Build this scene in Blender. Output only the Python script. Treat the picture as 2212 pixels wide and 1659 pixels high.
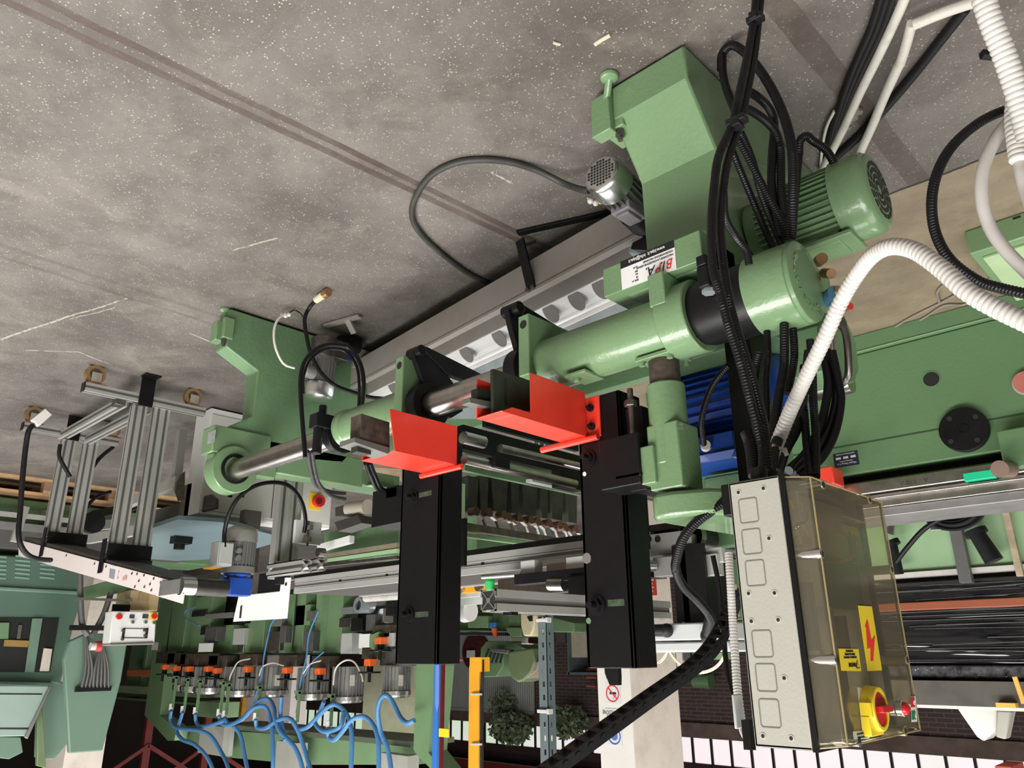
import bpy, bmesh, math, random
from mathutils import Vector, Matrix, Euler
random.seed(7)
for o in list(bpy.data.objects): bpy.data.objects.remove(o)
C = bpy.context.scene.collection
# ------------------------------------------------------------------ camera
# the photograph was taken with the phone upside down: the camera is rolled by about 180 degrees
FPX, HC = 1661.0, 1.45
def _n(v): return Vector(v).normalized()
cz = _n((46, -4732, 1661)); cx = Vector((-1846, -601, -1661)).normalized()
cx = (cx - cz*cx.dot(cz)).normalized(); cy = cz.cross(cx)
# cx, cy, cz are the world axes seen in camera space; the rows give the camera axes in the world
CM = Matrix((cx, cy, cz))            # camera space -> world space
CAMP = Vector((0, 0, HC))
cam_d = bpy.data.cameras.new('camera'); cam = bpy.data.objects.new('camera', cam_d); C.objects.link(cam)
cam.matrix_world = Matrix.Translation(CAMP) @ CM.to_4x4()
cam_d.sensor_fit = 'HORIZONTAL'; cam_d.sensor_width = 36; cam_d.lens = FPX/2212*36
cam_d.clip_start = .05; cam_d.clip_end = 200
sc = bpy.context.scene; sc.camera = cam
sc.view_settings.view_transform = 'Standard'; sc.view_settings.look = 'None'
sc.view_settings.gamma = 1; sc.view_settings.use_curve_mapping = False
sc.view_settings.exposure = -0.12
# ------------------------------------------------------------------ world, hall lamps and two added fill lights
W = bpy.data.worlds.new('world'); sc.world = W; W.use_nodes = True
W.node_tree.nodes['Background'].inputs[0].default_value = (.80, .86, .92, 1)
W.node_tree.nodes['Background'].inputs[1].default_value = .27
def area(name, loc, size, size_y, power, col, tgt=None):
    l = bpy.data.lights.new(name, 'AREA'); l.shape = 'RECTANGLE'; l.size = size; l.size_y = size_y
    l.energy = power; l.color = col
    o = bpy.data.objects.new(name, l); C.objects.link(o); o.location = loc
    d = (Vector(tgt)-Vector(loc)) if tgt else Vector((0, 0, -1))
    o.rotation_euler = d.to_track_quat('-Z', 'Y').to_euler()
    return o
area('skylight_front', (2.3, -1.4, 5.2), 4, 1.6, 430, (1, .97, .93), (1.8, .8, 0))
area('skylight_middle', (3.6, 3.2, 5.6), 6, 1.2, 190, (1, .98, .95))
area('fill_cabinet', (-.8, -1.2, 4.4), 2.5, 2, 230, (1, .98, .95), (4.2, 2.2, .6))  # added fill light, brightens the grey cabinet and the white end covers
area('fill_pillar', (.6, 7.0, 5.2), 2, 2, 130, (1, .97, .93), (4.6, 6.8, 1.6))  # added fill light for the under-lit cream side of the pillar
area('skylight_left', (7.0, .6, 5.5), 3, 3, 260, (1, .98, .95), (5.6, 1.2, 0))
area('skylight_right', (-1.8, 3.0, 5.4), 2.5, 4, 150, (1, .97, .92), (1.0, 3.0, .6))
area('skylight_back', (9, 7.0, 5.7), 8, 2, 270, (1, .98, .95))
# ------------------------------------------------------------------ pixel -> world helpers (photo pixels)
def ray(x, y): return CM @ Vector((x-1106, -(y-829.5), -FPX))
def at(x, y, X=None, Y=None, Z=None):
    r = ray(x, y)
    i, v = (0, X) if X is not None else (1, Y) if Y is not None else (2, Z)
    return CAMP + r*((v-CAMP[i])/r[i])
def PD(x, y, d): return CAMP + ray(x, y)*(d/FPX)
# ------------------------------------------------------------------ materials
MATS = {}
def mat(name, col, rough=.5, metal=0, var=.08, scale=8, bump=0, bscale=60, coat=0, dirt=None, dscale=3, damt=.3):
    if name in MATS: return MATS[name]
    m = bpy.data.materials.new(name); m.use_nodes = True; nt = m.node_tree; N = nt.nodes; L = nt.links
    b = N['Principled BSDF']; b.inputs['Roughness'].default_value = rough; b.inputs['Metallic'].default_value = metal
    b.inputs['Coat Weight'].default_value = coat
    tc = N.new('ShaderNodeTexCoord')
    nz = N.new('ShaderNodeTexNoise'); nz.inputs['Scale'].default_value = scale; nz.inputs['Detail'].default_value = 4
    L.new(tc.outputs['Object'], nz.inputs['Vector'])
    rp = N.new('ShaderNodeValToRGB'); L.new(nz.outputs['Fac'], rp.inputs['Fac'])
    rp.color_ramp.elements[0].position = .3; rp.color_ramp.elements[1].position = .7
    rp.color_ramp.elements[0].color = tuple(c*(1-var) for c in col)+(1,)
    rp.color_ramp.elements[1].color = tuple(min(1, c*(1+var)) for c in col)+(1,)
    src = rp.outputs['Color']
    if dirt:
        n2 = N.new('ShaderNodeTexNoise'); n2.inputs['Scale'].default_value = dscale; n2.inputs['Detail'].default_value = 8
        n2.inputs['Roughness'].default_value = .65
        L.new(tc.outputs['Object'], n2.inputs['Vector'])
        r2 = N.new('ShaderNodeValToRGB'); L.new(n2.outputs['Fac'], r2.inputs['Fac'])
        r2.color_ramp.elements[0].position = .5; r2.color_ramp.elements[1].position = .72
        r2.color_ramp.elements[0].color = (0, 0, 0, 1); r2.color_ramp.elements[1].color = (damt,)*3+(1,)
        mx = N.new('ShaderNodeMixRGB'); L.new(r2.outputs['Color'], mx.inputs['Fac']); L.new(src, mx.inputs['Color1'])
        mx.inputs['Color2'].default_value = tuple(dirt)+(1,); src = mx.outputs['Color']
    L.new(src, b.inputs['Base Color'])
    if bump:
        n3 = N.new('ShaderNodeTexNoise'); n3.inputs['Scale'].default_value = bscale; n3.inputs['Detail'].default_value = 3
        L.new(tc.outputs['Object'], n3.inputs['Vector'])
        bp = N.new('ShaderNodeBump'); bp.inputs['Strength'].default_value = bump; bp.inputs['Distance'].default_value = .01
        L.new(n3.outputs['Fac'], bp.inputs['Height']); L.new(bp.outputs['Normal'], b.inputs['Normal'])
    MATS[name] = m; return m
GREEN = mat('green_paint', (.155, .258, .130), .30, 0, .04, 6, .10, 90, .25)
GREEN2 = mat('green_paint_worn', (.128, .232, .115), .42, 0, .10, 3, .15, 60, 0, (.05, .06, .04), 4, .35)
GREEN3 = mat('green_machine_enamel', (.110, .205, .098), .42, 0, .06, 2, .1, 50)
TEAL = mat('grey_green_enamel', (.140, .230, .172), .5, 0, .05, 3)
LGREEN = mat('light_green_panel', (.30, .46, .26), .55, 0, .05, 2)
BLACK = mat('black_enamel', (.0045, .0045, .0048), .42, 0, .1, 20, .05)
BLACKM = mat('black_oxide_steel', (.010, .010, .011), .40, .3, .2, 12)
RUBBER = mat('black_plastic_hose', (.006, .006, .007), .34, 0, .15, 40)
RUBBER2 = mat('black_rubber', (.010, .010, .011), .5, 0, .2, 30)
RED = mat('red_enamel', (.78, .045, .025), .32, 0, .04, 10, .04, 80, .2)
DARKRED = mat('oxide_red_steel', (.16, .018, .016), .6, 0, .15, 6)
REDP = mat('red_paint', (.45, .04, .03), .5)
STEEL = mat('ground_steel', (.50, .47, .44), .28, 1, .15, 25)
STEELD = mat('dark_steel', (.20, .18, .17), .40, 1, .25, 30)
BROWNST = mat('browned_steel', (.10, .08, .065), .5, .5, .4, 40)
ZINC = mat('galvanised_sheet', (.52, .58, .62), .38, .75, .12, 12)
ALU = mat('anodised_aluminium', (.52, .52, .49), .42, .55, .04, 10)
ALUD = mat('aluminium_slot', (.10, .10, .095), .6, .3, .05, 10)
CHROME = mat('polished_aluminium', (.72, .72, .70), .27, 1, .03, 10)
MOTG = mat('grey_motor_casting', (.21, .21, .20), .48, .3, .1, 20)
MOTD = mat('dark_motor_casting', (.10, .10, .095), .5, .3, .1, 20)
WHITE = mat('white_paint', (.86, .84, .81), .45, 0, .03, 5)
WPLAST = mat('white_plastic_hose', (.54, .52, .49), .42, 0, .05, 20, 0, 60, 0, (.35, .30, .25), 6, .5)
GREYP = mat('pale_grey_plastic', (.37, .365, .315), .5, 0, .02, 20, .05, 200)
GREYL = mat('light_grey_cabinet', (.74, .75, .73), .45, 0, .03, 3)
GREYS = mat('mid_grey_sheet', (.40, .42, .40), .45, 0, .05, 3)
BEAMG = mat('warm_grey_sheet', (.30, .28, .255), .5, .2, .08, 5, 0, 60, 0, (.18, .10, .05), 5, .35)
BLUE = mat('blue_enamel', (.010, .060, .34), .38, 0, .08, 10, .05, 80, .1)
BLUEH = mat('light_blue_hose', (.07, .22, .45), .4, 0, .05, 20)
BLUEP = mat('blue_pipe_paint', (.03, .16, .50), .45)
YEL = mat('yellow_paint', (.80, .36, .02), .45, 0, .05, 6)
YELB = mat('yellow_plastic', (.82, .62, .03), .35, 0, .02)
REDB = mat('red_plastic', (.55, .015, .02), .28, 0, .02)
ORANGE = mat('orange_plastic', (.85, .14, .03), .4)
BROWN = mat('brown_anodised', (.045, .033, .022), .45, .3, .3, 60)
CREAM = mat('cream_plaster', (.74, .67, .59), .7, 0, .04, 2, .25, 12, 0, (.40, .34, .28), 3, .4)
WPLASTER = mat('white_plaster', (.72, .70, .66), .7, 0, .04, 3, .2, 12)
WOOD = mat('pale_wood', (.52, .33, .17), .7, 0, .2, 10)
TAN = mat('tan_board', (.45, .33, .18), .7, 0, .06, 4)
BLUEG = mat('blue_grey_sheet', (.105, .155, .17), .35, .1, .1, 3)
COPPER = mat('brass_fitting', (.55, .33, .17), .35, .9)
PINKISH = mat('pinkish_white_sheet', (.80, .72, .70), .5, 0, .04, 3)
GREYBL = mat('blue_grey_paint', (.10, .135, .14), .5, 0, .06, 12)
FILM = mat('black_stretch_film', (.010, .010, .012), .16, 0, .2, 20)
DARK = mat('dark_recess', (.010, .011, .010), .8)
INK = mat('black_ink', (.01, .01, .01), .5)
INKR = mat('red_ink', (.75, .03, .03), .5)
INKB = mat('blue_ink', (.03, .08, .45), .5)
PAPER = mat('white_label', (.78, .77, .76), .4, 0, .01)
for _m in (BLACK, BLACKM, RUBBER, RUBBER2): _m.node_tree.nodes['Principled BSDF'].inputs['Specular IOR Level'].default_value = .28
# ------------------------------------------------------------------ mesh building
class MB:
    def __init__(s): s.bm = bmesh.new(); s.mats = []
    def mi(s, m):
        if m not in s.mats: s.mats.append(m)
        return s.mats.index(m)
    def faces(s, vs, fs, m=None):
        i = s.mi(m); bv = [s.bm.verts.new(v) for v in vs]
        for f in fs:
            try: fc = s.bm.faces.new([bv[k] for k in f]); fc.material_index = i
            except ValueError: pass
        return bv
    def box(s, x0, x1, y0, y1, z0, z1, m=None):
        x0, x1 = sorted((x0, x1)); y0, y1 = sorted((y0, y1)); z0, z1 = sorted((z0, z1))
        v = [(x, y, z) for x in (x0, x1) for y in (y0, y1) for z in (z0, z1)]
        s.faces(v, [(0, 1, 3, 2), (4, 6, 7, 5), (0, 4, 5, 1), (2, 3, 7, 6), (0, 2, 6, 4), (1, 5, 7, 3)], m); return s
    def bY(s, x0, y0, x1, y1, Y, dep, m=None):      # front face in the plane Y, between two photo corners
        a = at(x0, y0, Y=Y); b = at(x1, y1, Y=Y)
        return s.box(a.x, b.x, Y, Y+dep, a.z, b.z, m)
    def bX(s, x0, y0, x1, y1, X, dep, m=None):
        a = at(x0, y0, X=X); b = at(x1, y1, X=X)
        return s.box(X, X+dep, a.y, b.y, a.z, b.z, m)
    def hull(s, lo, hi, m=None):                     # two loops of equal length -> solid
        n = len(lo); fs = [tuple(range(n-1, -1, -1)), tuple(range(n, 2*n))]
        fs += [(i, (i+1) % n, n+(i+1) % n, n+i) for i in range(n)]
        s.faces(list(lo)+list(hi), fs, m); return s
    def prism(s, pts, axis, a, b, m=None):           # pts 2D; axis 'X': pts=(y,z); 'Y': (x,z); 'Z': (x,y)
        f = {'X': lambda p, t: (t, p[0], p[1]), 'Y': lambda p, t: (p[0], t, p[1]), 'Z': lambda p, t: (p[0], p[1], t)}[axis]
        return s.hull([f(p, a) for p in pts], [f(p, b) for p in pts], m)
    def bar(s, p0, p1, w, h, m=None, up=(0, 0, 1)):  # rectangular bar between two points
        p0 = Vector(p0); p1 = Vector(p1); d = (p1-p0).normalized(); u = Vector(up)
        if abs(d.dot(u)) > .95: u = Vector((1, 0, 0))
        sd = d.cross(u).normalized(); uu = sd.cross(d)
        c = [sd*(w/2*i)+uu*(h/2*j) for i, j in ((-1, -1), (1, -1), (1, 1), (-1, 1))]
        return s.hull([p0+q for q in c], [p1+q for q in c], m)
    def cyl(s, p0, p1, r, r2=None, seg=28, m=None, hollow=0):
        p0 = Vector(p0); p1 = Vector(p1); r2 = r if r2 is None else r2; d = (p1-p0).normalized()
        u = Vector((0, 0, 1)) if abs(d.z) < .9 else Vector((1, 0, 0))
        a = d.cross(u).normalized(); b = d.cross(a)
        ring = lambda p, q: [p+(a*math.cos(t)+b*math.sin(t))*q for t in (2*math.pi*i/seg for i in range(seg))]
        if not hollow: return s.hull(ring(p0, r), ring(p1, r2), m)
        L = [ring(p0, r), ring(p1, r2), ring(p1, hollow), ring(p0, hollow)]
        fs = []
        for k in range(4):
            for i in range(seg): fs.append((k*seg+i, k*seg+(i+1) % seg, ((k+1) % 4)*seg+(i+1) % seg, ((k+1) % 4)*seg+i))
        s.faces(sum(L, []), fs, m); return s
    def lathe(s, p0, d, prof, seg=32, m=None):       # prof = [(t along, r)]
        p0 = Vector(p0); d = Vector(d).normalized(); u = Vector((0, 0, 1)) if abs(d.z) < .9 else Vector((1, 0, 0))
        a = d.cross(u).normalized(); b = d.cross(a); vs = []; fs = []
        for t, r in prof:
            vs += [p0+d*t+(a*math.cos(q)+b*math.sin(q))*r for q in (2*math.pi*i/seg for i in range(seg))]
        for k in range(len(prof)-1):
            for i in range(seg): fs.append((k*seg+i, k*seg+(i+1) % seg, (k+1)*seg+(i+1) % seg, (k+1)*seg+i))
        fs.append(tuple(range(seg-1, -1, -1))); n = len(prof)-1; fs.append(tuple(range(n*seg, n*seg+seg)))
        s.faces(vs, fs, m); return s
    def tube(s, pts, r, seg=10, pitch=0, amp=0, m=None, step=.012, r2=None):
        P = spline(pts, pitch/4 if pitch else step); n = len(P)
        d0 = (P[1]-P[0]).normalized(); u = Vector((0, 0, 1)) if abs(d0.z) < .9 else Vector((1, 0, 0))
        a = d0.cross(u).normalized(); vs = []; fs = []
        for k, p in enumerate(P):
            d = (P[min(k+1, n-1)]-P[max(k-1, 0)]).normalized()
            a = (a-d*a.dot(d)).normalized(); b = d.cross(a)
            rr = r + ((r2-r)*k/(n-1) if r2 else 0)
            if pitch: rr = rr*(1, .985, 1-amp, .985)[k % 4]
            vs += [p+(a*math.cos(q)+b*math.sin(q))*rr for q in (2*math.pi*i/seg for i in range(seg))]
        for k in range(n-1):
            for i in range(seg): fs.append((k*seg+i, k*seg+(i+1) % seg, (k+1)*seg+(i+1) % seg, (k+1)*seg+i))
        fs.append(tuple(range(seg-1, -1, -1))); fs.append(tuple(range((n-1)*seg, n*seg)))
        s.faces(vs, fs, m); return s
    def sphere(s, c, r, m=None, seg=16, sc_=(1, 1, 1)):
        prof = [(-math.cos(math.pi*k/10)*r, max(1e-4, math.sin(math.pi*k/10)*r)) for k in range(11)]
        n0 = len(s.bm.verts); s.lathe((0, 0, 0), (0, 0, 1), prof, seg, m); s.bm.verts.ensure_lookup_table()
        for v in s.bm.verts[n0:]: v.co = Vector((v.co.x*sc_[0], v.co.y*sc_[1], v.co.z*sc_[2]))+Vector(c)
        return s
    def bbox(s):
        vs = [v.co for v in s.bm.verts]
        return Vector([min(v[i] for v in vs) for i in range(3)]), Vector([max(v[i] for v in vs) for i in range(3)])
    def build(s, name, m, parent=None, bevel=0, smooth=40, label=None, kind=None):
        me = bpy.data.meshes.new(name)
        if parent is None:
            lo, hi = s.bbox(); org = Vector(((lo.x+hi.x)/2, (lo.y+hi.y)/2, lo.z))
        else: org = Vector(parent['org'])
        bmesh.ops.recalc_face_normals(s.bm, faces=s.bm.faces[:])
        bmesh.ops.translate(s.bm, verts=s.bm.verts[:], vec=-org)
        s.bm.to_mesh(me); s.bm.free()
        # slot 0 is the main material
        ml = s.mats
        if not ml: me.materials.append(m)
        else:
            for q in ml: me.materials.append(q if q is not None else m)
        o = bpy.data.objects.new(name, me); C.objects.link(o)
        if parent is None: o.location = org; o['org'] = tuple(org)
        else: o.parent = parent; o['org'] = tuple(org)
        if smooth:
            me.polygons.foreach_set('use_smooth', [True]*len(me.polygons)); me.set_sharp_from_angle(angle=math.radians(smooth))
        if bevel:
            b = o.modifiers.new('bevel', 'BEVEL'); b.width = bevel; b.segments = 2; b.limit_method = 'ANGLE'; b.angle_limit = math.radians(40)
        if label: o['label'] = label
        if kind: o['kind'] = kind
        return o
def spline(pts, step):
    P = [Vector(p) for p in pts]
    if len(P) == 2: P = [P[0], (P[0]+P[1])/2, P[1]]
    Q = [P[0]*2-P[1]]+P+[P[-1]*2-P[-2]]; out = []
    for i in range(1, len(Q)-2):
        a, b, c, d = Q[i-1:i+3]; n = max(2, int((c-b).length/step*1.0)+1)
        for k in range(n):
            t = k/n; out.append(.5*((2*b)+(c-a)*t+(2*a-5*b+4*c-d)*t*t+(3*b-a-3*c+d)*t**3))
    out.append(P[-1]); return out
def pxX(pts, X): return [(p.y, p.z) for p in (at(a, b, X=X) for a, b in pts)]
def pxY(pts, Y): return [(p.x, p.z) for p in (at(a, b, Y=Y) for a, b in pts)]
def pxZ(pts, Z): return [(p.x, p.y) for p in (at(a, b, Z=Z) for a, b in pts)]
def empty(name, loc, label, cat, group=None):
    o = bpy.data.objects.new(name, None); C.objects.link(o); o.location = loc; o['org'] = tuple(loc)
    o.empty_display_size = .1; o['label'] = label; o['category'] = cat
    if group: o['group'] = group
    return o
def tag(o, label, cat, group=None, kind=None):
    o['label'] = label; o['category'] = cat
    if group: o['group'] = group
    if kind: o['kind'] = kind
    return o
def struct(o): o['kind'] = 'structure'; return o
def text(name, s, parent, loc, size, m, face='-Y', squash=1, label=None, align='CENTER', shear=0, ext=.0004, fit=0):
    cu = bpy.data.curves.new(name, 'FONT'); cu.body = s; cu.size = size; cu.extrude = ext
    cu.align_x = align; cu.align_y = 'CENTER'; cu.shear = shear; cu.materials.append(m)
    o = bpy.data.objects.new(name, cu); C.objects.link(o)
    me = bpy.data.meshes.new_from_object(o); bpy.data.objects.remove(o); bpy.data.curves.remove(cu)
    o = bpy.data.objects.new(name, me); C.objects.link(o)
    if fit:
        xs = [v.co.x for v in me.vertices]; squash = fit/max(1e-4, max(xs)-min(xs))
    ax = {'-Y': (Vector((1, 0, 0)), Vector((0, 0, 1))), '-X': (Vector((0, -1, 0)), Vector((0, 0, 1)))}[face] if isinstance(face, str) else face
    u, v = ax; w = u.cross(v)
    M = Matrix((u*squash, v, w)).transposed().to_4x4(); org = Vector(parent['org']) if parent else Vector((0, 0, 0))
    M.translation = Vector(loc)-org; o.matrix_world = M
    if parent:
        o.parent = parent; o.matrix_parent_inverse = Matrix.Identity(4); o.matrix_basis = M
    o['org'] = tuple(org)
    if label: o['label'] = label
    return o
def copy_tree(o, parent=None):
    c = o.copy(); C.objects.link(c)
    if parent: c.parent = parent
    for ch in list(o.children): copy_tree(ch, c)
    return c
# ================================================================== THE SETTING
def floor_mat():
    m = bpy.data.materials.new('worn_concrete'); m.use_nodes = True; nt = m.node_tree; N = nt.nodes; L = nt.links
    b = N['Principled BSDF']; b.inputs['Roughness'].default_value = .62
    geo = N.new('ShaderNodeNewGeometry'); P = geo.outputs['Position']
    def noise(sc, det=6, rough=.6, vec=P, dist=0):
        n = N.new('ShaderNodeTexNoise'); n.inputs['Scale'].default_value = sc; n.inputs['Detail'].default_value = det
        n.inputs['Roughness'].default_value = rough; n.inputs['Distortion'].default_value = dist; L.new(vec, n.inputs['Vector']); return n.outputs['Fac']
    def ramp(f, p0, p1, c0=(0, 0, 0), c1=(1, 1, 1)):
        r = N.new('ShaderNodeValToRGB'); L.new(f, r.inputs['Fac']); e = r.color_ramp.elements
        e[0].position = p0; e[1].position = p1; e[0].color = tuple(c0)+(1,); e[1].color = tuple(c1)+(1,); return r.outputs['Color']
    def mix(f, a, c, mode='MIX'):
        x = N.new('ShaderNodeMixRGB'); x.blend_type = mode
        for s, v in (('Fac', f), ('Color1', a), ('Color2', c)):
            if isinstance(v, (tuple, float, int)): x.inputs[s].default_value = v if s == 'Fac' else tuple(v)+(1,)
            else: L.new(v, x.inputs[s])
        return x.outputs['Color']
    def mth(op, a, c=None, d=None):
        x = N.new('ShaderNodeMath'); x.operation = op
        for i, v in enumerate((a, c, d)):
            if v is None: continue
            if isinstance(v, (float, int)): x.inputs[i].default_value = v
            else: L.new(v, x.inputs[i])
        return x.outputs[0]
    sep = N.new('ShaderNodeSeparateXYZ'); L.new(P, sep.inputs[0]); sx, sy = sep.outputs[0], sep.outputs[1]
    col = ramp(noise(1.3, 8, .65), .3, .72, (.072, .062, .054), (.200, .181, .163))
    col = mix(mth('MULTIPLY', ramp(noise(4.5, 9, .7, dist=.6), .48, .66), .65), col, (.075, .063, .053))
    col = mix(mth('MULTIPLY', ramp(noise(2.2, 7, .7, dist=1.0), .56, .75), .40), col, (.31, .275, .225))
    # pale grit
    vo = N.new('ShaderNodeTexVoronoi'); vo.inputs['Scale'].default_value = 95; L.new(P, vo.inputs['Vector'])
    v2 = N.new('ShaderNodeTexVoronoi'); v2.inputs['Scale'].default_value = 210; L.new(P, v2.inputs['Vector'])
    col = mix(mth('MULTIPLY', ramp(v2.outputs['Distance'], .18, .30, (1, 1, 1), (0, 0, 0)), mth('MULTIPLY', ramp(noise(14, 3), .42, .6), .40)), col, (.40, .37, .32))
    grit = mth('MULTIPLY', ramp(vo.outputs['Distance'], .16, .24, (1, 1, 1), (0, 0, 0)), ramp(noise(30, 2), .44, .56))
    col = mix(mth('MULTIPLY', grit, .75), col, (.50, .46, .40))
    col = mix(mth('MULTIPLY', ramp(noise(160, 3, .7), .45, .65), .25), col, (.10, .09, .08))
    # pale scratches
    def seg(p, q, w):
        a, c = at(*p, Z=0), at(*q, Z=0); L_ = (c-a).length; ux, uy = (c.x-a.x)/L_, (c.y-a.y)/L_
        dx, dy = mth('SUBTRACT', sx, a.x), mth('SUBTRACT', sy, a.y)
        al = mth('ADD', mth('MULTIPLY', dx, ux), mth('MULTIPLY', dy, uy)); ac = mth('ADD', mth('ADD', mth('MULTIPLY', dx, -uy), mth('MULTIPLY', dy, ux)), mth('MULTIPLY', noise(7, 3), .03))
        return mth('MULTIPLY', mth('LESS_THAN', mth('ABSOLUTE', mth('SUBTRACT', ac, .015)), w), mth('MULTIPLY', mth('GREATER_THAN', al, 0.0), mth('LESS_THAN', al, L_)))
    for p, q, w in (((0, 733), (130, 690), .006), ((130, 690), (275, 645), .005), ((55, 757), (170, 760), .005), ((170, 760), (240, 788), .005), ((410, 720), (462, 742), .005), ((500, 540), (600, 515), .004), ((150, 690), (250, 665), .003), ((1060, 372), (1105, 395), .004)):
        col = mix(mth('MULTIPLY', mth('MULTIPLY', seg(p, q, w), ramp(noise(40, 3), .35, .5)), .6), col, (.50, .46, .40))
    # rust brown steel strips set in the slab, running along Y
    wob = mth('MULTIPLY', noise(6, 5), .012)
    def strip(c, w, k=0.0):
        q = mth('ADD', mth('SUBTRACT', sx, c), mth('ADD', wob, mth('MULTIPLY', sy, k)))
        return mth('LESS_THAN', mth('ABSOLUTE', q), w)
    ry = ramp(noise(9, 6, .7), .3, .62, (.5, .5, .5), (1, 1, 1))
    for c, w, k, a in STRIPS:
        col = mix(mth('MULTIPLY', mth('MULTIPLY', strip(c, w, k), ry), a), col, (.062, .042, .034))
    # tan dusty slab behind the joint, under the long machine on the right
    joint = mth('ADD', mth('SUBTRACT', sy, JOINT_Y), mth('MULTIPLY', noise(5, 5), .03))
    tanm = mth('MULTIPLY', mth('GREATER_THAN', joint, 0.0), mth('LESS_THAN', sx, 3.0))
    tan = ramp(noise(3.5, 8, .7), .3, .75, (.15, .115, .075), (.31, .25, .165))
    col = mix(mth('MULTIPLY', tanm, .9), col, tan)
    col = mix(mth('MULTIPLY', mth('LESS_THAN', mth('ABSOLUTE', joint), .006), mth('LESS_THAN', sx, 3.0)), col, (.02, .017, .014))
    L.new(col, b.inputs['Base Color'])
    bp = N.new('ShaderNodeBump'); bp.inputs['Strength'].default_value = .35; bp.inputs['Distance'].default_value = .004
    L.new(noise(45, 6, .7), bp.inputs['Height']); L.new(bp.outputs['Normal'], b.inputs['Normal'])
    return m
JOINT_Y = at(1985, 396, Z=0).y+.015
a1 = at(30, 14, Z=0); a2 = at(860, 400, Z=0); g = (a2.x-a1.x)/(a2.y-a1.y)
e1 = at(150, 33, Z=0); e2 = at(1090, 490, Z=0); ge = (e2.x-e1.x)/(e2.y-e1.y)
b1 = at(330, 85, Z=0); c1 = at(0, 530, Z=0); c2 = at(420, 668, Z=0); gc = (c2.x-c1.x)/(c2.y-c1.y)
d1 = at(1720, 20, Z=0)
STRIPS = [(a1.x-g*a1.y+.002, .014, -g, .95), (e1.x-ge*e1.y+.002, .013, -ge, .95), ((a1.x-g*a1.y+e1.x-ge*e1.y)/2, .030, -(g+ge)/2, .30),
          (c1.x-gc*c1.y, .016, -gc, .35), (c1.x-gc*c1.y+.10, .010, -gc, .35), (d1.x+.03, .032, 0, .75)]
FLOORM = floor_mat()
struct(MB().box(-6, 24, -4, 14, -.15, 0).build('floor', FLOORM, smooth=0))
def brick():
    m = bpy.data.materials.new('dark_brick'); m.use_nodes = True; nt = m.node_tree; N = nt.nodes; L = nt.links
    b = N['Principled BSDF']; b.inputs['Roughness'].default_value = .8
    geo = N.new('ShaderNodeNewGeometry'); sp = N.new('ShaderNodeSeparateXYZ'); cb = N.new('ShaderNodeCombineXYZ')
    L.new(geo.outputs['Position'], sp.inputs[0]); L.new(sp.outputs[0], cb.inputs[0]); L.new(sp.outputs[2], cb.inputs[1])
    t = N.new('ShaderNodeTexBrick'); L.new(cb.outputs[0], t.inputs['Vector']); t.inputs['Scale'].default_value = 1
    t.inputs['Brick Width'].default_value = .25; t.inputs['Row Height'].default_value = .07; t.inputs['Mortar Size'].default_value = .008
    t.inputs['Color1'].default_value = (.075, .045, .042, 1); t.inputs['Color2'].default_value = (.050, .032, .032, 1)
    t.inputs['Mortar'].default_value = (.12, .095, .085, 1); L.new(t.outputs[0], b.inputs['Base Color']); return m
BRICK = brick()
WY = 14.0
struct(MB().box(-6, 24, WY, WY+.3, 0, 2.72).build('wall_back', BRICK, smooth=0))
struct(MB().box(-6, 24, WY-.10, WY+.3, 2.72, 2.98).build('trim_1', mat('dirty_sill', (.13, .09, .075), .8, 0, .3, 4), smooth=0))
struct(MB().box(-6, 24, WY, WY+.3, 3.44, 6.3).build('wall_above_window', mat('dark_wall', (.035, .018, .018), .8, 0, .3, 2), smooth=0))
struct(MB().box(24, 24.3, -4, 14.3, 0, 6.3).build('wall_left', mat('dim_wall', (.06, .045, .04), .8, 0, .2, 1), smooth=0))
struct(MB().box(-6.3, -6, -4, 14.3, 0, 6.3).build('wall_right', mat('dim_plaster', (.30, .27, .24), .8, 0, .2, 1), smooth=0))
struct(MB().box(-6, 24, -4.3, -4, 0, 6.3).build('wall_front', mat('pale_plaster', (.42, .39, .35), .8, 0, .1, 1), smooth=0))
struct(MB().box(-6.3, 24.3, -4.3, 14.3, 6.3, 6.5).build('ceiling', mat('roof_boards', (.14, .11, .10), .8, 0, .2, 1), smooth=0))
# window band: panes in dark frames
pane = bpy.data.materials.new('daylit_glass'); pane.use_nodes = True
pb = pane.node_tree.nodes['Principled BSDF']; pn = pane.node_tree.nodes.new('ShaderNodeTexNoise'); pn.inputs['Scale'].default_value = .35
pr = pane.node_tree.nodes.new('ShaderNodeValToRGB'); pr.color_ramp.elements[0].color = (.62, .80, .58, 1); pr.color_ramp.elements[1].color = (1, .86, .90, 1)
pr.color_ramp.elements[0].position = .50; pr.color_ramp.elements[1].position = .72
pg = pane.node_tree.nodes.new('ShaderNodeNewGeometry')
pane.node_tree.links.new(pg.outputs['Position'], pn.inputs['Vector'])
ps = pane.node_tree.nodes.new('ShaderNodeSeparateXYZ'); pane.node_tree.links.new(pg.outputs['Position'], ps.inputs[0])
pm_ = pane.node_tree.nodes.new('ShaderNodeMapRange'); pm_.inputs['From Min'].default_value = 13.5; pm_.inputs['From Max'].default_value = 10.5; pane.node_tree.links.new(ps.outputs[0], pm_.inputs['Value'])
pa_ = pane.node_tree.nodes.new('ShaderNodeMath'); pa_.operation = 'MULTIPLY_ADD'; pa_.inputs[1].default_value = .35; pane.node_tree.links.new(pm_.outputs[0], pa_.inputs[0]); pane.node_tree.links.new(pn.outputs['Fac'], pa_.inputs[2])
pa_.use_clamp = True
pane.node_tree.links.new(pa_.outputs[0], pr.inputs['Fac']); pane.node_tree.links.new(pr.outputs['Color'], pb.inputs['Emission Color'])
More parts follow.
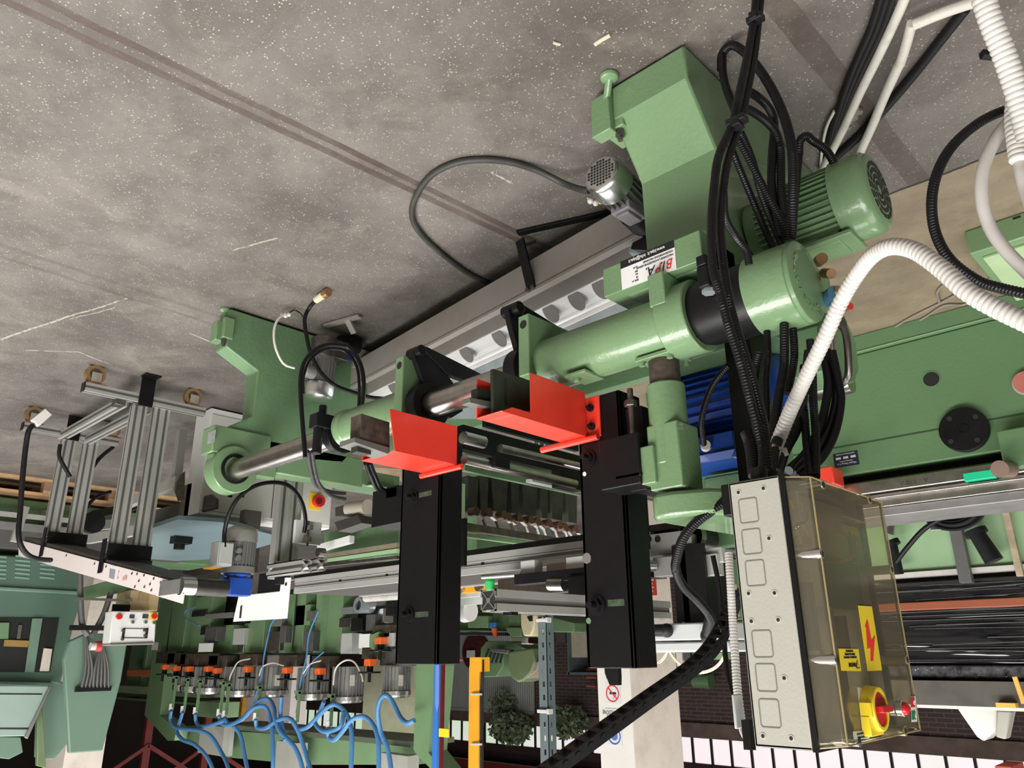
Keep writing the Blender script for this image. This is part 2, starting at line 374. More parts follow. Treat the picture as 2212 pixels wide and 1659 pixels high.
pb.inputs['Emission Strength'].default_value = .85; pb.inputs['Base Color'].default_value = (.6, .6, .6, 1)
m = MB(); fr = MB(); x = -5.9
while x < 23.6:
    m.box(x+.02, x+.385, WY+.06, WY+.10, 2.99, 3.43); fr.box(x-.02, x+.02, WY+.02, WY+.12, 2.98, 3.44); x += .405
wn = m.build('window_1', pane, smooth=0); struct(wn)
fr.box(-6, 24, WY+.02, WY+.12, 2.965, 2.99); fr.box(-6, 24, WY+.02, WY+.12, 3.43, 3.45)
fr.build('window_frame', BLACK, wn, smooth=0)
# red roof trusses, far
def truss(x):
    t = MB(); t.box(x-.08, x+.08, 4.0, 14, 4.9, 5.1); t.box(x-.08, x+.08, 4.0, 14, 5.9, 6.1)
    y = 4.2
    while y < 13.6: t.bar((x, y, 5.0), (x, y+.8, 6.0), .08, .08); t.bar((x, y+.8, 6.0), (x, y+1.6, 5.0), .08, .08); y += 1.6
    return t
for i, x in enumerate((3.5, 8.5, 13.5, 18.5)): struct(truss(x).build('trim_%d' % (i+2), DARKRED, smooth=0))
for i, z in enumerate((3.75, 4.25, 4.75)): struct(MB().box(-6, 24, WY-.5, WY-.35, z, z+.16).build('trim_%d' % (i+6), DARKRED, smooth=0))
# white and cream concrete pillar
pl = at(1291, 1450, Y=6); pc = at(1361, 1450, Y=6); pr_ = at(1463, 1450, X=pc.x)
PX0, PX1, PY0, PY1 = pc.x, pl.x, 6.0, pr_.y
pm = MB(); pm.box(PX0, PX1, PY0, PY1, 0, 6.3)
pil = struct(pm.build('trim_9', CREAM, bevel=.012)); 
pw = MB().box(PX0+.0, PX1+.002, PY0-.004, PY0, 0, 6.3).build('painted_face', WPLASTER, pil, smooth=0)
# slotted angle-iron post
def slotpost(x, y, z0, z1):
    t = MB(); w = .055; n = int((z1-z0)/.06)
    for fl in (0, 1):
        for k in range(n):
            za = z0+k*(z1-z0)/n; h = (z1-z0)/n; s0, s1 = .018, .030
            def q(u0, u1, v0, v1):
                if fl == 0: t.box(x+u0, x+u1, y, y+.003, za+v0, za+v1)
                else: t.box(x, x+.003, y+u0, y+u1, za+v0, za+v1)
            q(0, s0, 0, h); q(s1, w, 0, h); q(s0, s1, 0, .018); q(s0, s1, .042, h)
    return t
sp_ = at(1181, 1400, Y=3.0)
tag(slotpost(sp_.x, 3.0, 0, 6.3).build('slotted_post', GREYBL, smooth=0), 'blue-grey slotted angle-iron post with white cable ties rising before the brick wall', 'post')
for i, (px, py) in enumerate(((1179, 1339), (1182, 1537))):
    c = at(px, py, Y=2.99); t = MB(); t.box(c.x-.005, c.x+.062, 2.985, 2.998, c.z-.008, c.z+.008); t.box(c.x-.012, c.x, 2.985, 3.02, c.z-.012, c.z+.012)
    tag(t.build('cable_tie', WPLAST, bevel=.002), ['white cable tie round the slotted post, just above the aluminium bar', 'white cable tie round the slotted post at the height of the plant'][i], 'cable tie', 'cable ties on the slotted post')
# ================================================================== THE MAIN GREEN MACHINE (shaft, castings, motors, guards)
mach = empty('woodworking_machine', (.85, 1.5, 0), 'large green woodworking machine with a horizontal shaft, black columns and red guards in the foreground', 'machine')
SY, SZ = 1.46, .726
def sx(px, py=None, x=None):                      # X of a photo pixel on the shaft axis plane
    if py is None: py = 744-(px-1330)*.325
    return at(px, py, Y=SY).x
# frame castings ---------------------------------------------------------------
def casting(x0, x1, back, near):
    f0 = 1.417 if near else 1.372; prof = [(f0, 0.012), (f0, .113 if near else .19), (1.53, .262), (1.53, .47), (1.43, .535), (1.43, .628), (1.60, .635), (back-.35, .60), (back-.15, .36), (back, .14), (back, .012)]
    m = MB().prism(prof, 'X', x0, x1); return m
c1_ = casting(.742, .968, 2.25, 1).build('frame_casting', GREEN, mach, bevel=.006, smooth=15)
# step in the near casting beside the levelling bracket
f = MB(); f.box(.968, 1.000, 1.43, 1.50, .0, .150); f.build('side_web', GREEN, c1_, bevel=.004)
def leveller(x, y, par, s=(.030, .075, .165), foot=None):
    w_, z0, z1 = s; t = MB(); t.box(x-w_, x+w_, y-.055, y-.015, z0, z1); t.box(x-w_*1.9, x-w_, y-.035, y+.01, z0-.015, z1-.01)
    k = t.build('levelling_bracket', GREEN, par, bevel=.003)
    fx, fy = foot or (x, y-.015); u = MB(); u.cyl((fx, fy, .012), (x+(fx-x)*.3, fy*.6+.4*y, z0+.02), .010); u.lathe((fx, fy, 0), (0, 0, 1), [(0, .022), (.006, .025), (.013, .023), (.020, .012)])
    u.build('levelling_foot', GREEN, k)
    u = MB(); u.cyl((x-w_*1.2, y-.02, z1-.01), (x-w_*1.2, y-.02, z1+.012), .012, seg=6, m=STEELD); u.cyl((x-w_*1.2, y-.02, z1+.012), (x-w_*1.2, y-.02, z1+.024), .007, m=STEELD)
    u.build('jack_bolt', STEELD, k, label='bare steel jack bolt')
_a = at(1281, 215, Y=1.40); _b = at(1306, 283, Y=1.40)
leveller((_a.x+_b.x)/2-.004, 1.455, c1_, (.030, _a.z, _b.z), tuple(at(1316, 168, Z=.01))[:2])
c2_ = casting(3.0, 3.10, 2.35, 0).build('frame_casting', GREEN2, mach, bevel=.006, smooth=15)
leveller(3.045, 1.385, c2_)
t = MB(); t.prism([(1.36, .545), (1.36, .66), (1.62, .66), (1.62, .545)], 'X', 2.985, 3.09)
nose = t.build('nose_block', GREEN, c2_, bevel=.006)
t = MB(); q = at(457, 946, Y=1.359); t.box(q.x-.030, q.x+.035, 1.3585, 1.36, q.z-.030, q.z+.020); t.build('rating_plate', mat('faded_plate', (.32, .36, .33), .5, .2, .3, 80), nose, label='faded silver rating plate')
# shaft lug of the far casting
t = MB(); t.cyl((2.965, SY, SZ-.005), (3.045, SY, SZ-.005), .098, seg=40); t.box(2.990, 3.045, SY-.09, SY+.2, .662, SZ)
t.build('bearing_housing', GREEN, c2_, bevel=.004)
t = MB(); t.cyl((2.957, SY, SZ-.005), (2.968, SY, SZ-.005), .062, seg=36, hollow=.050); t.build('bearing_ring', BLACKM, c2_)
# upper arm of the far casting (goes back towards +Y)
t = MB(); a = at(590, 1010, X=3.0); b = at(775, 1060, X=3.0)
t.box(3.0, 3.1, 1.55, b.y+.02, .56, .70); t.build('upper_arm', GREEN, c2_, bevel=.006)
# block with the maker's sticker --------------------------------------------------
blk = MB().box(.742, 1.016, 1.40, 1.56, .548, .625).build('support_block', GREEN, mach, bevel=.0025)
s0 = at(1340, 565, Y=1.3985); s1 = at(1462, 590, Y=1.3985); X0s, X1s = s1.x, s0.x
Z0s, Z1s = .5485, .6235
st = MB().box(X0s, X1s, 1.3985, 1.40, Z0s, Z1s).build('maker_sticker', PAPER, blk, smooth=0, label='white sticker with red and black lettering')
st_black = MB().box(X0s, X1s, 1.3979, 1.3986, Z0s, Z0s+.020).build('black_band', INK, st, smooth=0)
xm = (X0s+X1s)/2; wS = X1s-X0s
def stx(s, u, v, sz, m, sq=1, sh=0, al='LEFT'): return text('lettering', s, st, (X0s+u*wS, 1.3974, Z0s+v*(Z1s-Z0s)), sz, m, '-Y', sq, align=al, shear=sh)
stx('www.bipa.it  info@bipa.it', .5, .125, .0125, PAPER, .80, 0, 'CENTER')
stx('MACCHINE LAVORAZIONE LEGNO', .03, .48, .0068, INK, .95); stx('WOODWORKING MACHINES', .03, .36, .0068, INK, .9)
stx('B', .035, .74, .034, INKR, .9, .3); stx('I.', .165, .74, .034, INK, .9, .3); stx('P', .235, .74, .034, INKR, .9, .3); stx('A.', .36, .74, .034, INK, .9, .3)
for k, (s, v) in enumerate((('BI.PA. srl', .88), ('Via', .78), ('Loc.', .68), ('Italy', .58))): stx(s, .68, v, .006, INK, .8)
stx('Tel. +39', .68, .42, .006, INK, .6)
# lug, sleeve, flange --------------------------------------------------------------
lugx0, lugx1 = at(1436, 640, Y=1.375).x, at(1401, 640, Y=1.375).x
t = MB(); t.box(lugx0, lugx1, 1.375, SY, .627, .708); lug = t.build('clamp_lug', GREEN, mach, bevel=.003)
lx = (lugx0+lugx1)/2
t = MB(); t.cyl((lx, 1.405, .7072), (lx, 1.405, .7094), .014, m=DARK); t.build('lug_hole', DARK, lug)
XS0, XS1 = .795, 1.265
t = MB(); t.cyl((XS0, SY, SZ), (XS1, SY, SZ), .070, seg=56); t.lathe((XS0-.005, SY, SZ), (1, 0, 0), [(0, .086), (.075, .086), (.080, .070)], 56)
sleeve = t.build('shaft_sleeve', GREEN, mach, bevel=.003)
t = MB(); t.box(XS1-.02, XS1+.018, SY-.085, SY+.085, .60, SZ+.045); fl = t.build('sleeve_flange', GREEN, mach, bevel=.003)
t = MB(); t.cyl((XS1-.001, SY-.0855, .628), (XS1-.001, SY-.080, .628), .012, m=DARK); t.build('flange_hole', DARK, fl)
# steel shaft
t = MB(); t.cyl((XS1, SY, SZ), (3.0, SY, SZ), .040, seg=40); t.build('steel_shaft', STEEL, mach)
# second sleeve and its flange
Xq0, Xq1 = 1.79, 2.17
t = MB(); t.cyl((Xq0, SY, SZ-.012), (Xq1, SY, SZ-.012), .064, seg=48); t.lathe((Xq1-.03, SY, SZ-.012), (1, 0, 0), [(0, .064), (.01, .068), (.035, .068)], 48)
sl2 = t.build('shaft_sleeve', GREEN, mach, bevel=.003)
t = MB(); t.box(Xq0-.015, Xq0+.025, SY-.080, SY+.08, .57, SZ+.05); f2 = t.build('sleeve_flange', GREEN, mach, bevel=.003)
t = MB(); t.cyl((Xq0+.005, SY-.0805, .60), (Xq0+.005, SY-.075, .60), .012, m=DARK); t.build('flange_hole', DARK, f2)
t = MB(); t.cyl((Xq1-.012, SY, SZ-.012), (Xq1+.006, SY, SZ-.012), .050, m=mat('bare_cast_face', (.13, .24, .14), .6)); t.build('sleeve_bore', STEELD, sl2)
# black clamp collar with clamp lever beyond sleeve two
cxk = at(735, 940, Y=SY).x
t = MB(); t.cyl((cxk-.018, SY, SZ), (cxk+.018, SY, SZ), .066, seg=36, hollow=.041); t.box(cxk-.03, cxk+.02, SY-.115, SY-.045, SZ-.055, SZ-.005)
t.cyl((cxk-.01, SY-.095, SZ-.02), (cxk-.01, SY-.095, SZ+.085), .016); t.cyl((cxk-.005, SY-.08, SZ-.09), (cxk-.005, SY-.08, SZ-.05), .014)
t.build('clamp_collar', BLACKM, mach, bevel=.003)
# rocker arms: black triangular plates swinging on the shaft ----------------------------
def rocker(xa, tip, plate, bar_):
    p = at(*tip, X=xa); t = MB(); t.prism(pxX(plate, xa), 'X', xa, xa+.018); t.prism(pxX(bar_, xa), 'X', xa-.004, xa+.022)
    t.cyl((xa-.022, p.y, p.z), (xa+.040, p.y, p.z), .018, seg=12); t.cyl((xa-.012, SY, SZ), (xa+.030, SY, SZ), .072, seg=44, hollow=.041)
    return t
rocker(1.74, (903, 760), [(892, 758), (906, 748), (922, 754), (966, 808), (985, 835), (1000, 850), (1000, 888), (975, 903), (945, 890), (930, 867), (900, 785)], [(905, 747), (922, 750), (1044, 811), (1032, 830), (963, 808)]).build('rocker_arm', BLACKM, mach, bevel=.002)
rocker(1.325, (1112, 668), [(1098, 668), (1112, 656), (1128, 662), (1152, 712), (1156, 800), (1132, 800), (1104, 700)], [(1114, 655), (1130, 660), (1228, 720), (1216, 737), (1148, 714)]).build('rocker_arm', BLACKM, mach, bevel=.002)
# coupling, gearbox and cap at the near end ------------------------------------------------
XA = XS0-.005; cp = sx(1535); g0 = sx(1650); g1 = sx(1745)
t = MB(); t.cyl((XA, SY, SZ), (cp+.04, SY, SZ), .071, seg=48); co = t.build('split_coupling', BLACKM, mach, bevel=.003)
t = MB(); t.cyl((cp+.030, SY, SZ), (cp+.041, SY, SZ), .062, seg=48, m=DARK); t.build('coupling_groove', DARK, co)
for th_, xa_, xb_ in ((118, XA-.001, cp+.06), (150, cp+.05, cp+.075), (60, cp+.055, cp+.07)):
    a_ = math.radians(th_); c_ = Vector((0, SY+.0705*math.cos(a_), SZ+.0705*math.sin(a_))); t = MB(); t.bar(c_+Vector((xa_, 0, 0)), c_+Vector((xb_, 0, 0)), .006 if th_ == 118 else .020, .003, up=(0, math.cos(a_), math.sin(a_))); t.build('coupling_slot', DARK, co)
t = MB(); t.lathe((g0-.01, SY, SZ), (1, 0, 0), [(0, .080), (.06, .080), (.062, .078), (cp+.03-g0-.015, .076), (cp+.03-g0+.01, .068)], 48, m=BLACK); t.build('gearmotor_body', BLACK, mach)
t = MB()
for k in range(14):
    a = math.radians(60+k*9); t.cyl((g0+.062, SY-.0795*math.cos(a), SZ+.0795*math.sin(a)), (g0+.068, SY-.0795*math.cos(a), SZ+.0795*math.sin(a)), .0022, seg=8)
t.build('screw_row', BLACKM, co)
t = MB(); yk = SY-.085; _k = at(1522, 625, Y=yk-.03); xk = _k.x; zk = _k.z-.005
t.box(xk-.014, xk+.013, yk-.035, yk+.02, zk-.050, zk+.0); t.box(xk-.012, xk+.012, yk-.035, yk, zk-.075, zk-.05); t.build('clamp_block', BLACKM, co, bevel=.004)
t = MB(); t.cyl((xk, yk-.012, zk+.0), (xk, yk-.012, zk+.008), .015, seg=6); t.build('hex_screw', ZINC, co, label='bright zinc hexagon screw head')
t = MB(); t.lathe((g1, SY, SZ+.002), (1, 0, 0), [(0, .084), (.003, .088), (.010, .0895), (.012, .0875), (.014, .0895), (g0-g1+.01, .0895), (g0-g1+.012, .084)], 64)
cap = t.build('end_cap', GREEN, mach)
t = MB(); t.lathe((g1-.001, SY, SZ+.002), (1, 0, 0), [(0, .066), (.002, .070)], 56); t.build('recessed_disc', mat('green_cap_face', (.13, .24, .12), .5, 0, .05), cap)
for k, ch in enumerate('MOTOVARIO'):
    a = math.radians(200-k*17); p = Vector((g1-.0015, SY-.0805*math.cos(a)*-1, SZ+.002+.0805*math.sin(a)))
    p = Vector((g1-.0012, SY-.059*math.sin(math.radians(130-k*20)), SZ+.059*math.cos(math.radians(130-k*20))))
    th = math.radians(130-k*20); u = Vector((0, -math.cos(th), -math.sin(th))); v = Vector((0, -math.sin(th), math.cos(th)))
    text('embossed_lettering', ch, cap, p, .019, GREEN, (u, v), ext=.0015)
# vertical green column on the sleeve ----------------------------------------------------
vx = .905; vy = 1.47
def zat(py): return at(1440, py, Y=vy).z
t = MB(); t.cyl((vx, vy, .79), (vx, vy, .865), .036, seg=36, m=BROWNST); t.build('post_spigot', BROWNST, mach)
t = MB(); t.prism([(vx-.050, vy-.045), (vx+.050, vy-.045), (vx+.050, vy+.045), (vx-.050, vy+.045)], 'Z', .795, .805); pl_ = t.build('post_base_plate', GREEN, mach, bevel=.002)
t = MB()
for i in (-1, 1):
    for j in (-1, 1): t.cyl((vx+i*.038, vy+j*.034, .805), (vx+i*.038, vy+j*.034, .816), .007); 
t.build('plate_screws', GREEN, pl_)
t = MB(); z1 = zat(905); z2 = zat(1068)
t.cyl((vx, vy, zat(832)), (vx, vy, zat(1010)), .044, seg=40); t.box(vx-.048, vx+.034, vy-.042, vy+.046, z1+.02, zat(1065))
col = t.build('slide_column', GREEN, mach, bevel=.004)
t = MB(); t.box(vx+.012, vx+.050, vy-.052, vy+.02, zat(968), zat(1050)); gb = t.build('gib_block', GREEN, col, bevel=.003)
t = MB()
for k in range(3): z = zat(975+k*26); t.cyl((vx+.0121, vy-.028, z), (vx+.0105, vy-.028, z), .007, m=None); t.cyl((vx+.0108, vy-.028, z), (vx+.0100, vy-.028, z), .0035, m=DARK)
t.build('gib_screws', GREEN2, gb)
# rounded arm above the column
t = MB(); za, zb = zat(1072), zat(1118)
pts = [(vx+.055*math.cos(math.radians(a)), vy+.055*math.sin(math.radians(a))) for a in range(-90-60, -90+61+120, 15)]
poly = [(vx+.044, vy+.04), (vx+.044, vy-.02), (vx+.026, vy-.045), (vx-.02, vy-.050), (vx-.10, vy-.02), (vx-.25, vy+.22), (vx-.22, vy+.42), (vx+.02, vy+.42)]
t.prism(poly, 'Z', za, zb+.01); t.build('cross_arm', GREEN, mach, bevel=.010)
# black carrier blocks to the left of the column
t = MB(); t.bY(1292, 952, 1384, 1044, 1.41, .09); cb = t.build('carrier_block', BLACK, mach, bevel=.003)
t = MB(); q = at(1370, 990, Y=1.44); x_ = q.x; t.box(x_-.015, x_+.03, 1.46, 1.60, .90, 1.10); t.cyl((x_, 1.44, .86), (x_, 1.44, 1.09), .007, m=STEELD); t.cyl((x_, 1.44, .89), (x_, 1.44, .905), .016, seg=6, m=STEELD); t.box(x_-.035, x_+.035, 1.41, 1.48, 1.07, 1.079, m=BLACKM)
t.build('adjusting_spindle', BLACKM, mach, bevel=.002)
# black columns ----------------------------------------------------------------------------
def bolt(px, py, Y, par, r=.02):
    p = at(px, py, Y=Y); t = MB(); t.cyl((p.x, Y, p.z), (p.x, Y-.004, p.z), r, seg=28); t.cyl((p.x, Y-.004, p.z), (p.x, Y-.014, p.z), r*.7, seg=6); t.cyl((p.x, Y-.014, p.z), (p.x, Y-.032, p.z), r*.36)
    return t.build('bolt', BLACKM, par)
CY = 1.50
def column(pxl, pxr, zlo, zhi, slots, bolts, flange):
    x1 = at(pxl, 1440, Y=CY).x; x0 = at(pxr, 1440, Y=CY).x
    t = MB(); t.box(x0, x1, CY, CY+.012, zlo, zhi)
    t.box(x0, x0+.010, CY, CY+.09, zlo, zhi); t.box(x1-.010, x1, CY, CY+.05, zlo, zhi)
    c = t.build('black_column', BLACK, mach, bevel=.002)
    for (px, py, px2) in slots:
        a = at(px, py, Y=CY-.0006); b = at(px2, py, Y=CY-.0006); u = MB(); r = .0075
        u.box(min(a.x, b.x), max(a.x, b.x), CY-.0008, CY+.001, a.z-r, a.z+r); u.build('slot', mat('slot_steel', (.10, .14, .09), .4, .6, .4, 60), c, smooth=0)
    for px, py, r in bolts: bolt(px, py, CY, c, r)
    return c, x0, x1
k1, K10, K11 = column(1269, 1371, .83, 1.483, [(1313, 1303, 1349)], [(1290, 1308, .024), (1274, 990, .020)], 0)
for px, py, r, mm in ((1268, 1206, .013, CHROME), (1272, 1341, .007, GREEN3), (1263, 1024, .0055, PAPER)):
    t = MB(); p = at(px, py, Y=CY); t.cyl((p.x, CY+.001, p.z), (p.x, CY-.0015, p.z), r, m=mm); t.build('through_hole', CHROME, k1)
k2, K20, K21 = column(853, 942, .83, 1.476, [(897, 1328, 925), (905, 1070, 932)], [(884, 1327, .022), (894, 1075, .022)], 0)
# black plates behind the columns that carry the aluminium bars
t = MB(); t.bY(942, 1130, 1003, 1222, 1.78, .012); t.build('carrier_plate', BLACK, mach, bevel=.001, smooth=0)
t = MB(); t.bY(805, 1062, 868, 1128, 1.55, .10); t.box(2.0, 2.06, 1.55, 1.62, .92, .96); t.build('carrier_block', BLACK, mach, bevel=.003)
for q_ in ((1370, 1040, 1397, 1185, 1.86), (1340, 1060, 1372, 1180, 1.80)):
    t = MB(); t.bY(*q_, .02); t.build('carrier_plate', BLACK, mach, smooth=0)
t = MB(); t.bY(1450, 1180, 1532, 1342, 1.95, .015); t.box(1.18, 1.20, 1.95, 2.2, 1.14, 1.38); t.build('end_plate', BLACK, mach, bevel=.001, smooth=0)
p = at(1320, 1440, Y=1.75); t = MB(); t.prism([(p.x-.022, 1.40), (p.x+.022, 1.40), (p.x+.022, 1.50), (p.x+.008, 1.530), (p.x-.020, 1.530), (p.x-.022, 1.51)], 'Y', 1.75, 1.765); t.build('pointed_bar', BLACKM, mach)
# red guards -------------------------------------------------------------------------------------
def guard(hz, far, near, corner, low, step, shallow, barrel, leaf, inner):
    """folded sheet: top, a -X cheek reaching down, a +X cheek; open towards the operator. Corners are read off the hinge plane."""
    th = .003; z = at(*hz, Y=CY-.012).z; x0 = at(*near, Z=z).x*.3+at(*far, Z=z).x*.7; c = at(*corner, Z=z); x1, y0 = c.x, c.y
    zl = at(*low, X=x0).z; t = MB(); t.box(x0, x1, y0, CY-.012, z-th, z)
    if step:
        ys = at(*low, X=x0).y; zs = at(*shallow, X=x0).z
        t.prism([(y0, z), (CY-.012, z), (CY-.012, zl), (ys, zl), (ys, zs), (at(*shallow, X=x0).y, zs), (y0+.01, z-.006)], 'X', x0, x0+th)
    else: t.prism([(y0, z), (CY-.012, z), (CY-.012, zl), (at(*low, X=x0).y, zl)], 'X', x0, x0+th)
    t.box(x1-th, x1, y0, CY-.012, at(*inner, X=x1).z, z); t.box(x0, x1, CY-.015, CY-.012, z-.05, z)
    g = t.build('red_guard', RED, mach, bevel=.002)
    t = MB(); t.cyl((at(*barrel[0], Y=CY-.012).x, CY-.012, z+.007), (at(*barrel[1], Y=CY-.012).x, CY-.012, z+.007), .0085, seg=20); t.build('hinge_barrel', RED, g, bevel=.001)
    if leaf:
        la, lb = at(*leaf[0], Y=CY-.006), at(*leaf[1], Y=CY-.006)
        t = MB(); t.box(la.x, lb.x, CY-.006, CY, la.z, z+.004); lf = t.build('hinge_leaf', RED, g, bevel=.002)
        for px, py in ((1277, 882), (1280, 922)):
            p = at(px, py, Y=CY-.006); u = MB(); u.cyl((p.x, CY-.006, p.z), (p.x, CY-.014, p.z), .0095, seg=16); u.cyl((p.x, CY-.014, p.z), (p.x, CY-.024, p.z), .0045); u.build('hinge_bolt', BLACKM, lf)
    return g, x0, x1, y0, z
g1_, gx0, gx1, gy0, gz = guard((1280, 940), (1255, 945), (1110, 880), (1028, 905), (1145, 804), 1, (1107, 879), ((1170, 968), (1292, 940)), ((1260, 862), (1297, 930)), (1028, 818))
g2_, hx0, hx1, hy0, hz_ = guard((994, 1003), (994, 1005), (837, 975), (781, 996), (842, 882), 0, None, ((909, 1036), (998, 1008)), None, (781, 975))
JAW = mat('dark_olive_steel', (.030, .033, .024), .45, .2, .2, 30); JG = mat('grey_jaw_plate', (.16, .16, .145), .5, .4)
def jaw(pts, xp_, th, m, nm='jaw_block'):
    t = MB(); t.prism(pxX(pts, xp_), 'X', xp_, xp_+th); return t.build(nm, m, mach, bevel=.0015)
xj = gx0+.040
j = jaw([(1065, 796), (1146, 822), (1146, 886), (1107, 893), (1066, 893)], xj, .010, JAW, 'jaw_plate')
p = at(1092, 846, X=xj); t = MB(); t.box(xj-.0008, xj+.001, p.y-.003, p.y+.003, p.z-.034, p.z+.034, m=DARK); t.build('jaw_slot', DARK, j, smooth=0)
jaw([(1031, 838), (1062, 842), (1062, 868), (1031, 864)], xj+.030, .022, JAW); jaw([(1015, 858), (1066, 868), (1066, 882), (1015, 870)], xj+.022, .028, JG)
xk2 = hx0+.035
jaw([(781, 893), (842, 912), (842, 972), (779, 948)], xk2, .05, BROWNST); jaw([(766, 944), (842, 966), (842, 982), (766, 956)], xk2-.006, .07, JG); jaw([(772, 958), (802, 966), (802, 982), (772, 976)], xk2+.01, .03, JAW)
# rear beam, end plate and cross slide (behind the coupling) ----------------------------------------
YB = 1.72
a = at(1480, 775, Y=YB); b = at(1840, 740, Y=YB)
t = MB(); t.box(.66, a.x+.12, YB, YB+.22, .50, .712); bm_ = t.build('rear_beam', GREEN, mach, bevel=.006)
xp = .58
t = MB(); t.prism(pxX([(1812, 668), (1822, 676), (1850, 740), (1856, 800), (1846, 826), (1822, 832), (1790, 800), (1770, 700)], xp), 'X', xp, xp+.10); ep_ = t.build('end_plate', GREEN2, mach, bevel=.004)
p = at(1818, 700, X=xp); t = MB(); t.cyl((xp+.002, p.y, p.z), (xp-.006, p.y, p.z), .018, m=BLACK); t.build('bolt', BLACK, ep_)
p = at(1818, 818, X=xp+.04); t = MB(); t.cyl((xp+.02, p.y, p.z+.01), (xp+.14, p.y, p.z+.01), .03, m=STEEL); t.build('steel_pin', STEEL, ep_)
# hydraulic tube
t = MB(); t.tube([PD(1790, 712, 1.60), PD(1805, 700, 1.58), PD(1822, 708, 1.57), PD(1830, 740, 1.56), PD(1833, 800, 1.56), PD(1828, 820, 1.57), PD(1815, 832, 1.60)], .0075, 12); t.build('hydraulic_pipe', STEELD, ep_)
for i, (px, py) in enumerate(((1776, 730), (1785, 735), (1797, 740))):
    MB().cyl(PD(px, py-22, 1.62), PD(px+2, py+22, 1.60), .010, .008).build('hose_fitting', STEEL, ep_)
# motors ------------------------------------------------------------------------------------------------
def ribmotor(name, c, d, r, L, capL, mbody, mcap, par, nrib=34, grille=True, label=None):
    """motor along the unit direction d; c = centre of the fan-cap face"""
    c = Vector(c); d = Vector(d).normalized(); u = Vector((0, 0, 1)) if abs(d.z) < .9 else Vector((1, 0, 0)); a = d.cross(u).normalized(); b = d.cross(a)
    t = MB(); t.cyl(c+d*capL, c+d*L, r*.84, seg=36)
    for k in range(nrib):
        q = 2*math.pi*k/nrib; e = a*math.cos(q)+b*math.sin(q)
        t.bar(c+d*(capL*.9)+e*r*.88, c+d*L+e*r*.88, .0028*(r/.1), r*.17, up=e)
    body = t.build(name, mbody, par, label=label)
    t = MB(); t.lathe(c, d, [(0, r*.80), (r*.05, r*.90), (r*.16, r*.985), (r*.3, r*1.0), (capL-.002, r*1.02), (capL, r*.95)], 48); cp_ = t.build('fan_cowl', mcap, body)
    if grille:
        t = MB()
        for rr in (.18, .34, .50, .66):
            n = int(6+rr*18)
            for k in range(n):
                q0 = 2*math.pi*(k+.10)/n; q1 = 2*math.pi*(k+.90)/n; r0, r1 = r*(rr-.055), r*(rr+.055)
                P = [c-d*.0006+(a*math.cos(q)+b*math.sin(q))*w for q, w in ((q0, r0), (q0, r1), ((q0+q1)/2, r1), (q1, r1), (q1, r0), ((q0+q1)/2, r0))]
                t.hull(P, [x+d*.001 for x in P])
        t.build('grille_openings', DARK, cp_, smooth=0)
    return body
gc_ = at(1900, 410, Y=1.70)
gm = ribmotor('electric_motor', gc_, (1, 0, 0), .100, .27, .085, GREEN, GREEN, mach, 40)
t = MB(); p = gc_; t.box(p.x+.09, p.x+.20, p.y-.045, p.y+.03, p.z+.085, p.z+.115); t.box(p.x+.06, p.x+.22, p.y-.06, p.y+.045, p.z+.100, p.z+.112); t.build('motor_foot', GREEN, gm, bevel=.003)
t = MB(); t.cyl((p.x+.22, p.y, p.z), (p.x+.30, p.y, p.z), .085, m=GREEN2); t.build('motor_flange', GREEN2, gm)
# blue motor (axis X) behind the black post
bc = at(1700, 900, Y=1.86)
bmot = MB(); L0, L1 = bc.x-.02, 1.12; r = .12; cyb, czb = 1.90, .80
bmot.cyl((L0+.09, cyb, czb), (L1, cyb, czb), r*.86, seg=36)
for k in range(30):
    q = 2*math.pi*k/30; e = Vector((0, math.cos(q), math.sin(q))); o_ = Vector((0, cyb, czb))
    bmot.bar(Vector((L0+.09, 0, 0))+o_+e*r*.9, Vector((L1-.02, 0, 0))+o_+e*r*.9, .004, r*.16, up=e)
bmot.box(L1-.03, L1+.02, cyb-.12, cyb+.12, czb-.12, czb+.12)
bm2 = bmot.build('blue_motor', BLUE, mach)
t = MB(); t.lathe((L0, cyb, czb), (1, 0, 0), [(0, r*.5), (.015, r*.85), (.04, r), (.095, r*1.02), (.1, r*.9)], 40); t.build('fan_cowl', BLUE, bm2)
t = MB(); q = at(1530, 1000, Y=1.80); t.box(q.x-.10, q.x+.10, 1.76, 1.92, .915, .965); t.hull([(q.x-.11, 1.75, .965), (q.x+.11, 1.75, .965), (q.x+.11, 1.93, .965), (q.x-.11, 1.93, .965)], [(q.x-.09, 1.765, .985), (q.x+.09, 1.765, .985), (q.x+.09, 1.915, .985), (q.x-.09, 1.915, .985)])
t.build('terminal_box', BLUE, bm2, bevel=.004)
t = MB(); p = at(1527, 968, Y=1.755); t.cyl((p.x+.01, 1.775, p.z-.005), (p.x-.005, 1.74, p.z-.005), .016, .013); t.build('cable_gland', WHITE, bm2, label='white cable gland')
# body behind the blue motor
t = MB(); t.box(.90, 1.20, 2.08, 2.12, .55, 1.16); t.box(.92, 1.05, 1.86, 2.10, 1.0, 1.12); t.build('rear_cover', GREEN2, mach, bevel=.006)
# black box-section post
t = MB(); a = at(1575, 700, Y=1.66); b = at(1640, 700, Y=1.66); t.box(b.x+.01, a.x, 1.62, 1.70, .62, 1.22); t.build('black_post', BLACK, mach, bevel=.003)
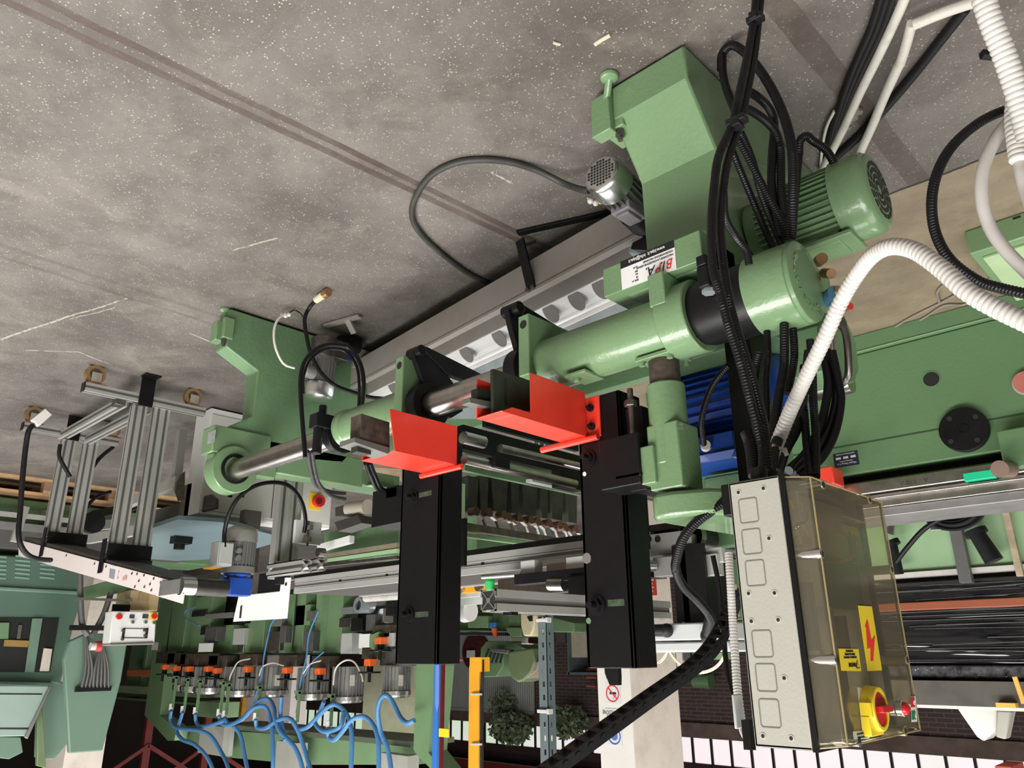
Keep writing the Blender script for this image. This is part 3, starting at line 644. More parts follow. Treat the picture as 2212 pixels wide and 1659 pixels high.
# nipples and red connector behind the cap
for a_, b_, r_ in ((PD(1768, 565, 1.75), PD(1776, 558, 1.72), .013), (PD(1780, 590, 1.70), PD(1796, 591, 1.66), .011), (PD(1795, 640, 1.64), PD(1812, 625, 1.62), .010)):
    MB().cyl(a_, b_, r_).build('brass_fitting', COPPER, mach)
t = MB(); t.cyl(PD(1780, 650, 1.66), PD(1803, 632, 1.62), .016); t.build('blue_nut', mat('blue_anodised', (.08, .22, .36), .35, .4), mach)
t = MB(); t.cyl(PD(1815, 668, 1.62), PD(1838, 661, 1.59), .007, m=REDP); t.cyl(PD(1800, 672, 1.64), PD(1822, 666, 1.61), .010, m=MOTG); t.build('red_plug', REDP, mach)
# steel rods running back between the columns
t = MB()
for (x0, y0, x1, y1, X_, r) in ((1003, 992, 1222, 1041, 1.66, .016), (1080, 968, 1235, 1000, 1.72, .014), (1000, 945, 1020, 950, 1.7, .02)):
    a = at(x0, y0, X=X_); b = at(x1, y1, X=X_); t.cyl((X_, a.y, a.z), (X_, b.y+.05, (a.z+b.z)/2), r, m=STEEL)
t.build('guide_rod', STEEL, mach)
t = MB(); t.bX(1070, 985, 1102, 1015, 1.63, .06); t.bX(1215, 1012, 1262, 1060, 1.66, .05); t.bX(1000, 970, 1255, 985, 1.80, .03); t.bX(1050, 920, 1250, 960, 1.85, .02); t.bX(1005, 935, 1255, 1070, 2.0, .02, m=GREEN2)
t.build('slide_plate', BLACKM, mach, bevel=.001)
t = MB(); t.bX(1150, 1040, 1262, 1058, 1.75, .03); t.build('pale_bar', GREYS, mach)
t = MB(); p = at(1262, 838, Y=1.44); t.box(p.x-.035, p.x+.03, 1.40, 1.48, SZ+.066, SZ+.075); t.cyl((p.x+.01, 1.425, SZ+.074), (p.x+.01, 1.425, SZ+.086), .010, seg=6); t.build('stop_foot', GREEN, sleeve, bevel=.002)
# heavy green body under/behind between the castings
t = MB(); t.box(.97, 3.0, 2.26, 2.30, .05, .50); t.build('rear_rail', GREEN2, mach, bevel=.004)
# ================================================================== CHIP CONVEYOR TROUGH ON THE FLOOR (behind the shaft)
tr = empty('chip_trough', (1.9, 1.95, 0), 'long warm-grey sheet metal trough on the floor behind the shaft of the green machine', 'conveyor')
A = Vector((1.16, 1.80, 0)); B = Vector((3.05, 2.02, 0)); dr = (B-A).normalized(); nr = Vector((-dr.y, dr.x, 0))
def T(s, w, z): return A+dr*s+nr*w+Vector((0, 0, z))
LT = (B-A).length
def tbox(t, s0, s1, w0, w1, z0, z1, m=None):
    lo = [T(s0, w0, z0), T(s1, w0, z0), T(s1, w1, z0), T(s0, w1, z0)]; hi = [T(s0, w0, z1), T(s1, w0, z1), T(s1, w1, z1), T(s0, w1, z1)]
    t.hull(lo, hi, m); return t
t = MB(); tbox(t, 0, LT, 0, .004, .095, .215); tbox(t, 0, LT, 0, .03, .205, .225); tbox(t, 0, LT, .03, .034, .14, .222); tbox(t, 0, LT, .03, .10, .14, .144)
tbox(t, 0, LT, .10, .104, .144, .235); t.build('side_channel', BEAMG, tr, bevel=.002)
# curved bright liner with round openings
t = MB()
for k in range(6):
    a0 = math.radians(k*10); a1 = math.radians((k+1)*10); f_ = lambda a: (.105+.13*math.sin(a), .235+.0+.10*(1-math.cos(a)))
    (w0, z0), (w1, z1) = f_(a0), f_(a1)
    P = [T(.05, w0, z0), T(LT+.1, w0, z0), T(LT+.1, w1, z1), T(.05, w1, z1)]; t.hull(P, [p+Vector((0, 0, -.003)) for p in P])
ln = t.build('curved_liner', mat('white_liner', (.66, .66, .66), .35, .15, .06, 8), tr, smooth=60)
for px, py in ((1128, 658), (1070, 690), (1040, 722), (968, 757), (925, 785), (860, 815), (815, 835), (1190, 632), (1250, 608)):
    # openings sit in the liner's lower part
    p = at(px, py, Z=.262); s = (p-A).dot(dr); w = .175
    t = MB(); n = 20; r = .032; cz_ = .262
    ring = [T(s+r*math.cos(2*math.pi*i/n), .135+.030*math.sin(2*math.pi*i/n), cz_-.012+.030*math.sin(2*math.pi*i/n)) for i in range(n)]
    up_ = (nr*-1+Vector((0, 0, 1))).normalized()*.006
    t.hull([q+up_*.9 for q in ring], [q+up_*1.3 for q in ring])
    t.build('liner_opening', mat('opening_grey', (.12, .115, .11), .7), ln, smooth=0)
# galvanised panel above
t = MB(); P = [T(.02, .2185, .285), T(LT-.1, .2185, .285), T(LT-.1, .32, .47), T(.02, .32, .47)]; t.hull(P, [p+Vector((0, .002, .003)) for p in P]); gp = t.build('galvanised_panel', ZINC, tr, smooth=0)
t = MB()
for px, py in ((1227, 674), (1072, 757), (1005, 793)):
    p = at(px, py, Z=.40); s = (p-A).dot(dr); c = T(s, .283, .402); t.cyl(c-Vector((0, .003, 0)), c+Vector((0, -.004, .004)), .007)
t.build('panel_screws', CHROME, gp)
t = MB(); 
lo = [T(-.05, .02, .14), T(.08, .02, .14), T(.08, .25, .16), T(-.05, .25, .16)]; hi = [T(-.03, .06, .30), T(.10, .06, .22), T(.10, .25, .32), T(-.03, .25, .36)]
t.hull(lo, hi); t.build('end_hopper', ZINC, tr, bevel=.002)
# black bent leg
p0 = at(1140, 590, Y=1.84); s = (p0-A).dot(dr)
t = MB(); w = .022
pf = [T(s+.0, -.005, .205), T(s+.0, -.02, .19), T(s+.02, -.155, .02), T(s+.02, -.14, .0)]
t.bar(T(s, -.003, .215), T(s+.005, -.05, .03), .042, .008, up=nr); t.bar(T(s+.005, -.06, .005), T(s-.30, .10, .005), .03, .01)
t.bar(T(s, -.045, .055), T(s-.05, -.02, .05), .01, .008)
t.build('bent_leg', BLACK, tr, bevel=.001)
t = MB()
for ds in (-.012, .016): t.cyl(T(s+ds, .0, .213), T(s+ds, -.012, .213), .008)
t.build('leg_bolts', BROWNST, tr)
# small bright gearmotor at the near end
fm = at(1303, 365, Z=.17)
gm2 = empty('gearmotor', (fm.x, fm.y, 0), 'small silver gearmotor with round perforated fan cap lying under the near green casting', 'motor')
d = Vector((-.35, .93, .05)).normalized(); fc = at(1297, 372, Z=.16)
bd = Vector((.1, 1, .08)).normalized()
t = MB(); t.lathe(fc, bd, [(0, .046), (.004, .054), (.016, .061), (.075, .063), (.08, .055)], 40); cw = t.build('fan_cowl', CHROME, gm2)
t = MB(); a_ = bd.cross(Vector((0, 0, 1))).normalized(); b_ = bd.cross(a_)
for i in range(-4, 5):
    for jx in range(-4, 5):
        if i*i+jx*jx < 19:
            c = fc+a_*(i*.0098)+b_*(jx*.0098)-bd*.0005; t.box(0, 0, 0, 0, 0, 0) if False else t.hull([c+a_*u+b_*v for u, v in ((-.0034, -.0034), (.0034, -.0034), (.0034, .0034), (-.0034, .0034))], [c+bd*.001+a_*u+b_*v for u, v in ((-.0034, -.0034), (.0034, -.0034), (.0034, .0034), (-.0034, .0034))])
t.build('cap_holes', DARK, cw, smooth=0)
t = MB(); t.cyl(fc+bd*.08, fc+bd*.20, .050)
for k in range(20):
    q = 2*math.pi*k/20; e = a_*math.cos(q)+b_*math.sin(q); t.bar(fc+bd*.08+e*.054, fc+bd*.20+e*.054, .003, .012, up=e)
t.build('motor_body', MOTD, gm2)
p = at(1350, 455, Z=.22); t = MB(); t.box(p.x-.035, p.x+.03, p.y-.03, p.y+.06, .20, .235); t.box(p.x-.025, p.x+.02, p.y-.02, p.y+.05, .235, .245); t.build('terminal_box', mat('lilac_grey_casting', (.30, .28, .30), .5, .2), gm2, bevel=.003)
t = MB(); t.bar(T(-.05, .06, .12), T(.02, .06, .26), .08, .08); t.cyl(fc+bd*.2, fc+bd*.27, .062); t.build('gear_housing', BLACKM, gm2, bevel=.003)
# its terminal block and loose wires
t = MB(); c = PD(1292, 436, 2.30)
for i in range(3): t.sphere(c+Vector((.012*i-.01, -.01*i, .008*(i % 2))), .0095, seg=8)
tb = t.build('terminal_block', WPLAST); tag(tb, 'small white terminal connector on loose wires beside the silver gearmotor', 'connector')
t = MB(); t.tube([PD(1328, 430, 2.30), PD(1312, 428, 2.30), PD(1300, 440, 2.29), PD(1280, 433, 2.30), PD(1268, 428, 2.30)], .0018, 6, step=.004); tag(t.build('loose_wires', YELB), 'thin yellow and green wires at the silver gearmotor terminal', 'wire')
# the gearmotor standing at the far end of the trough
g3 = empty('gearmotor', at(700, 740, Z=.0), 'small upright grey gearmotor with silver dome cap in front of the far green casting', 'motor')
axd = Vector((.03, -.02, 1)).normalized(); b0 = at(702, 735, X=2.86); tp = at(685, 865, X=2.86)
dd = (tp-b0).normalized()
L_ = (tp-b0).length
t = MB(); t.cyl(b0, b0+dd*(L_*.32), .062, .054); t.box(b0.x-.05, b0.x+.04, b0.y-.02, b0.y+.10, b0.z, b0.z+.09); gh = t.build('gear_housing', STEELD, g3, bevel=.004)
t = MB(); t.cyl(b0+dd*(L_*.32), b0+dd*(L_*.76), .056)
for k in range(20):
    q = 2*math.pi*k/20; e = Vector((math.cos(q), math.sin(q), 0)); t.bar(b0+dd*(L_*.38)+e*.058, b0+dd*(L_*.74)+e*.058, .003, .012, up=e)
mb3 = t.build('motor_body', MOTG, g3)
t = MB(); t.lathe(b0+dd*(L_*.76), dd, [(0, .067), (L_*.16, .067), (L_*.21, .060), (L_*.24, .040)], 36); t.build('dome_cap', CHROME, g3)
c = at(648, 797, X=2.80); t = MB(); t.cyl(c+Vector((0, .02, 0)), c+Vector((0, .07, 0)), .030, seg=10); t.build('terminal_box', MOTG, g3, bevel=.004)
c = at(752, 772, X=2.88); t = MB(); t.cyl(c, c+Vector((-.02, 0, 0)), .02); t.build('blue_bush', BLUE, g3)
# grey mounting frame at the far end
t = MB(); q = at(700, 718, Z=0); t.bar(at(703, 704, Z=.01), at(778, 683, Z=.01), .03, .012); t.bar(at(750, 690, Z=.01), at(765, 720, Z=.06), .03, .012)
t.bX(760, 715, 830, 745, 2.9, .03); t.bX(770, 750, 800, 800, 2.92, .03); t.bar(T(LT-.1, .05, .08), T(LT+.1, .05, .08), .06, .05)
t.build('mounting_frame', BEAMG, tr, bevel=.001)
t = MB(); t.cyl(at(735, 745, X=2.9), at(770, 745, X=2.9), .045); t.build('shaft_bearing', BLACKM, tr)
# ================================================================== ELECTRICAL ENCLOSURE
EY = 1.11
def eX(px, py): return at(px, py, Y=EY).x
XF = eX(1746, 1040); XG = eX(1688, 1035); XB_ = eX(1572, 1045)
EY1 = at(1908, 1085, X=XF).y; EZ0 = at(1690, 1024, Y=EY).z; EZ1 = at(1745, 1628, X=XG).z
enc = empty('electrical_enclosure', ((XF+XB_)/2, (EY+EY1)/2, EZ0), 'pale grey electrical enclosure with a smoky see-through cover and a red and yellow switch', 'electrical box')
t = MB(); w = .006
t.box(XG+.004, XB_, EY, EY+w, EZ0, EZ1); t.box(XG+.004, XB_, EY1-w, EY1, EZ0, EZ1)
t.box(XG+.004, XB_, EY, EY1, EZ0, EZ0+w); t.box(XG+.004, XB_, EY, EY1, EZ1-w, EZ1); t.box(XB_-w, XB_, EY, EY1, EZ0, EZ1)
base = t.build('base_shell', GREYP, enc, bevel=.002)
t = MB()
def sideuv(px, py): p = at(px, py, Y=EY-.0005); return p
for (px, py) in ((1596, 1101), (1623, 1168), (1635, 1237), (1648, 1390), (1655, 1465), (1664, 1540)):
    pass
def rring(t, cx_, cz2, hw, hh, r, y, wd=.0008):
    """rounded rectangular groove line on the side wall"""
    def loop(e):
        P = []
        for (sx_, sz_, a0) in ((1, 1, 0), (-1, 1, 90), (-1, -1, 180), (1, -1, 270)):
            for k in range(5):
                a = math.radians(a0+k*22.5); P.append((cx_+sx_*(hw-r)+math.cos(a)*(r+e), cz2+sz_*(hh-r)+math.sin(a)*(r+e)))
        return P
    A_, B_ = loop(-wd), loop(wd); n = len(A_); vs = [(p[0], y, p[1]) for p in A_+B_]
    t.faces(vs, [(i, (i+1) % n, n+(i+1) % n, n+i) for i in range(n)])
KN = mat('knockout_shadow_groove', (.16, .16, .14), .7)
k_ = 0
for i, (px, py) in enumerate(((1617, 1103), (1624, 1170), (1632, 1238), (1647, 1391), (1655, 1464), (1663, 1541))):
    p = at(px, py, Y=EY); t = MB(); rring(t, p.x, p.z, .0150, .0185, .004, EY-.0006); o = t.build('knockout', KN, base, smooth=0)
for px, py in ((1595, 1064), (1649, 1055), (1661, 1163), (1617, 1282), (1673, 1281), (1623, 1342), (1681, 1339), (1694, 1465), (1648, 1590), (1709, 1595)):
    p = at(px, py, Y=EY-.0004); t = MB(); t.cyl((p.x, EY, p.z), (p.x, EY-.0006, p.z), .0045, m=mat('screw_boss', (.42, .42, .36), .5)); t.cyl((p.x, EY, p.z), (p.x, EY-.0010, p.z), .0026, m=DARK)
    t.build('screw_hole', DARK, base, smooth=0)
t = MB()
for yz in ((EY-.001, EY+.008, EZ0-.001, EZ1+.001), (EY1-.008, EY1+.001, EZ0-.001, EZ1+.001), (EY+.008, EY1-.008, EZ0-.001, EZ0+.008), (EY+.008, EY1-.008, EZ1-.008, EZ1+.001)): t.box(XG-.004, XG+.004, *yz)
gk = t.build('black_gasket', BLACK, enc)
t = MB()
# smoky cover: thin-walled shell, open towards the base
sm = bpy.data.materials.new('smoky_polycarbonate'); sm.use_nodes = True; nt = sm.node_tree
pb_ = nt.nodes['Principled BSDF']; pb_.inputs['Base Color'].default_value = (.62, .55, .36, 1); pb_.inputs['Roughness'].default_value = .06
pb_.inputs['IOR'].default_value = 1.25; pb_.inputs['Transmission Weight'].default_value = 1.0
tr_ = nt.nodes.new('ShaderNodeBsdfTransparent'); tr_.inputs[0].default_value = (.93, .89, .76, 1)
gl_ = nt.nodes.new('ShaderNodeBsdfGlossy'); gl_.inputs['Roughness'].default_value = .12; gl_.inputs[0].default_value = (.9, .85, .7, 1)
df_ = nt.nodes.new('ShaderNodeBsdfDiffuse'); df_.inputs[0].default_value = (.45, .41, .30, 1)
fz = nt.nodes.new('ShaderNodeFresnel'); fz.inputs[0].default_value = 1.5
m1 = nt.nodes.new('ShaderNodeMixShader'); m1.inputs[0].default_value = .17; nt.links.new(tr_.outputs[0], m1.inputs[1]); nt.links.new(df_.outputs[0], m1.inputs[2])
m2 = nt.nodes.new('ShaderNodeMixShader'); nt.links.new(fz.outputs[0], m2.inputs[0]); nt.links.new(m1.outputs[0], m2.inputs[1]); nt.links.new(gl_.outputs[0], m2.inputs[2])
nt.links.new(m2.outputs[0], nt.nodes['Material Output'].inputs['Surface'])
ins = .004
lo = [(XG-.004, EY+ins, EZ0+ins), (XG-.004, EY1-ins, EZ0+ins), (XG-.004, EY1-ins, EZ1-ins), (XG-.004, EY+ins, EZ1-ins)]
hi = [(XF, EY+ins*2.2, EZ0+ins*2.2), (XF, EY1-ins*2.2, EZ0+ins*2.2), (XF, EY1-ins*2.2, EZ1-ins*2.2), (XF, EY+ins*2.2, EZ1-ins*2.2)]
t.faces(lo+hi, [(0, 1, 5, 4), (1, 2, 6, 5), (2, 3, 7, 6), (3, 0, 4, 7), (4, 5, 6, 7)])
cov = t.build('clear_cover', sm, enc, bevel=.006, label='smoky see-through cover')
EDGE = mat('cover_edge', (.30, .24, .12), .25, 0, .05)
t = MB(); c_ = [Vector(v) for v in hi]
for i in range(4): t.cyl(c_[i], c_[(i+1) % 4], .0014, seg=8)
for i in range(4): t.cyl(Vector(lo[i]), c_[i], .0010, seg=8)
t.build('cover_rim', EDGE, cov)
# screw posts of the cover
for (px, py) in ((1771, 1195), (1798, 1426), (1926, 1230), (1959, 1425), (1778, 1047), (1878, 1077), (1957, 1590), (1856, 1605)):
    p = at(px, py, X=XF); t = MB()
    p.y = min(max(p.y, EY+.012), EY1-.012); p.z = min(max(p.z, EZ0+.012), EZ1-.012)
    t.cyl((XF-.0008, p.y, p.z), (XG+.01, p.y, p.z), .0075, m=CHROME if p.y < EY+.1 else EDGE); t.cyl((XF-.0012, p.y, p.z), (XF-.0006, p.y, p.z), .0048, m=DARK); t.build('cover_screw', CHROME, cov)
# things inside
t = MB(); t.box(XG+.026, XG+.030, EY+.012, EY1-.012, EZ0+.012, EZ1-.012); mp = t.build('mounting_plate', mat('inner_plate', (.60, .57, .44), .6), enc, smooth=0)
def inside(nm, px0, py0, px1, py1, X_, dep, m, lab=None):
    X_ -= .024; dep = min(dep, .03); a = at(px0, py0, X=X_); b = at(px1, py1, X=X_); t = MB(); cl = lambda v, l, h: min(max(v, l), h)
    t.box(X_, X_+dep, cl(a.y, EY+.012, EY1-.012), cl(b.y, EY+.012, EY1-.012), cl(a.z, EZ0+.012, EZ1-.012), cl(b.z, EZ0+.012, EZ1-.012)); return t.build(nm, m, mp, bevel=.001, label=lab)
inside('relay', 1735, 1255, 1776, 1405, XG+.01, .03, mat('dark_relay', (.03, .028, .028), .4))
inside('grey_rail', 1716, 1225, 1772, 1415, XG+.03, .01, GREYS); inside('contactor', 1790, 1310, 1815, 1420, XG+.02, .04, mat('relay_beige', (.38, .33, .25), .5)); inside('fuse_holder', 1822, 1330, 1840, 1410, XG+.02, .03, mat('relay_grey', (.25, .24, .20), .5))
inside('control_board', 1780, 1200, 1870, 1320, XG+.04, .004, mat('pcb_green', (.10, .20, .14), .5)); inside('transformer', 1740, 1430, 1850, 1590, XG+.03, .04, mat('brown_transformer', (.10, .075, .05), .6))
inside('terminal_strip', 1818, 1112, 1872, 1130, XG+.005, .015, mat('ivory_terminals', (.70, .62, .40), .5), 'ivory terminal strip'); inside('yellow_terminals', 1820, 1132, 1855, 1158, XG+.008, .015, YELB)
inside('cable_duct', 1700, 1150, 1755, 1180, XG+.01, .03, mat('duct_tan', (.42, .35, .18), .6))
random.seed(3)
for k, (m_, pts) in enumerate((
    (REDB, [(1835, 1150), (1846, 1180), (1840, 1200), (1815, 1212), (1770, 1215)]), (REDB, [(1842, 1150), (1850, 1185), (1838, 1208), (1800, 1216)]),
    (BLUEP, [(1862, 1140), (1868, 1175), (1862, 1205), (1840, 1218)]), (YELB, [(1695, 1078), (1706, 1085), (1714, 1098)]), (YELB, [(1690, 1085), (1702, 1095), (1712, 1100)]),
    (GREYS, [(1730, 1085), (1732, 1105), (1715, 1118), (1700, 1120)]), (LGREEN, [(1735, 1130), (1715, 1135), (1703, 1150)]), (LGREEN, [(1725, 1125), (1710, 1140), (1708, 1155)]),
    (GREYS, [(1720, 1060), (1705, 1075), (1700, 1100), (1720, 1120)]), (MOTG, [(1745, 1100), (1742, 1125), (1715, 1130), (1698, 1135)]), (YELB, [(1730, 1125), (1738, 1145), (1745, 1165)]))):
    P = []
    for a, b in pts:
        p = at(a, b, X=XG-.018+.004*(k % 4)); p.y = max(p.y, EY+.008); P.append(p)
    MB().tube(P, .0017, 6, step=.006).build('inner_wire', m_, mp)
# stickers on the cover
def quadX(pts, X_, m, nm, par, off=0, lab=None):
    t = MB(); P = pxX(pts, X_-off); t.prism(P, 'X', X_-off-.0003, X_-off); return t.build(nm, m, par, smooth=0, label=lab)
ys = quadX([(1853, 1308), (1883, 1310), (1905, 1448), (1874, 1450)], XF, YELB, 'warning_sticker', cov, .0008, 'yellow sticker with red lightning bolt')
quadX([(1874, 1338), (1883, 1385), (1890, 1372), (1886, 1428), (1881, 1428), (1881, 1398), (1874, 1402), (1871, 1355), (1869, 1355), (1873, 1338), (1876, 1350)], XF, INKR, 'lightning_bolt', ys, .0014)
y2 = quadX([(1811, 1401), (1854, 1402), (1860, 1450), (1817, 1449)], XF, YELB, 'attention_sticker', cov, .0008, 'small yellow attention sticker')
c = at(1836, 1436, X=XF); text('lettering', 'ATTENZIONE', y2, (XF-.0014, c.y+.009, c.z), .0075, INK, '-X', fit=.034)
for k, s in enumerate(('TOGLIERE LA TENSIONE', 'PRIMA DI APRIRE', 'LO SPORTELLO')):
    text('lettering', s, y2, (XF-.0014, c.y+.002, c.z-.010-.0042*k), .0038, INK, '-X', fit=(.046, .036, .026)[k])
tri = at(1851, 1434, X=XF); tt = MB(); yy, zz = tri.y-.001, tri.z
tt.prism([(yy-.007, zz+.006), (yy+.007, zz+.006), (yy, zz-.006)][::-1], 'X', XF-.0015, XF-.0013, m=INK); tt.prism([(yy-.0045, zz+.0045), (yy+.0045, zz+.0045), (yy, zz-.0035)], 'X', XF-.0018, XF-.0016, m=YELB)
tt.build('warning_triangle', INK, y2, smooth=0)
# rotary switch
sc_c = at(1868, 1530, X=XF-.012); R_ = .030
bp_ = quadX([(1852, 1485), (1905, 1490), (1913, 1575), (1862, 1578)], XF, mat('switch_plate', (.62, .58, .45), .4), 'switch_plate', enc, .0005)
cc = Vector((XF, at(1878, 1530, X=XF).y-.003, at(1878, 1530, X=XF).z))
t = MB(); t.cyl(cc, cc-Vector((.018, 0, 0)), .031, .029, seg=44, hollow=.023); t.box(cc.x-.016, cc.x, cc.y-.034, cc.y-.02, cc.z-.010, cc.z+.010); t.box(cc.x-.012, cc.x, cc.y-.035, cc.y+.012, cc.z+.008, cc.z+.034)
sw = t.build('switch_collar', YELB, enc, bevel=.001, label='yellow switch collar')
t = MB(); t.cyl(cc-Vector((.002, 0, 0)), cc-Vector((.016, 0, 0)), .0232, seg=40); t.box(cc.x-.026, cc.x-.014, cc.y-.016, cc.y+.022, cc.z-.0045, cc.z+.0045)
t.build('switch_handle', REDB, sw, bevel=.0012, label='red rotary handle')
l1 = quadX([(1885, 1568), (1912, 1566), (1913, 1577), (1887, 1579)], XF, REDP, 'red_plate', enc, .0007)
l2 = quadX([(1842, 1580), (1878, 1578), (1878, 1596), (1844, 1597)], XF, mat('pale_green_label', (.52, .55, .42), .5), 'door_label', enc, .0007)
c = at(1861, 1588, X=XF); 
for k, s in enumerate(('APERTURA PORTA', 'IN POSIZIONE O')): text('lettering', s, l2, (XF-.0012, c.y, c.z+.002-.0045*k), .0036, INK, '-X', fit=.036)
# start stop pair
pp = quadX([(1966, 1505), (1977, 1504), (1981, 1559), (1969, 1560)], XF-.001, PAPER, 'button_plate', enc, .0005)
def q2(pts, m, nm): return quadX(pts, XF-.001, m, nm, pp, .0011)
r1 = q2([(1966, 1507), (1975, 1506), (1977, 1527), (1968, 1528)], REDB, 'stop_mark'); r2 = q2([(1969, 1536), (1977, 1535), (1979, 1554), (1970, 1555)], mat('green_mark', (.02, .22, .08), .4), 'start_mark')
c = at(1971, 1517, X=XF); text('lettering', 'O', r1, (XF-.0028, c.y, c.z), .010, PAPER, '-X', .7); c = at(1974, 1545, X=XF); text('lettering', 'I', r2, (XF-.0028, c.y, c.z), .010, PAPER, '-X')
bc_ = at(1938, 1530, X=XF); bx = Vector((XF, bc_.y, bc_.z))
t = MB(); t.cyl(bx, bx-Vector((.010, 0, 0)), .0115); ub = t.build('button_ring', CHROME, enc, bevel=.001)
t = MB(); t.lathe(bx-Vector((.010, 0, 0)), (-1, 0, 0), [(0, .0095), (.004, .009), (.008, .004)], 24); t.build('stop_button', REDB, ub)
# plastic back cover strip on the -Y edge and bottom cable glands
for px in (1652, 1666, 1690, 1702):
    p = at(px, 1022, Z=EZ0-.001); 
for k, (yy) in enumerate((EY+.02, EY+.06, EY+.10, EY+.14, EY+.19)):
    t = MB(); t.cyl(((XG+XB_)/2, yy, EZ0-.02), ((XG+XB_)/2, yy, EZ0+.001), .013, m=BLACK); t.build('cable_gland', BLACK, base)
t = MB(); t.box(XB_, XB_+.016, 1.115, 1.5, EZ0, EZ0+.05); t.build('mounting_bracket', BLACK, mach, bevel=.002)
# second slim enclosure seen edge-on behind the first
t = MB(); t.bY(1579, 1500, 1592, 1575, 1.30, .03); tag(t.build('wiring_duct', GREYS, bevel=.002), 'narrow grey plastic wiring duct standing just behind the pale grey enclosure', 'duct')
# ================================================================== SMALL JUNCTION BOX
t = MB(); p0 = at(1372, 1410, Y=1.92); p1 = at(1575, 1342, Y=1.92)
t.box(p0.x, p1.x, 1.92, 2.06, p1.z, at(1450, 1385, Y=1.92).z); t.box(p0.x-.004, p1.x+.004, 1.915, 2.065, at(1450, 1387, Y=1.92).z, p0.z)
jb = t.build('junction_box', mat('junction_grey', (.50, .52, .52), .45, 0, .02), bevel=.005); tag(jb, 'long light grey junction box with two black hose elbows, hung above the black end plate', 'electrical box')
t = MB(); e0 = at(1440, 1362, Y=1.90); t.sphere(e0, .019); t.cyl(e0, at(1393, 1362, Y=1.88), .0165, .0155); t.build('hose_elbow', RUBBER2, jb)
t = MB(); e1 = at(1530, 1374, Y=1.89); t.sphere(e1, .021); t.cyl(e1, at(1538, 1338, Y=1.87), .019, .019); t.build('hose_elbow', RUBBER2, jb)
# ================================================================== HOSES AND CABLES
def hose(pts, d, r, m=RUBBER, pitch=.0055, amp=.11, label='', cat='hose', name='corrugated_hose', group=None, seg=12):
    n = len(pts)
    if isinstance(d, (int, float)): d = (d, d)
    if len(d) != n:
        d = [d[0]+(d[-1]-d[0])*i/(n-1) for i in range(n)] if len(d) == 2 else d
    t = MB(); t.tube([PD(a, b, q) for (a, b), q in zip(pts, d)], r, seg, pitch=pitch, amp=amp)
    return tag(t.build(name, m, smooth=60), label, cat, group)
H = hose
# pair that comes in over the floor and passes in front of the casting and the coupling
H([(1634, -20), (1627, 50), (1612, 130), (1595, 208), (1582, 268), (1553, 335), (1543, 400), (1537, 480), (1540, 575), (1557, 638), (1573, 700), (1599, 780), (1624, 875), (1646, 955), (1650, 1012)], (1.78, 1.72, 1.66, 1.60, 1.56, 1.50, 1.46, 1.42, 1.38, 1.36, 1.35, 1.34, 1.33, 1.32, 1.30), .0085, label='black corrugated hose crossing in front of the coupling, left one of the pair')
H([(1645, -20), (1638, 50), (1628, 130), (1612, 208), (1598, 268), (1574, 340), (1563, 400), (1556, 480), (1563, 575), (1580, 670), (1608, 765), (1632, 844), (1650, 923), (1658, 1012)], (1.80, 1.74, 1.68, 1.63, 1.58, 1.52, 1.48, 1.44, 1.40, 1.38, 1.36, 1.35, 1.33, 1.30), .0085, label='black corrugated hose crossing in front of the coupling, right one of the pair')
H([(1558, 150), (1560, 118), (1580, 98), (1608, 113), (1643, 154), (1675, 208), (1700, 271), (1712, 335), (1713, 430), (1710, 515)], (1.98, 1.94, 1.9, 1.86, 1.80, 1.75, 1.70, 1.66, 1.64, 1.66), .0110, label='thick black corrugated hose arching over the foot of the near casting')
H([(1561, 118), (1562, 160), (1572, 200), (1590, 250), (1590, 300)], (1.93, 1.90, 1.86, 1.8, 1.75), .0100, amp=.10, label='short black hose dropping from the arch beside the near casting')
H([(1600, 188), (1640, 212), (1665, 240), (1673, 275), (1668, 335), (1668, 414), (1688, 510)], (1.72, 1.78, 1.80, 1.8, 1.78, 1.76, 1.74), .0100, amp=.05, label='smooth-looking black hose running down the side of the near casting', name='black_hose')
H([(1592, 228), (1627, 242), (1668, 275), (1685, 320), (1688, 414), (1704, 510)], (1.68, 1.74, 1.78, 1.78, 1.75, 1.72), .0100, label='black corrugated hose beside the smooth one on the near casting')
H([(1589, 290), (1621, 350), (1659, 423), (1687, 477), (1701, 520)], (1.66, 1.68, 1.70, 1.70, 1.70), .0085, amp=.22, label='glossy ribbed black hose running diagonally to the green end cap')
H([(1600, 285), (1625, 345), (1643, 414), (1668, 480), (1690, 530)], (1.74, 1.75, 1.76, 1.76, 1.75), .0085, label='black hose just behind the glossy ribbed diagonal one')
H([(1572, 300), (1592, 350), (1625, 430), (1650, 490), (1672, 540)], (1.78, 1.79, 1.80, 1.8, 1.8), .0085, label='black hose deepest in the bundle over the near casting')
H([(1563, 415), (1567, 470), (1590, 512), (1612, 540), (1618, 572)], (1.52, 1.54, 1.56, 1.56, 1.56), .0080, amp=.04, name='black_cable', label='black cable bending down to the clamp on the black coupling', cat='cable')
H([(1726, 335), (1728, 305), (1742, 294), (1757, 305), (1785, 325), (1806, 360)], (1.80, 1.80, 1.80, 1.80, 1.80, 1.80), .0100, label='black corrugated hose with an elbow leading into the finned green motor')
H([(1727, 330), (1722, 380), (1716, 450), (1712, 515)], (1.80, 1.78, 1.76, 1.74), .0085, label='black hose below the elbow, next to the finned green motor')
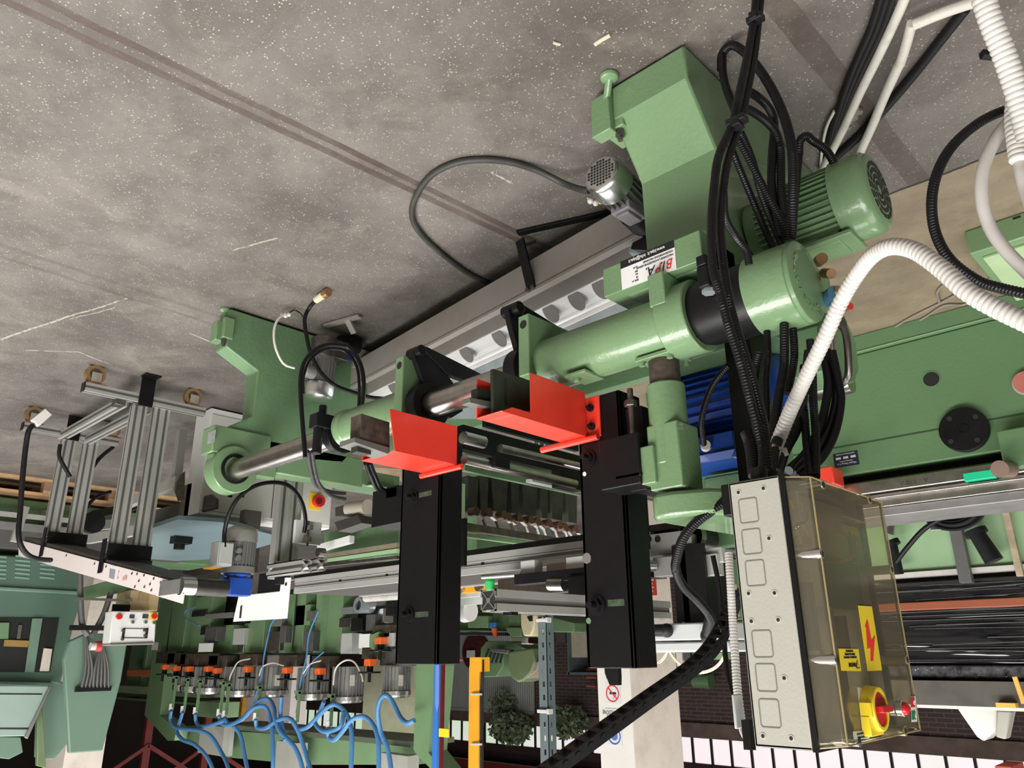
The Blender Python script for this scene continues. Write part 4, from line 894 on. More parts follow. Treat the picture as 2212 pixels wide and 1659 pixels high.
# lower bundle up to the enclosure
H([(1655, 690), (1659, 763), (1655, 817), (1657, 925), (1652, 985)], (1.62, 1.60, 1.58, 1.52, 1.46), .0075, label='thin black corrugated hose hanging behind the black gearmotor body')
H([(1694, 700), (1694, 790), (1684, 844), (1673, 912), (1654, 966), (1646, 1024)], (1.58, 1.56, 1.52, 1.47, 1.40, 1.36), .0095, label='black corrugated hose just left of the white hose')
H([(1712, 700), (1716, 760), (1712, 800), (1700, 850)], (1.60, 1.60, 1.60, 1.58), .0085, label='short black hose coming out under the green end cap')
H([(1748, 760), (1744, 795), (1733, 858), (1708, 912), (1678, 955), (1662, 1022)], (1.52, 1.50, 1.47, 1.43, 1.38, 1.32), .0100, amp=.10, label='thick black hose held by a white tie above the enclosure')
H([(1738, 790), (1733, 870), (1722, 925), (1696, 975), (1680, 1022)], (1.56, 1.53, 1.49, 1.44, 1.36), .0095, amp=.10, label='black hose directly behind the one with the white tie')
H([(1750, 735), (1755, 800), (1757, 870), (1762, 940), (1762, 1030)], (1.56, 1.53, 1.49, 1.45, 1.36), .0080, amp=.22, label='glossy ribbed black hose entering the right corner of the enclosure')
H([(1728, 850), (1737, 890), (1742, 952), (1750, 1030)], (1.52, 1.50, 1.46, 1.36), .0080, amp=.22, label='second glossy ribbed black hose entering the enclosure corner')
H([(1774, 752), (1786, 800), (1788, 844), (1774, 912), (1744, 974), (1704, 1016)], (1.58, 1.56, 1.54, 1.52, 1.48, 1.42), .0085, pitch=0, name='hydraulic_hose', label='smooth black hydraulic hose, inner one of the three curving to the enclosure', group=None)
H([(1786, 756), (1800, 800), (1806, 860), (1790, 925), (1756, 985), (1712, 1022)], (1.57, 1.56, 1.54, 1.52, 1.47, 1.42), .0085, pitch=0, name='hydraulic_hose', label='smooth black hydraulic hose, middle one of the three curving to the enclosure')
H([(1797, 758), (1812, 830), (1816, 871), (1802, 939), (1771, 993), (1720, 1030)], (1.56, 1.54, 1.53, 1.50, 1.46, 1.42), .0085, pitch=0, name='hydraulic_hose', label='smooth black hydraulic hose, outer one of the three curving to the enclosure')
H([(1572, 790), (1541, 830), (1524, 871), (1516, 912), (1520, 960)], (1.80, 1.82, 1.86, 1.9, 1.95), .0080, label='black corrugated hose going to the white gland of the blue motor')
H([(1612, 935), (1622, 965), (1630, 1028)], (1.44, 1.42, 1.38), .012, label='short thick black hose at the left corner of the enclosure')
H([(1640, 760), (1632, 800), (1628, 880), (1640, 960), (1638, 1020)], (1.58, 1.58, 1.54, 1.46, 1.4), .0085, label='black hose lying against the black post')
# tie
t = MB(); c = PD(1683, 968, 1.30); t.bar(PD(1668, 962, 1.36), PD(1697, 975, 1.36), .004, .006); t.bar(PD(1694, 968, 1.355), PD(1700, 984, 1.35), .006, .006)
tag(t.build('cable_tie', WPLAST), 'white cable tie round the thick black hoses above the enclosure', 'cable tie')
t = MB(); c = PD(1592, 262, 1.55); t.box(c.x-.020, c.x+.020, c.y-.012, c.y+.012, c.z-.007, c.z+.007); t.box(c.x-.010, c.x+.010, c.y-.014, c.y+.012, c.z+.007, c.z+.016)
tag(t.build('hose_clip', RUBBER2, bevel=.002), 'black plastic clip holding the pair of hoses in front of the near casting', 'clip')
t = MB(); c = PD(1632, 42, 1.72); t.box(c.x-.018, c.x+.018, c.y-.012, c.y+.012, c.z-.008, c.z+.008); t.box(c.x-.009, c.x+.009, c.y-.016, c.y, c.z-.014, c.z+.006)
tag(t.build('hose_clip', RUBBER2, bevel=.002), 'black plastic clip on the pair of hoses at the edge of the picture', 'clip')
# white and grey hoses on the right
wh = H([(1668, 985), (1697, 912), (1714, 872), (1742, 812), (1778, 738), (1815, 655), (1850, 595), (1885, 552), (1925, 533), (1975, 541), (2030, 578), (2090, 630), (2150, 665), (2235, 705)], (1.40, 1.38, 1.36, 1.33, 1.30, 1.27, 1.24, 1.20, 1.15, 1.11, 1.07, 1.03, 1.0, .96), .0130, WPLAST, pitch=.0080, amp=.10, label='white corrugated hose arching in front of the big green machine', seg=18)
H([(2230, 232), (2180, 236), (2120, 262), (2062, 310), (2028, 365), (2013, 430), (2020, 500), (2052, 560), (2110, 605), (2160, 622), (2240, 640)], (1.30, 1.30, 1.29, 1.28, 1.26, 1.25, 1.24, 1.22, 1.20, 1.18, 1.15), .0085, pitch=.005, label='black corrugated hose making a wide loop at the right edge', seg=14)
H([(2215, 235), (2180, 262), (2148, 305), (2124, 365), (2121, 430), (2138, 490), (2172, 540), (2225, 595)], (1.28, 1.27, 1.26, 1.25, 1.24, 1.23, 1.21, 1.18), .0100, mat('grey_smooth_hose', (.50, .47, .44), .45, 0, .05, 20), pitch=0, label='smooth pale grey hose curving inside the black loop at the right edge', name='grey_hose', seg=14)
H([(2118, -25), (2140, 45), (2168, 115), (2192, 185), (2210, 250), (2222, 300)], (1.15, 1.15, 1.15, 1.15, 1.15, 1.15), .0165, WPLAST, pitch=.009, amp=.10, label='wide white corrugated hose running along the top right corner of the floor', seg=18)
H([(2196, 195), (2192, 250), (2196, 300), (2202, 348)], (1.25, 1.24, 1.23, 1.22), .0150, WPLAST, pitch=.009, amp=.12, label='open end of a white corrugated hose at the right edge', seg=16)
H([(2202, 335), (2206, 370), (2216, 410), (2230, 450)], (1.235, 1.22, 1.21, 1.19), .0100, mat('grey_smooth_hose', (.50, .47, .44), .45), pitch=0, name='grey_cable', cat='cable', label='pale grey cable leaving the open end of the white hose')
def fl(pts, z, r, m, pitch=0, amp=.1, label='', cat='cable', name='floor_cable', seg=10, kind=None):
    t = MB(); t.tube([at(a, b, Z=z if not isinstance(z, (list, tuple)) else z[i]) for i, (a, b) in enumerate(pts)], r, seg, pitch=pitch, amp=amp, step=.03)
    return tag(t.build(name, m, smooth=60), label, cat)
CONDW = mat('dusty_white_conduit', (.60, .58, .52), .5, 0, .08, 10, 0, 60, 0, (.25, .22, .18), 9, .6)
fl([(1960, -20), (1940, 30), (1900, 115), (1860, 195), (1825, 270), (1795, 330), (1775, 372)], .02, .0125, CONDW, label='dusty white conduit on the floor beside the black cables', name='conduit', cat='conduit')
fl([(2100, 6), (2040, 26), (1972, 54)], .05, .0135, CONDW, label='white conduit elbow piece near the top right corner', name='conduit', cat='conduit')
fl([(1970, 50), (1958, 95), (1944, 140)], .05, .0125, CONDW, .012, .06, label='ribbed bend joining the two white conduits', name='conduit_bend', cat='conduit')
fl([(1946, 132), (1912, 205), (1885, 270), (1858, 330), (1838, 385)], .045, .0125, CONDW, label='white conduit running down to the finned green motor', name='conduit', cat='conduit')
for i, (o_, lab) in enumerate(((0, 'black flat cable nearest the white conduit on the floor'), (-12, 'middle black cable of the three on the floor'), (-24, 'outer black cable of the three on the floor, farthest from the white conduit'))):
    fl([(1932+o_*1.1, -20), (1905+o_, 60), (1872+o_*.9, 130), (1842+o_*.7, 195), (1815+o_*.5, 265), (1798+o_*.4, 320)], .012, .0095, RUBBER2, label=lab)
fl([(2085, 20), (2030, 90), (1975, 160), (1920, 225), (1860, 290), (1800, 345)], .013, .0125, RUBBER2, label='dark cable lying diagonally between the two white conduits')
fl([(1802, 240), (1785, 275), (1776, 320), (1772, 370)], .012, .0045, CONDW, label='thin white cable curving by the trench of rubble')
fl([(1195, 92), (1210, 96)], .004, .004, mat('splinter', (.55, .48, .38), .8), label='small pale wood splinter on the floor', cat='splinter', name='wood_splinter')
fl([(1285, 96), (1300, 86), (1318, 76)], .005, .0055, mat('splinter', (.55, .48, .38), .8), label='split pale wood splinter lying on the floor above the near casting', cat='splinter', name='wood_splinter')
t = MB(); a = at(2120, 118, Z=.01); b = at(2165, 122, Z=.01); t.bar(a, b, .02, .018); tag(t.build('dark_plug', RUBBER2, bevel=.003), 'small dark scrap lying on the floor by the wide white hose', 'scrap')
# rubble in the small trench
random.seed(11)
for k, (px, py) in enumerate(((1838, 238), (1852, 240), (1843, 252), (1832, 262), (1826, 276), (1815, 290), (1846, 232))):
    p = at(px, py, Z=.006); t = MB(); n = 6; P = [(p.x+random.uniform(.6, 1)*.018*math.cos(6.28*i/n), p.y+random.uniform(.6, 1)*.018*math.sin(6.28*i/n)) for i in range(n)]
    t.prism(P, 'Z', .001, .014); tag(t.build('concrete_chip', mat('concrete_chip', (.17, .16, .13), .8, 0, .2, 20), bevel=.002), 'broken concrete chip between the conduits on the floor', 'rubble', 'concrete chips between the conduits')
# floor loop of black cable from the silver gearmotor
t = MB(); pts = [(1272, 412, .12), (1250, 408, .10), (1215, 395, .05), (1165, 370, .02), (1110, 352, .012), (1050, 345, .012), (985, 352, .012), (930, 380, .012), (898, 425, .012), (890, 465, .012), (905, 500, .012), (950, 545, .012), (1010, 590, .012), (1055, 612, .012), (1100, 640, .012)]
t.tube([at(a, b, Z=z) for a, b, z in pts], .0105, 12, step=.02); tag(t.build('black_cable', mat('dusty_black_cable', (.035, .035, .03), .55, 0, .3, 15), smooth=60), 'thick black cable making a wide loop on the floor from the silver gearmotor', 'cable')
# cables round the far gearmotor
def hc(pts, X_, r, m, label, step=.02):
    t = MB(); t.tube([(at(a, b, Z=-x_) if x_ < 0 else at(a, b, X=x_)) for (a, b), x_ in zip(pts, X_ if isinstance(X_, (list, tuple)) else [X_]*len(pts))], r, 10, step=step); return tag(t.build('black_cable', m, smooth=60), label, 'cable')
c = hc([(683, 648), (668, 665), (658, 690), (664, 735), (672, 765), (690, 800), (720, 830), (755, 845), (800, 858), (850, 862)], [-.03, -.045, 2.70, 2.68, 2.66, 2.64, 2.6, 2.58, 2.55, 2.5], .0085, RUBBER, 'black cable with a tan terminal sleeve standing up by the far gearmotor')
t = MB(); t.cyl(at(683, 648, Z=.028), at(703, 634, Z=.022), .015, .017, m=mat('tan_sleeve', (.60, .52, .36), .6)); t.cyl(at(700, 636, Z=.023), at(709, 631, Z=.021), .019, m=COPPER); t.build('terminal_sleeve', TAN, c, label='tan terminal sleeve with copper end')
hc([(660, 990), (655, 930), (650, 860), (650, 810), (662, 775), (690, 750), (720, 745), (755, 752), (778, 785), (786, 830), (782, 880)], [2.30, 2.35, 2.4, 2.42, 2.42, 2.4, 2.38, 2.36, 2.32, 2.28, 2.2], .0085, RUBBER, 'black cable looping in front of the far gearmotor')
hc([(655, 850), (655, 815), (668, 780), (692, 758), (722, 753), (750, 762), (770, 790), (776, 830), (775, 880)], [2.44, 2.44, 2.44, 2.42, 2.4, 2.38, 2.34, 2.3, 2.22], .0060, RUBBER, 'thinner black cable following the loop by the far gearmotor')
hc([(636, 795), (612, 785), (595, 750), (592, 715), (600, 690), (616, 677)], 2.82, .0055, CONDW, 'grey cable with white connector rising beside the far casting').name = 'grey_cable'
t = MB(); p = at(620, 678, X=2.82)
for i in range(3): t.sphere(p+Vector((.01*i, -.010*i+.01, .006*(i % 2))), .010, seg=8)
tag(t.build('terminal_block', WPLAST), 'small white connector at the end of the grey cable by the far casting', 'connector')
t = MB(); t.tube([at(624, 676, X=2.82), at(636, 670, X=2.82), at(650, 678, X=2.8), at(655, 687, X=2.8)], .003, 6, step=.005); tag(t.build('loose_wire', RUBBER), 'short loose wire curling from the white connector by the far casting', 'wire')
for k, (dx) in enumerate((0, 9)):
    hc([(665+dx, 975), (670+dx, 1010), (680+dx, 1045), (700+dx, 1058+k*8), (725, 1064+k*10), (745, 1066+k*12)], [2.32, 2.4, 2.5, 2.6, 2.7, 2.75], .0075, mat('taped_cable', (.03, .03, .03), .6, 0, .4, 40), ['black taped cable hanging below the steel shaft, left one', 'black taped cable hanging below the steel shaft, right one'][k])
    hc([(790+dx, 1000), (800+dx, 1025), (815+dx, 1055), (840+dx, 1062)], [1.95, 2.0, 2.05, 2.1], .0075, RUBBER, ['black cable hanging under the far red guard, left one', 'black cable hanging under the far red guard, right one'][k])
# hose with elbow to the junction box, and hoses behind the enclosure
H([(1570, 1080), (1535, 1105), (1500, 1132), (1475, 1165), (1462, 1205), (1460, 1230), (1475, 1265), (1505, 1295), (1528, 1322), (1538, 1342)], (1.62, 1.62, 1.63, 1.64, 1.66, 1.68, 1.72, 1.76, 1.79, 1.82), .0105, label='black corrugated hose running from the enclosure to the elbow of the junction box', seg=14)
H([(1396, 1362), (1380, 1361), (1366, 1361)], (1.92, 1.92, 1.92), .0100, label='short black corrugated hose going behind the near black column')
H([(1574, 1195), (1578, 1260), (1582, 1330), (1588, 1420), (1594, 1500), (1604, 1570), (1618, 1600)], (1.55, 1.52, 1.50, 1.46, 1.42, 1.38, 1.34), .0080, WPLAST, pitch=.006, amp=.12, label='thin white corrugated hose running up behind the enclosure')
H([(1540, 1200), (1552, 1260), (1560, 1330), (1570, 1440), (1592, 1520), (1612, 1560), (1622, 1615)], (1.7, 1.68, 1.66, 1.6, 1.5, 1.42, 1.36), .0055, pitch=0, name='black_cable', cat='cable', label='thin black cable rising behind the enclosure next to the white hose')
t = MB(); t.bar(PD(1614, 1555, 1.3), PD(1620, 1620, 1.28), .016, .014); tag(t.build('black_lug', BLACK), 'black metal lug at the far edge of the enclosure', 'bracket')
for k, (pts, lab) in enumerate((([(1370, 1405), (1385, 1425), (1405, 1434), (1425, 1428), (1440, 1410)], 'cream wire loop hanging above the junction box, left one'), ([(1395, 1408), (1410, 1425), (1425, 1432), (1438, 1418), (1442, 1405)], 'cream wire loop hanging above the junction box, inner one'), ([(1445, 1405), (1462, 1428), (1490, 1448), (1520, 1452), (1550, 1438), (1570, 1405), (1574, 1370), (1560, 1340)], 'large cream cable loop running above the junction box'))):
    t = MB(); t.tube([at(a, b, Y=2.08) for a, b in pts], (.0022, .0022, .0045)[k], 8, step=.01); tag(t.build('cream_wire', mat('cream_wire', (.68, .60, .42), .5)), lab, 'wire')
# cable drag chain
ch = empty('cable_chain', PD(1400, 1510, 1.3), 'black plastic cable drag chain running diagonally in front of the pillar', 'cable chain')
P = spline([PD(1594, 1275, 1.62), PD(1568, 1345, 1.60), PD(1538, 1398, 1.55), PD(1490, 1446, 1.50), PD(1400, 1510, 1.42), PD(1300, 1582, 1.34), PD(1190, 1662, 1.27), PD(1130, 1708, 1.22)], .004)
acc = 0; last = P[0]; pts = [P[0]]
for p in P[1:]:
    acc += (p-last).length; last = p
    if acc > .026: pts.append(p); acc = 0
vd = (CM @ Vector((0, 0, 1)))
base_l = None
for a, b in zip(pts, pts[1:]):
    d = (b-a).normalized(); up = Vector((0, .35, 1)); up = (up-d*up.dot(d)).normalized(); sd = d.cross(up)
    if sd.dot(CAMP-a) < 0: sd = -sd
    t = MB(); h = .020; w_ = .014
    t.bar(a-d*.003+sd*w_, b+d*.003+sd*w_, .0035, h, up=up); t.bar(a-sd*w_, b-sd*w_, .0035, h, up=up)
    t.bar(a+d*.006+up*h*.46, b-d*.006+up*h*.46, w_*2, .002, up=up); t.bar(a+d*.010-up*h*.46, b-d*.010-up*h*.46, w_*2, .002, up=up)
    m_ = (a+b)/2+sd*(w_+.0018); t.cyl(m_, m_+sd*.002, .006, seg=14)
    t.build('chain_link', RUBBER2, ch, smooth=30)
# ================================================================== LONG BELT CONVEYOR (aluminium, behind the columns)
cv = empty('belt_conveyor', (2.4, 2.1, 1.08), 'long straight aluminium belt conveyor carried behind the two black columns', 'conveyor')
x0c, x1c = 1.22, at(640, 1260, Y=2.0).x
t = MB()
t.box(x0c+.1, x1c, 2.0, 2.012, 1.104, 1.170); t.box(x0c+.1, x1c, 1.992, 2.012, 1.128, 1.133); t.box(x0c+.1, x1c, 1.992, 2.012, 1.144, 1.149); t.box(x0c+.1, x1c, 1.990, 2.002, 1.104, 1.126); t.box(x0c+.1, x1c, 1.990, 2.002, 1.150, 1.174)
t.box(x0c+.1, x1c, 2.36, 2.38, 1.104, 1.172); t.build('side_profile', ALU, cv, smooth=0)
t = MB(); t.box(x0c+.1, x1c, 1.9975, 1.9992, 1.128, 1.149); t.build('profile_slot', mat('slot_grey', (.22, .21, .20), .5, .4), cv, smooth=0)
t = MB(); t.box(x0c+.02, x1c+.05, 2.014, 2.36, 1.080, 1.100); t.box(x0c+.02, x1c+.05, 2.014, 2.36, 1.160, 1.166); t.build('belt', mat('black_belt', (.016, .013, .011), .6), cv, smooth=0)
for px, py in ((1043, 1210), (735, 1258), (836, 1240)):
    p = at(px, py, Y=1.997); t = MB(); t.cyl((p.x, 1.998, 1.138), (p.x, 1.994, 1.138), .007); t.build('slot_nut', BLACKM, cv)
# right-hand roller end
t = MB(); pr0 = at(1397, 1165, Y=1.97); pr1 = at(1470, 1165, Y=1.97)
t.box(pr1.x-.02, pr0.x, 1.955, 1.975, 1.118, 1.180); t.prism([(pr1.x-.045, 1.13), (pr1.x-.01, 1.118), (pr1.x-.01, 1.186), (pr1.x-.045, 1.175)], 'Y', 1.955, 1.985); ep2 = t.build('roller_bracket', MOTG, cv, bevel=.002)
for px, py in ((1402, 1165), (1421, 1165)):
    p = at(px, py, Y=1.954); t = MB(); t.cyl((p.x, 1.9545, p.z), (p.x, 1.951, p.z), .009, m=BLACKM); t.build('bracket_screw', BLACKM, ep2)
rx = at(1505, 1170, Y=2.02).x
t = MB(); t.cyl((rx, 1.985, 1.132), (rx, 2.36, 1.132), .040, m=mat('dark_roller', (.05, .048, .045), .35, .6, .2, 20)); t.cyl((rx, 1.985, 1.132), (rx, 2.01, 1.132), .0405, m=STEEL); t.cyl((rx, 2.33, 1.132), (rx, 2.365, 1.132), .0405, m=STEEL); t.build('end_roller', STEEL, cv)
t = MB(); t.box(rx-.10, rx+.28, 1.98, 2.0, 1.172, 1.215); t.box(rx-.09, rx+.02, 1.97, 2.0, 1.19, 1.25); t.build('lower_plate', ALU, cv, bevel=.002)
p = at(1430, 1222, Y=1.93); t = MB(); t.box(p.x-.035, p.x+.03, 1.93, 1.97, 1.19, 1.245); t.cyl((p.x+.02, 1.925, 1.215), (p.x+.035, 1.90, 1.215), .016, m=CHROME); t.build('sensor_block', MOTG, cv, bevel=.002)
# left end: cut white plates, gearmotor, roller, strut
t = MB(); t.prism(pxY([(610, 1248), (629, 1248), (621, 1336), (505, 1343), (517, 1288), (606, 1278)], 1.97), 'Y', 1.966, 1.97)
wp = t.build('end_cover', WHITE, cv, smooth=0, label='white sheet end cover with a cut-out corner')
p = at(618, 1262, Y=1.965); MB().cyl((p.x, 1.966, p.z), (p.x, 1.963, p.z), .008).build('cover_screw', STEELD, wp)
t = MB(); a = at(520, 1322, Y=1.964); t.box(a.x-.008, a.x+.008, 1.963, 1.966, a.z-.03, a.z+.03); t.build('slot', STEELD, wp, smooth=0)
t = MB(); t.bY(560, 1240, 608, 1276, 1.975, .02, BLACKM); t.bY(530, 1255, 575, 1280, 1.98, .02, STEEL); t.build('bearing_plate', BLACKM, cv, smooth=0)
XS = 3.40
t = MB(); a = at(590, 1240, X=XS); b = at(640, 1240, X=XS); zl = at(620, 1002, X=XS).z
t.box(XS, XS+.05, a.y, b.y, zl, a.z+.02)
for k in range(4):
    yy = a.y+(b.y-a.y)*(.12+.25*k); t.box(XS-.002, XS, yy, yy+(b.y-a.y)*.10, zl, a.z+.02, m=ALUD if k % 2 == 0 else ALU)
vp = t.build('strut_profile', ALU, cv, smooth=0)
t = MB(); t.box(XS-.012, XS, a.y+.035, b.y+.02, zl, zl+.07); t.box(XS-.03, XS+.02, a.y+.03, b.y+.04, zl-.008, zl+.002); t.build('strut_bracket', BLACK, cv, bevel=.001)
t = MB(); q = at(600, 1215, X=XS-.02); t.box(XS-.03, XS-.02, a.y-.005, a.y+.16, q.z-.006, q.z+.002, m=ALU); t.box(XS-.03, XS-.0, a.y+.01, a.y+.055, q.z, q.z+.10, m=BLACKM); t.build('cross_bracket', ALU, cv, smooth=0)
# open end of the aluminium bar at (750,1220)
def tslot(t, c, u, v, w, s, m):
    """square T-slot section end, centre c, axes u,v, size s"""
    c = Vector(c)
    def bb(a0, a1, b0, b1): t.hull([c+u*a0*s+v*b0*s, c+u*a1*s+v*b0*s, c+u*a1*s+v*b1*s, c+u*a0*s+v*b1*s], [p+w for p in [c+u*a0*s+v*b0*s, c+u*a1*s+v*b0*s, c+u*a1*s+v*b1*s, c+u*a0*s+v*b1*s]], m)
    for i in (-1, 1):
        for j in (-1, 1):
            bb(*sorted((i*.5, i*.16)), *sorted((j*.5, j*.42))); bb(*sorted((i*.5, i*.42)), *sorted((j*.5, j*.16)))
            bb(*sorted((i*.5, i*.42)), *sorted((j*.42, j*.5)))
    bb(-.12, .12, -.12, .12); 
    for i in (-1, 1):
        for j in (-1, 1):
            P = [c+(u*i*.08+v*j*.12)*s, c+(u*i*.12+v*j*.08)*s, c+(u*i*.42+v*j*.38)*s, c+(u*i*.38+v*j*.42)*s]; t.hull(P, [p+w for p in P], m)
for px, py in ((662, 1222), (695, 1220)):
    t = MB(); tslot(t, at(px, py, X=3.10), Vector((0, 1, 0)), Vector((0, 0, 1)), Vector((.30, 0, 0)), .055, ALU); t.build('profile_end', ALU, cv, smooth=0)
# gearmotor with blue gearbox
bg = empty('gearmotor', at(505, 1265, X=3.36), 'small grey gearmotor with a bright blue gearbox at the left end of the long conveyor', 'motor')
gxp = at(517, 1200, X=3.36); gy = gxp.y
t = MB(); zt = at(517, 1240, X=3.36).z; zb = at(517, 1172, X=3.36).z; zc = at(517, 1137, X=3.36).z
t.cyl((3.36, gy, zb), (3.36, gy, zt), .062)
for k in range(24):
    q = 2*math.pi*k/24; e = Vector((math.cos(q), math.sin(q), 0)); t.bar(Vector((3.36, gy, zb))+e*.064, Vector((3.36, gy, zt-.03))+e*.064, .004, .012, up=e)
t.cyl((3.36, gy, zt-.03), (3.36, gy, zt), .072); t.build('motor_body', MOTG, bg)
t = MB(); t.lathe((3.36, gy, zb), (0, 0, -1), [(0, .073), (zb-zc-.03, .072), (zb-zc-.01, .062), (zb-zc, .045)], 36); t.build('fan_cowl', mat('grey_cowl', (.34, .335, .31), .35, .4), bg)
t = MB(); q = at(484, 1200, X=3.33); t.box(3.28, 3.36, gy-.14, gy-.07, q.z-.055, q.z+.05); t.box(3.272, 3.28, gy-.135, gy-.075, q.z-.05, q.z+.045); t.build('terminal_box', GREYS, bg, bevel=.006)
t = MB()
for dz in (0, .03): t.cyl((3.29, gy-.045, q.z-.02+dz), (3.275, gy-.045, q.z-.02+dz), .012)
t.build('cable_port', MOTG, bg)
t = MB(); z2 = at(517, 1288, X=3.36).z
t.cyl((3.36, gy, zt), (3.36, gy, zt+.012), .058); t.cyl((3.36, gy, zt+.01), (3.36, gy, z2), .045, .040); t.cyl((3.36, gy-.075, (zt+z2)/2+.01), (3.36, gy+.06, (zt+z2)/2+.01), .040); t.box(3.31, 3.36, gy-.05, gy+.05, zt+.02, z2)
gx_ = t.build('gearbox', BLUE, bg, bevel=.003, label='bright blue gearbox')
t = MB(); t.cyl((3.36, gy-.076, (zt+z2)/2+.01), (3.36, gy-.080, (zt+z2)/2+.01), .024); t.build('gearbox_bore', BLACKM, gx_)
hc([(485, 1182), (485, 1150), (495, 1110), (515, 1075), (550, 1050), (590, 1042), (625, 1050), (650, 1080), (660, 1120), (657, 1150)], [3.28, 3.28, 3.25, 3.22, 3.2, 3.2, 3.22, 3.25, 3.3, 3.33], .0095, RUBBER, 'black cable arching from the gearmotor with the blue gearbox to the grey sensor plate')
# grey sensor plate
t = MB(); t.bX(640, 1122, 692, 1178, 3.35, .02); sp2 = t.build('sensor_plate', GREYL, cv, bevel=.001)
t = MB(); a = at(666, 1125, X=3.33); b = at(664, 1180, X=3.33); t.cyl(a, b, .006, m=STEELD); t.cyl(at(667, 1135, X=3.33), at(667, 1145, X=3.33), .02, m=MOTG); t.cyl(at(664, 1160, X=3.33), at(664, 1172, X=3.33), .02, m=MOTG); t.build('adjusting_rod', STEELD, cv)
# ================================================================== INCLINED CONVEYOR ON A CASTER STAND
ic = empty('inclined_conveyor', (4.7, 1.5, 0), 'inclined belt conveyor with white side plates on an aluminium caster stand at far left', 'conveyor')
IY = 1.43
def ip(px, py): p = at(px, py, Y=IY); return (p.x, p.z)
t = MB(); t.prism([ip(a, b) for a, b in ((40, 1166), (342, 1247), (336, 1286), (67, 1209), (40, 1200))], 'Y', IY, IY+.006); sp1 = t.build('side_plate', PINKISH, ic, smooth=0)
t = MB(); t.prism([ip(a, b) for a, b in ((344, 1248), (362, 1252), (358, 1272), (397, 1283), (394, 1304), (338, 1287))], 'Y', IY-.002, IY+.004); t.build('side_plate', PINKISH, ic, smooth=0)
for px, py in ((90, 1183), (144, 1200), (205, 1218), (230, 1224), (286, 1239), (297, 1240), (312, 1243), (333, 1250), (301, 1255), (313, 1268), (328, 1275), (325, 1262), (292, 1268), (348, 1258)):
    x_, z_ = ip(px, py); t = MB(); t.cyl((x_, IY-.004, z_), (x_, IY, z_), .0055); t.build('plate_screw', STEELD, sp1)
t = MB(); t.prism([ip(a, b) for a, b in ((238, 1220), (253, 1224), (249, 1256), (234, 1250))], 'Y', IY-.001, IY); lb = t.build('barcode_label', PAPER, sp1, smooth=0)
t = MB(); t.prism([ip(a, b) for a, b in ((238, 1228), (250, 1231), (247, 1252), (236, 1248))], 'Y', IY-.0016, IY-.001); t.build('barcode', mat('barcode_grey', (.30, .30, .36), .6), lb, smooth=0)
for s_, px, py, sz in (('2', 256, 1241, .055), ('NEW', 270, 1248, .035)):
    x_, z_ = ip(px, py); text('pen_writing', s_, sp1, (x_, IY-.0012, z_), sz, mat('faded_red_pen', (.62, .30, .28), .7), '-Y', .7)
xr, zr = ip(392, 1266); Yr = at(478, 1266, X=xr).y
xa, za_ = ip(50, 1166)
sl = (za_-zr)/(xa-xr)
t = MB(); lo = [(xr, IY+.006, zr-.02), (xa, IY+.006, zr-.02+(xa-xr)*sl), (xa, Yr+.0, zr-.02+(xa-xr)*sl), (xr, Yr+.0, zr-.02)]
t.hull(lo, [(a, b, c+.035) for a, b, c in lo]); t.build('belt', mat('dark_grey_belt', (.045, .043, .036), .6), ic, smooth=0)
t = MB(); t.cyl((xr-.005, IY-.006, zr), (xr-.005, Yr+.02, zr), .036, m=mat('dark_roller', (.05, .048, .045), .35, .6)); t.cyl((xr-.005, IY-.008, zr), (xr-.005, IY+.05, zr), .037, m=CHROME); t.build('end_roller', CHROME, ic)
x_, z_ = ip(378, 1264); t = MB(); t.box(xr+.0, x_+.13, IY-.010, IY-.002, zr-.03, zr+.03); t.build('roller_bracket', MOTG, ic, bevel=.001)
def profY(t, X_, ya, yb, z0, z1):   # aluminium profile with slots on the -X face
    pass
def alu(parent, name, x0, x1, y0, y1, z0, z1, axis, slots=1):
    t = MB(); t.box(x0, x1, y0, y1, z0, z1)
    e = .0015
    if axis == 'Z':
        n = slots
        for k in range(n):
            c = y0+(y1-y0)*(k+.5)/n; t.box(x0-e, x0, c-.006, c+.006, z0, z1, m=ALUD)
        c = (x0+x1)/2; t.box(c-.006, c+.006, y0-e, y0, z0, z1, m=ALUD)
    if axis == 'Y':
        c = (z0+z1)/2; t.box(x0-e, x0, y0, y1, c-.006, c+.006, m=ALUD); c = (x0+x1)/2; t.box(c-.006, c+.006, y0, y1, z1, z1+e, m=ALUD)
    if axis == 'X':
        c = (z0+z1)/2; t.box(x0, x1, y0-e, y0, c-.006, c+.006, m=ALUD); c = (y0+y1)/2; t.box(x0, x1, c-.006, c+.006, z1, z1+e, m=ALUD)
    t.mats = [m_ if m_ is not None else ALU for m_ in t.mats]
    return t
def fixm(t, m=ALU):
    if None not in t.mats and t.mats and t.mats[0] is ALUD:
        # faces without a material of their own were given index 0: move slots to index 1
        n = len(t.bm.faces)
    return t
class MB2(MB):
    def __init__(s, m): super().__init__(); s.mats = [m]
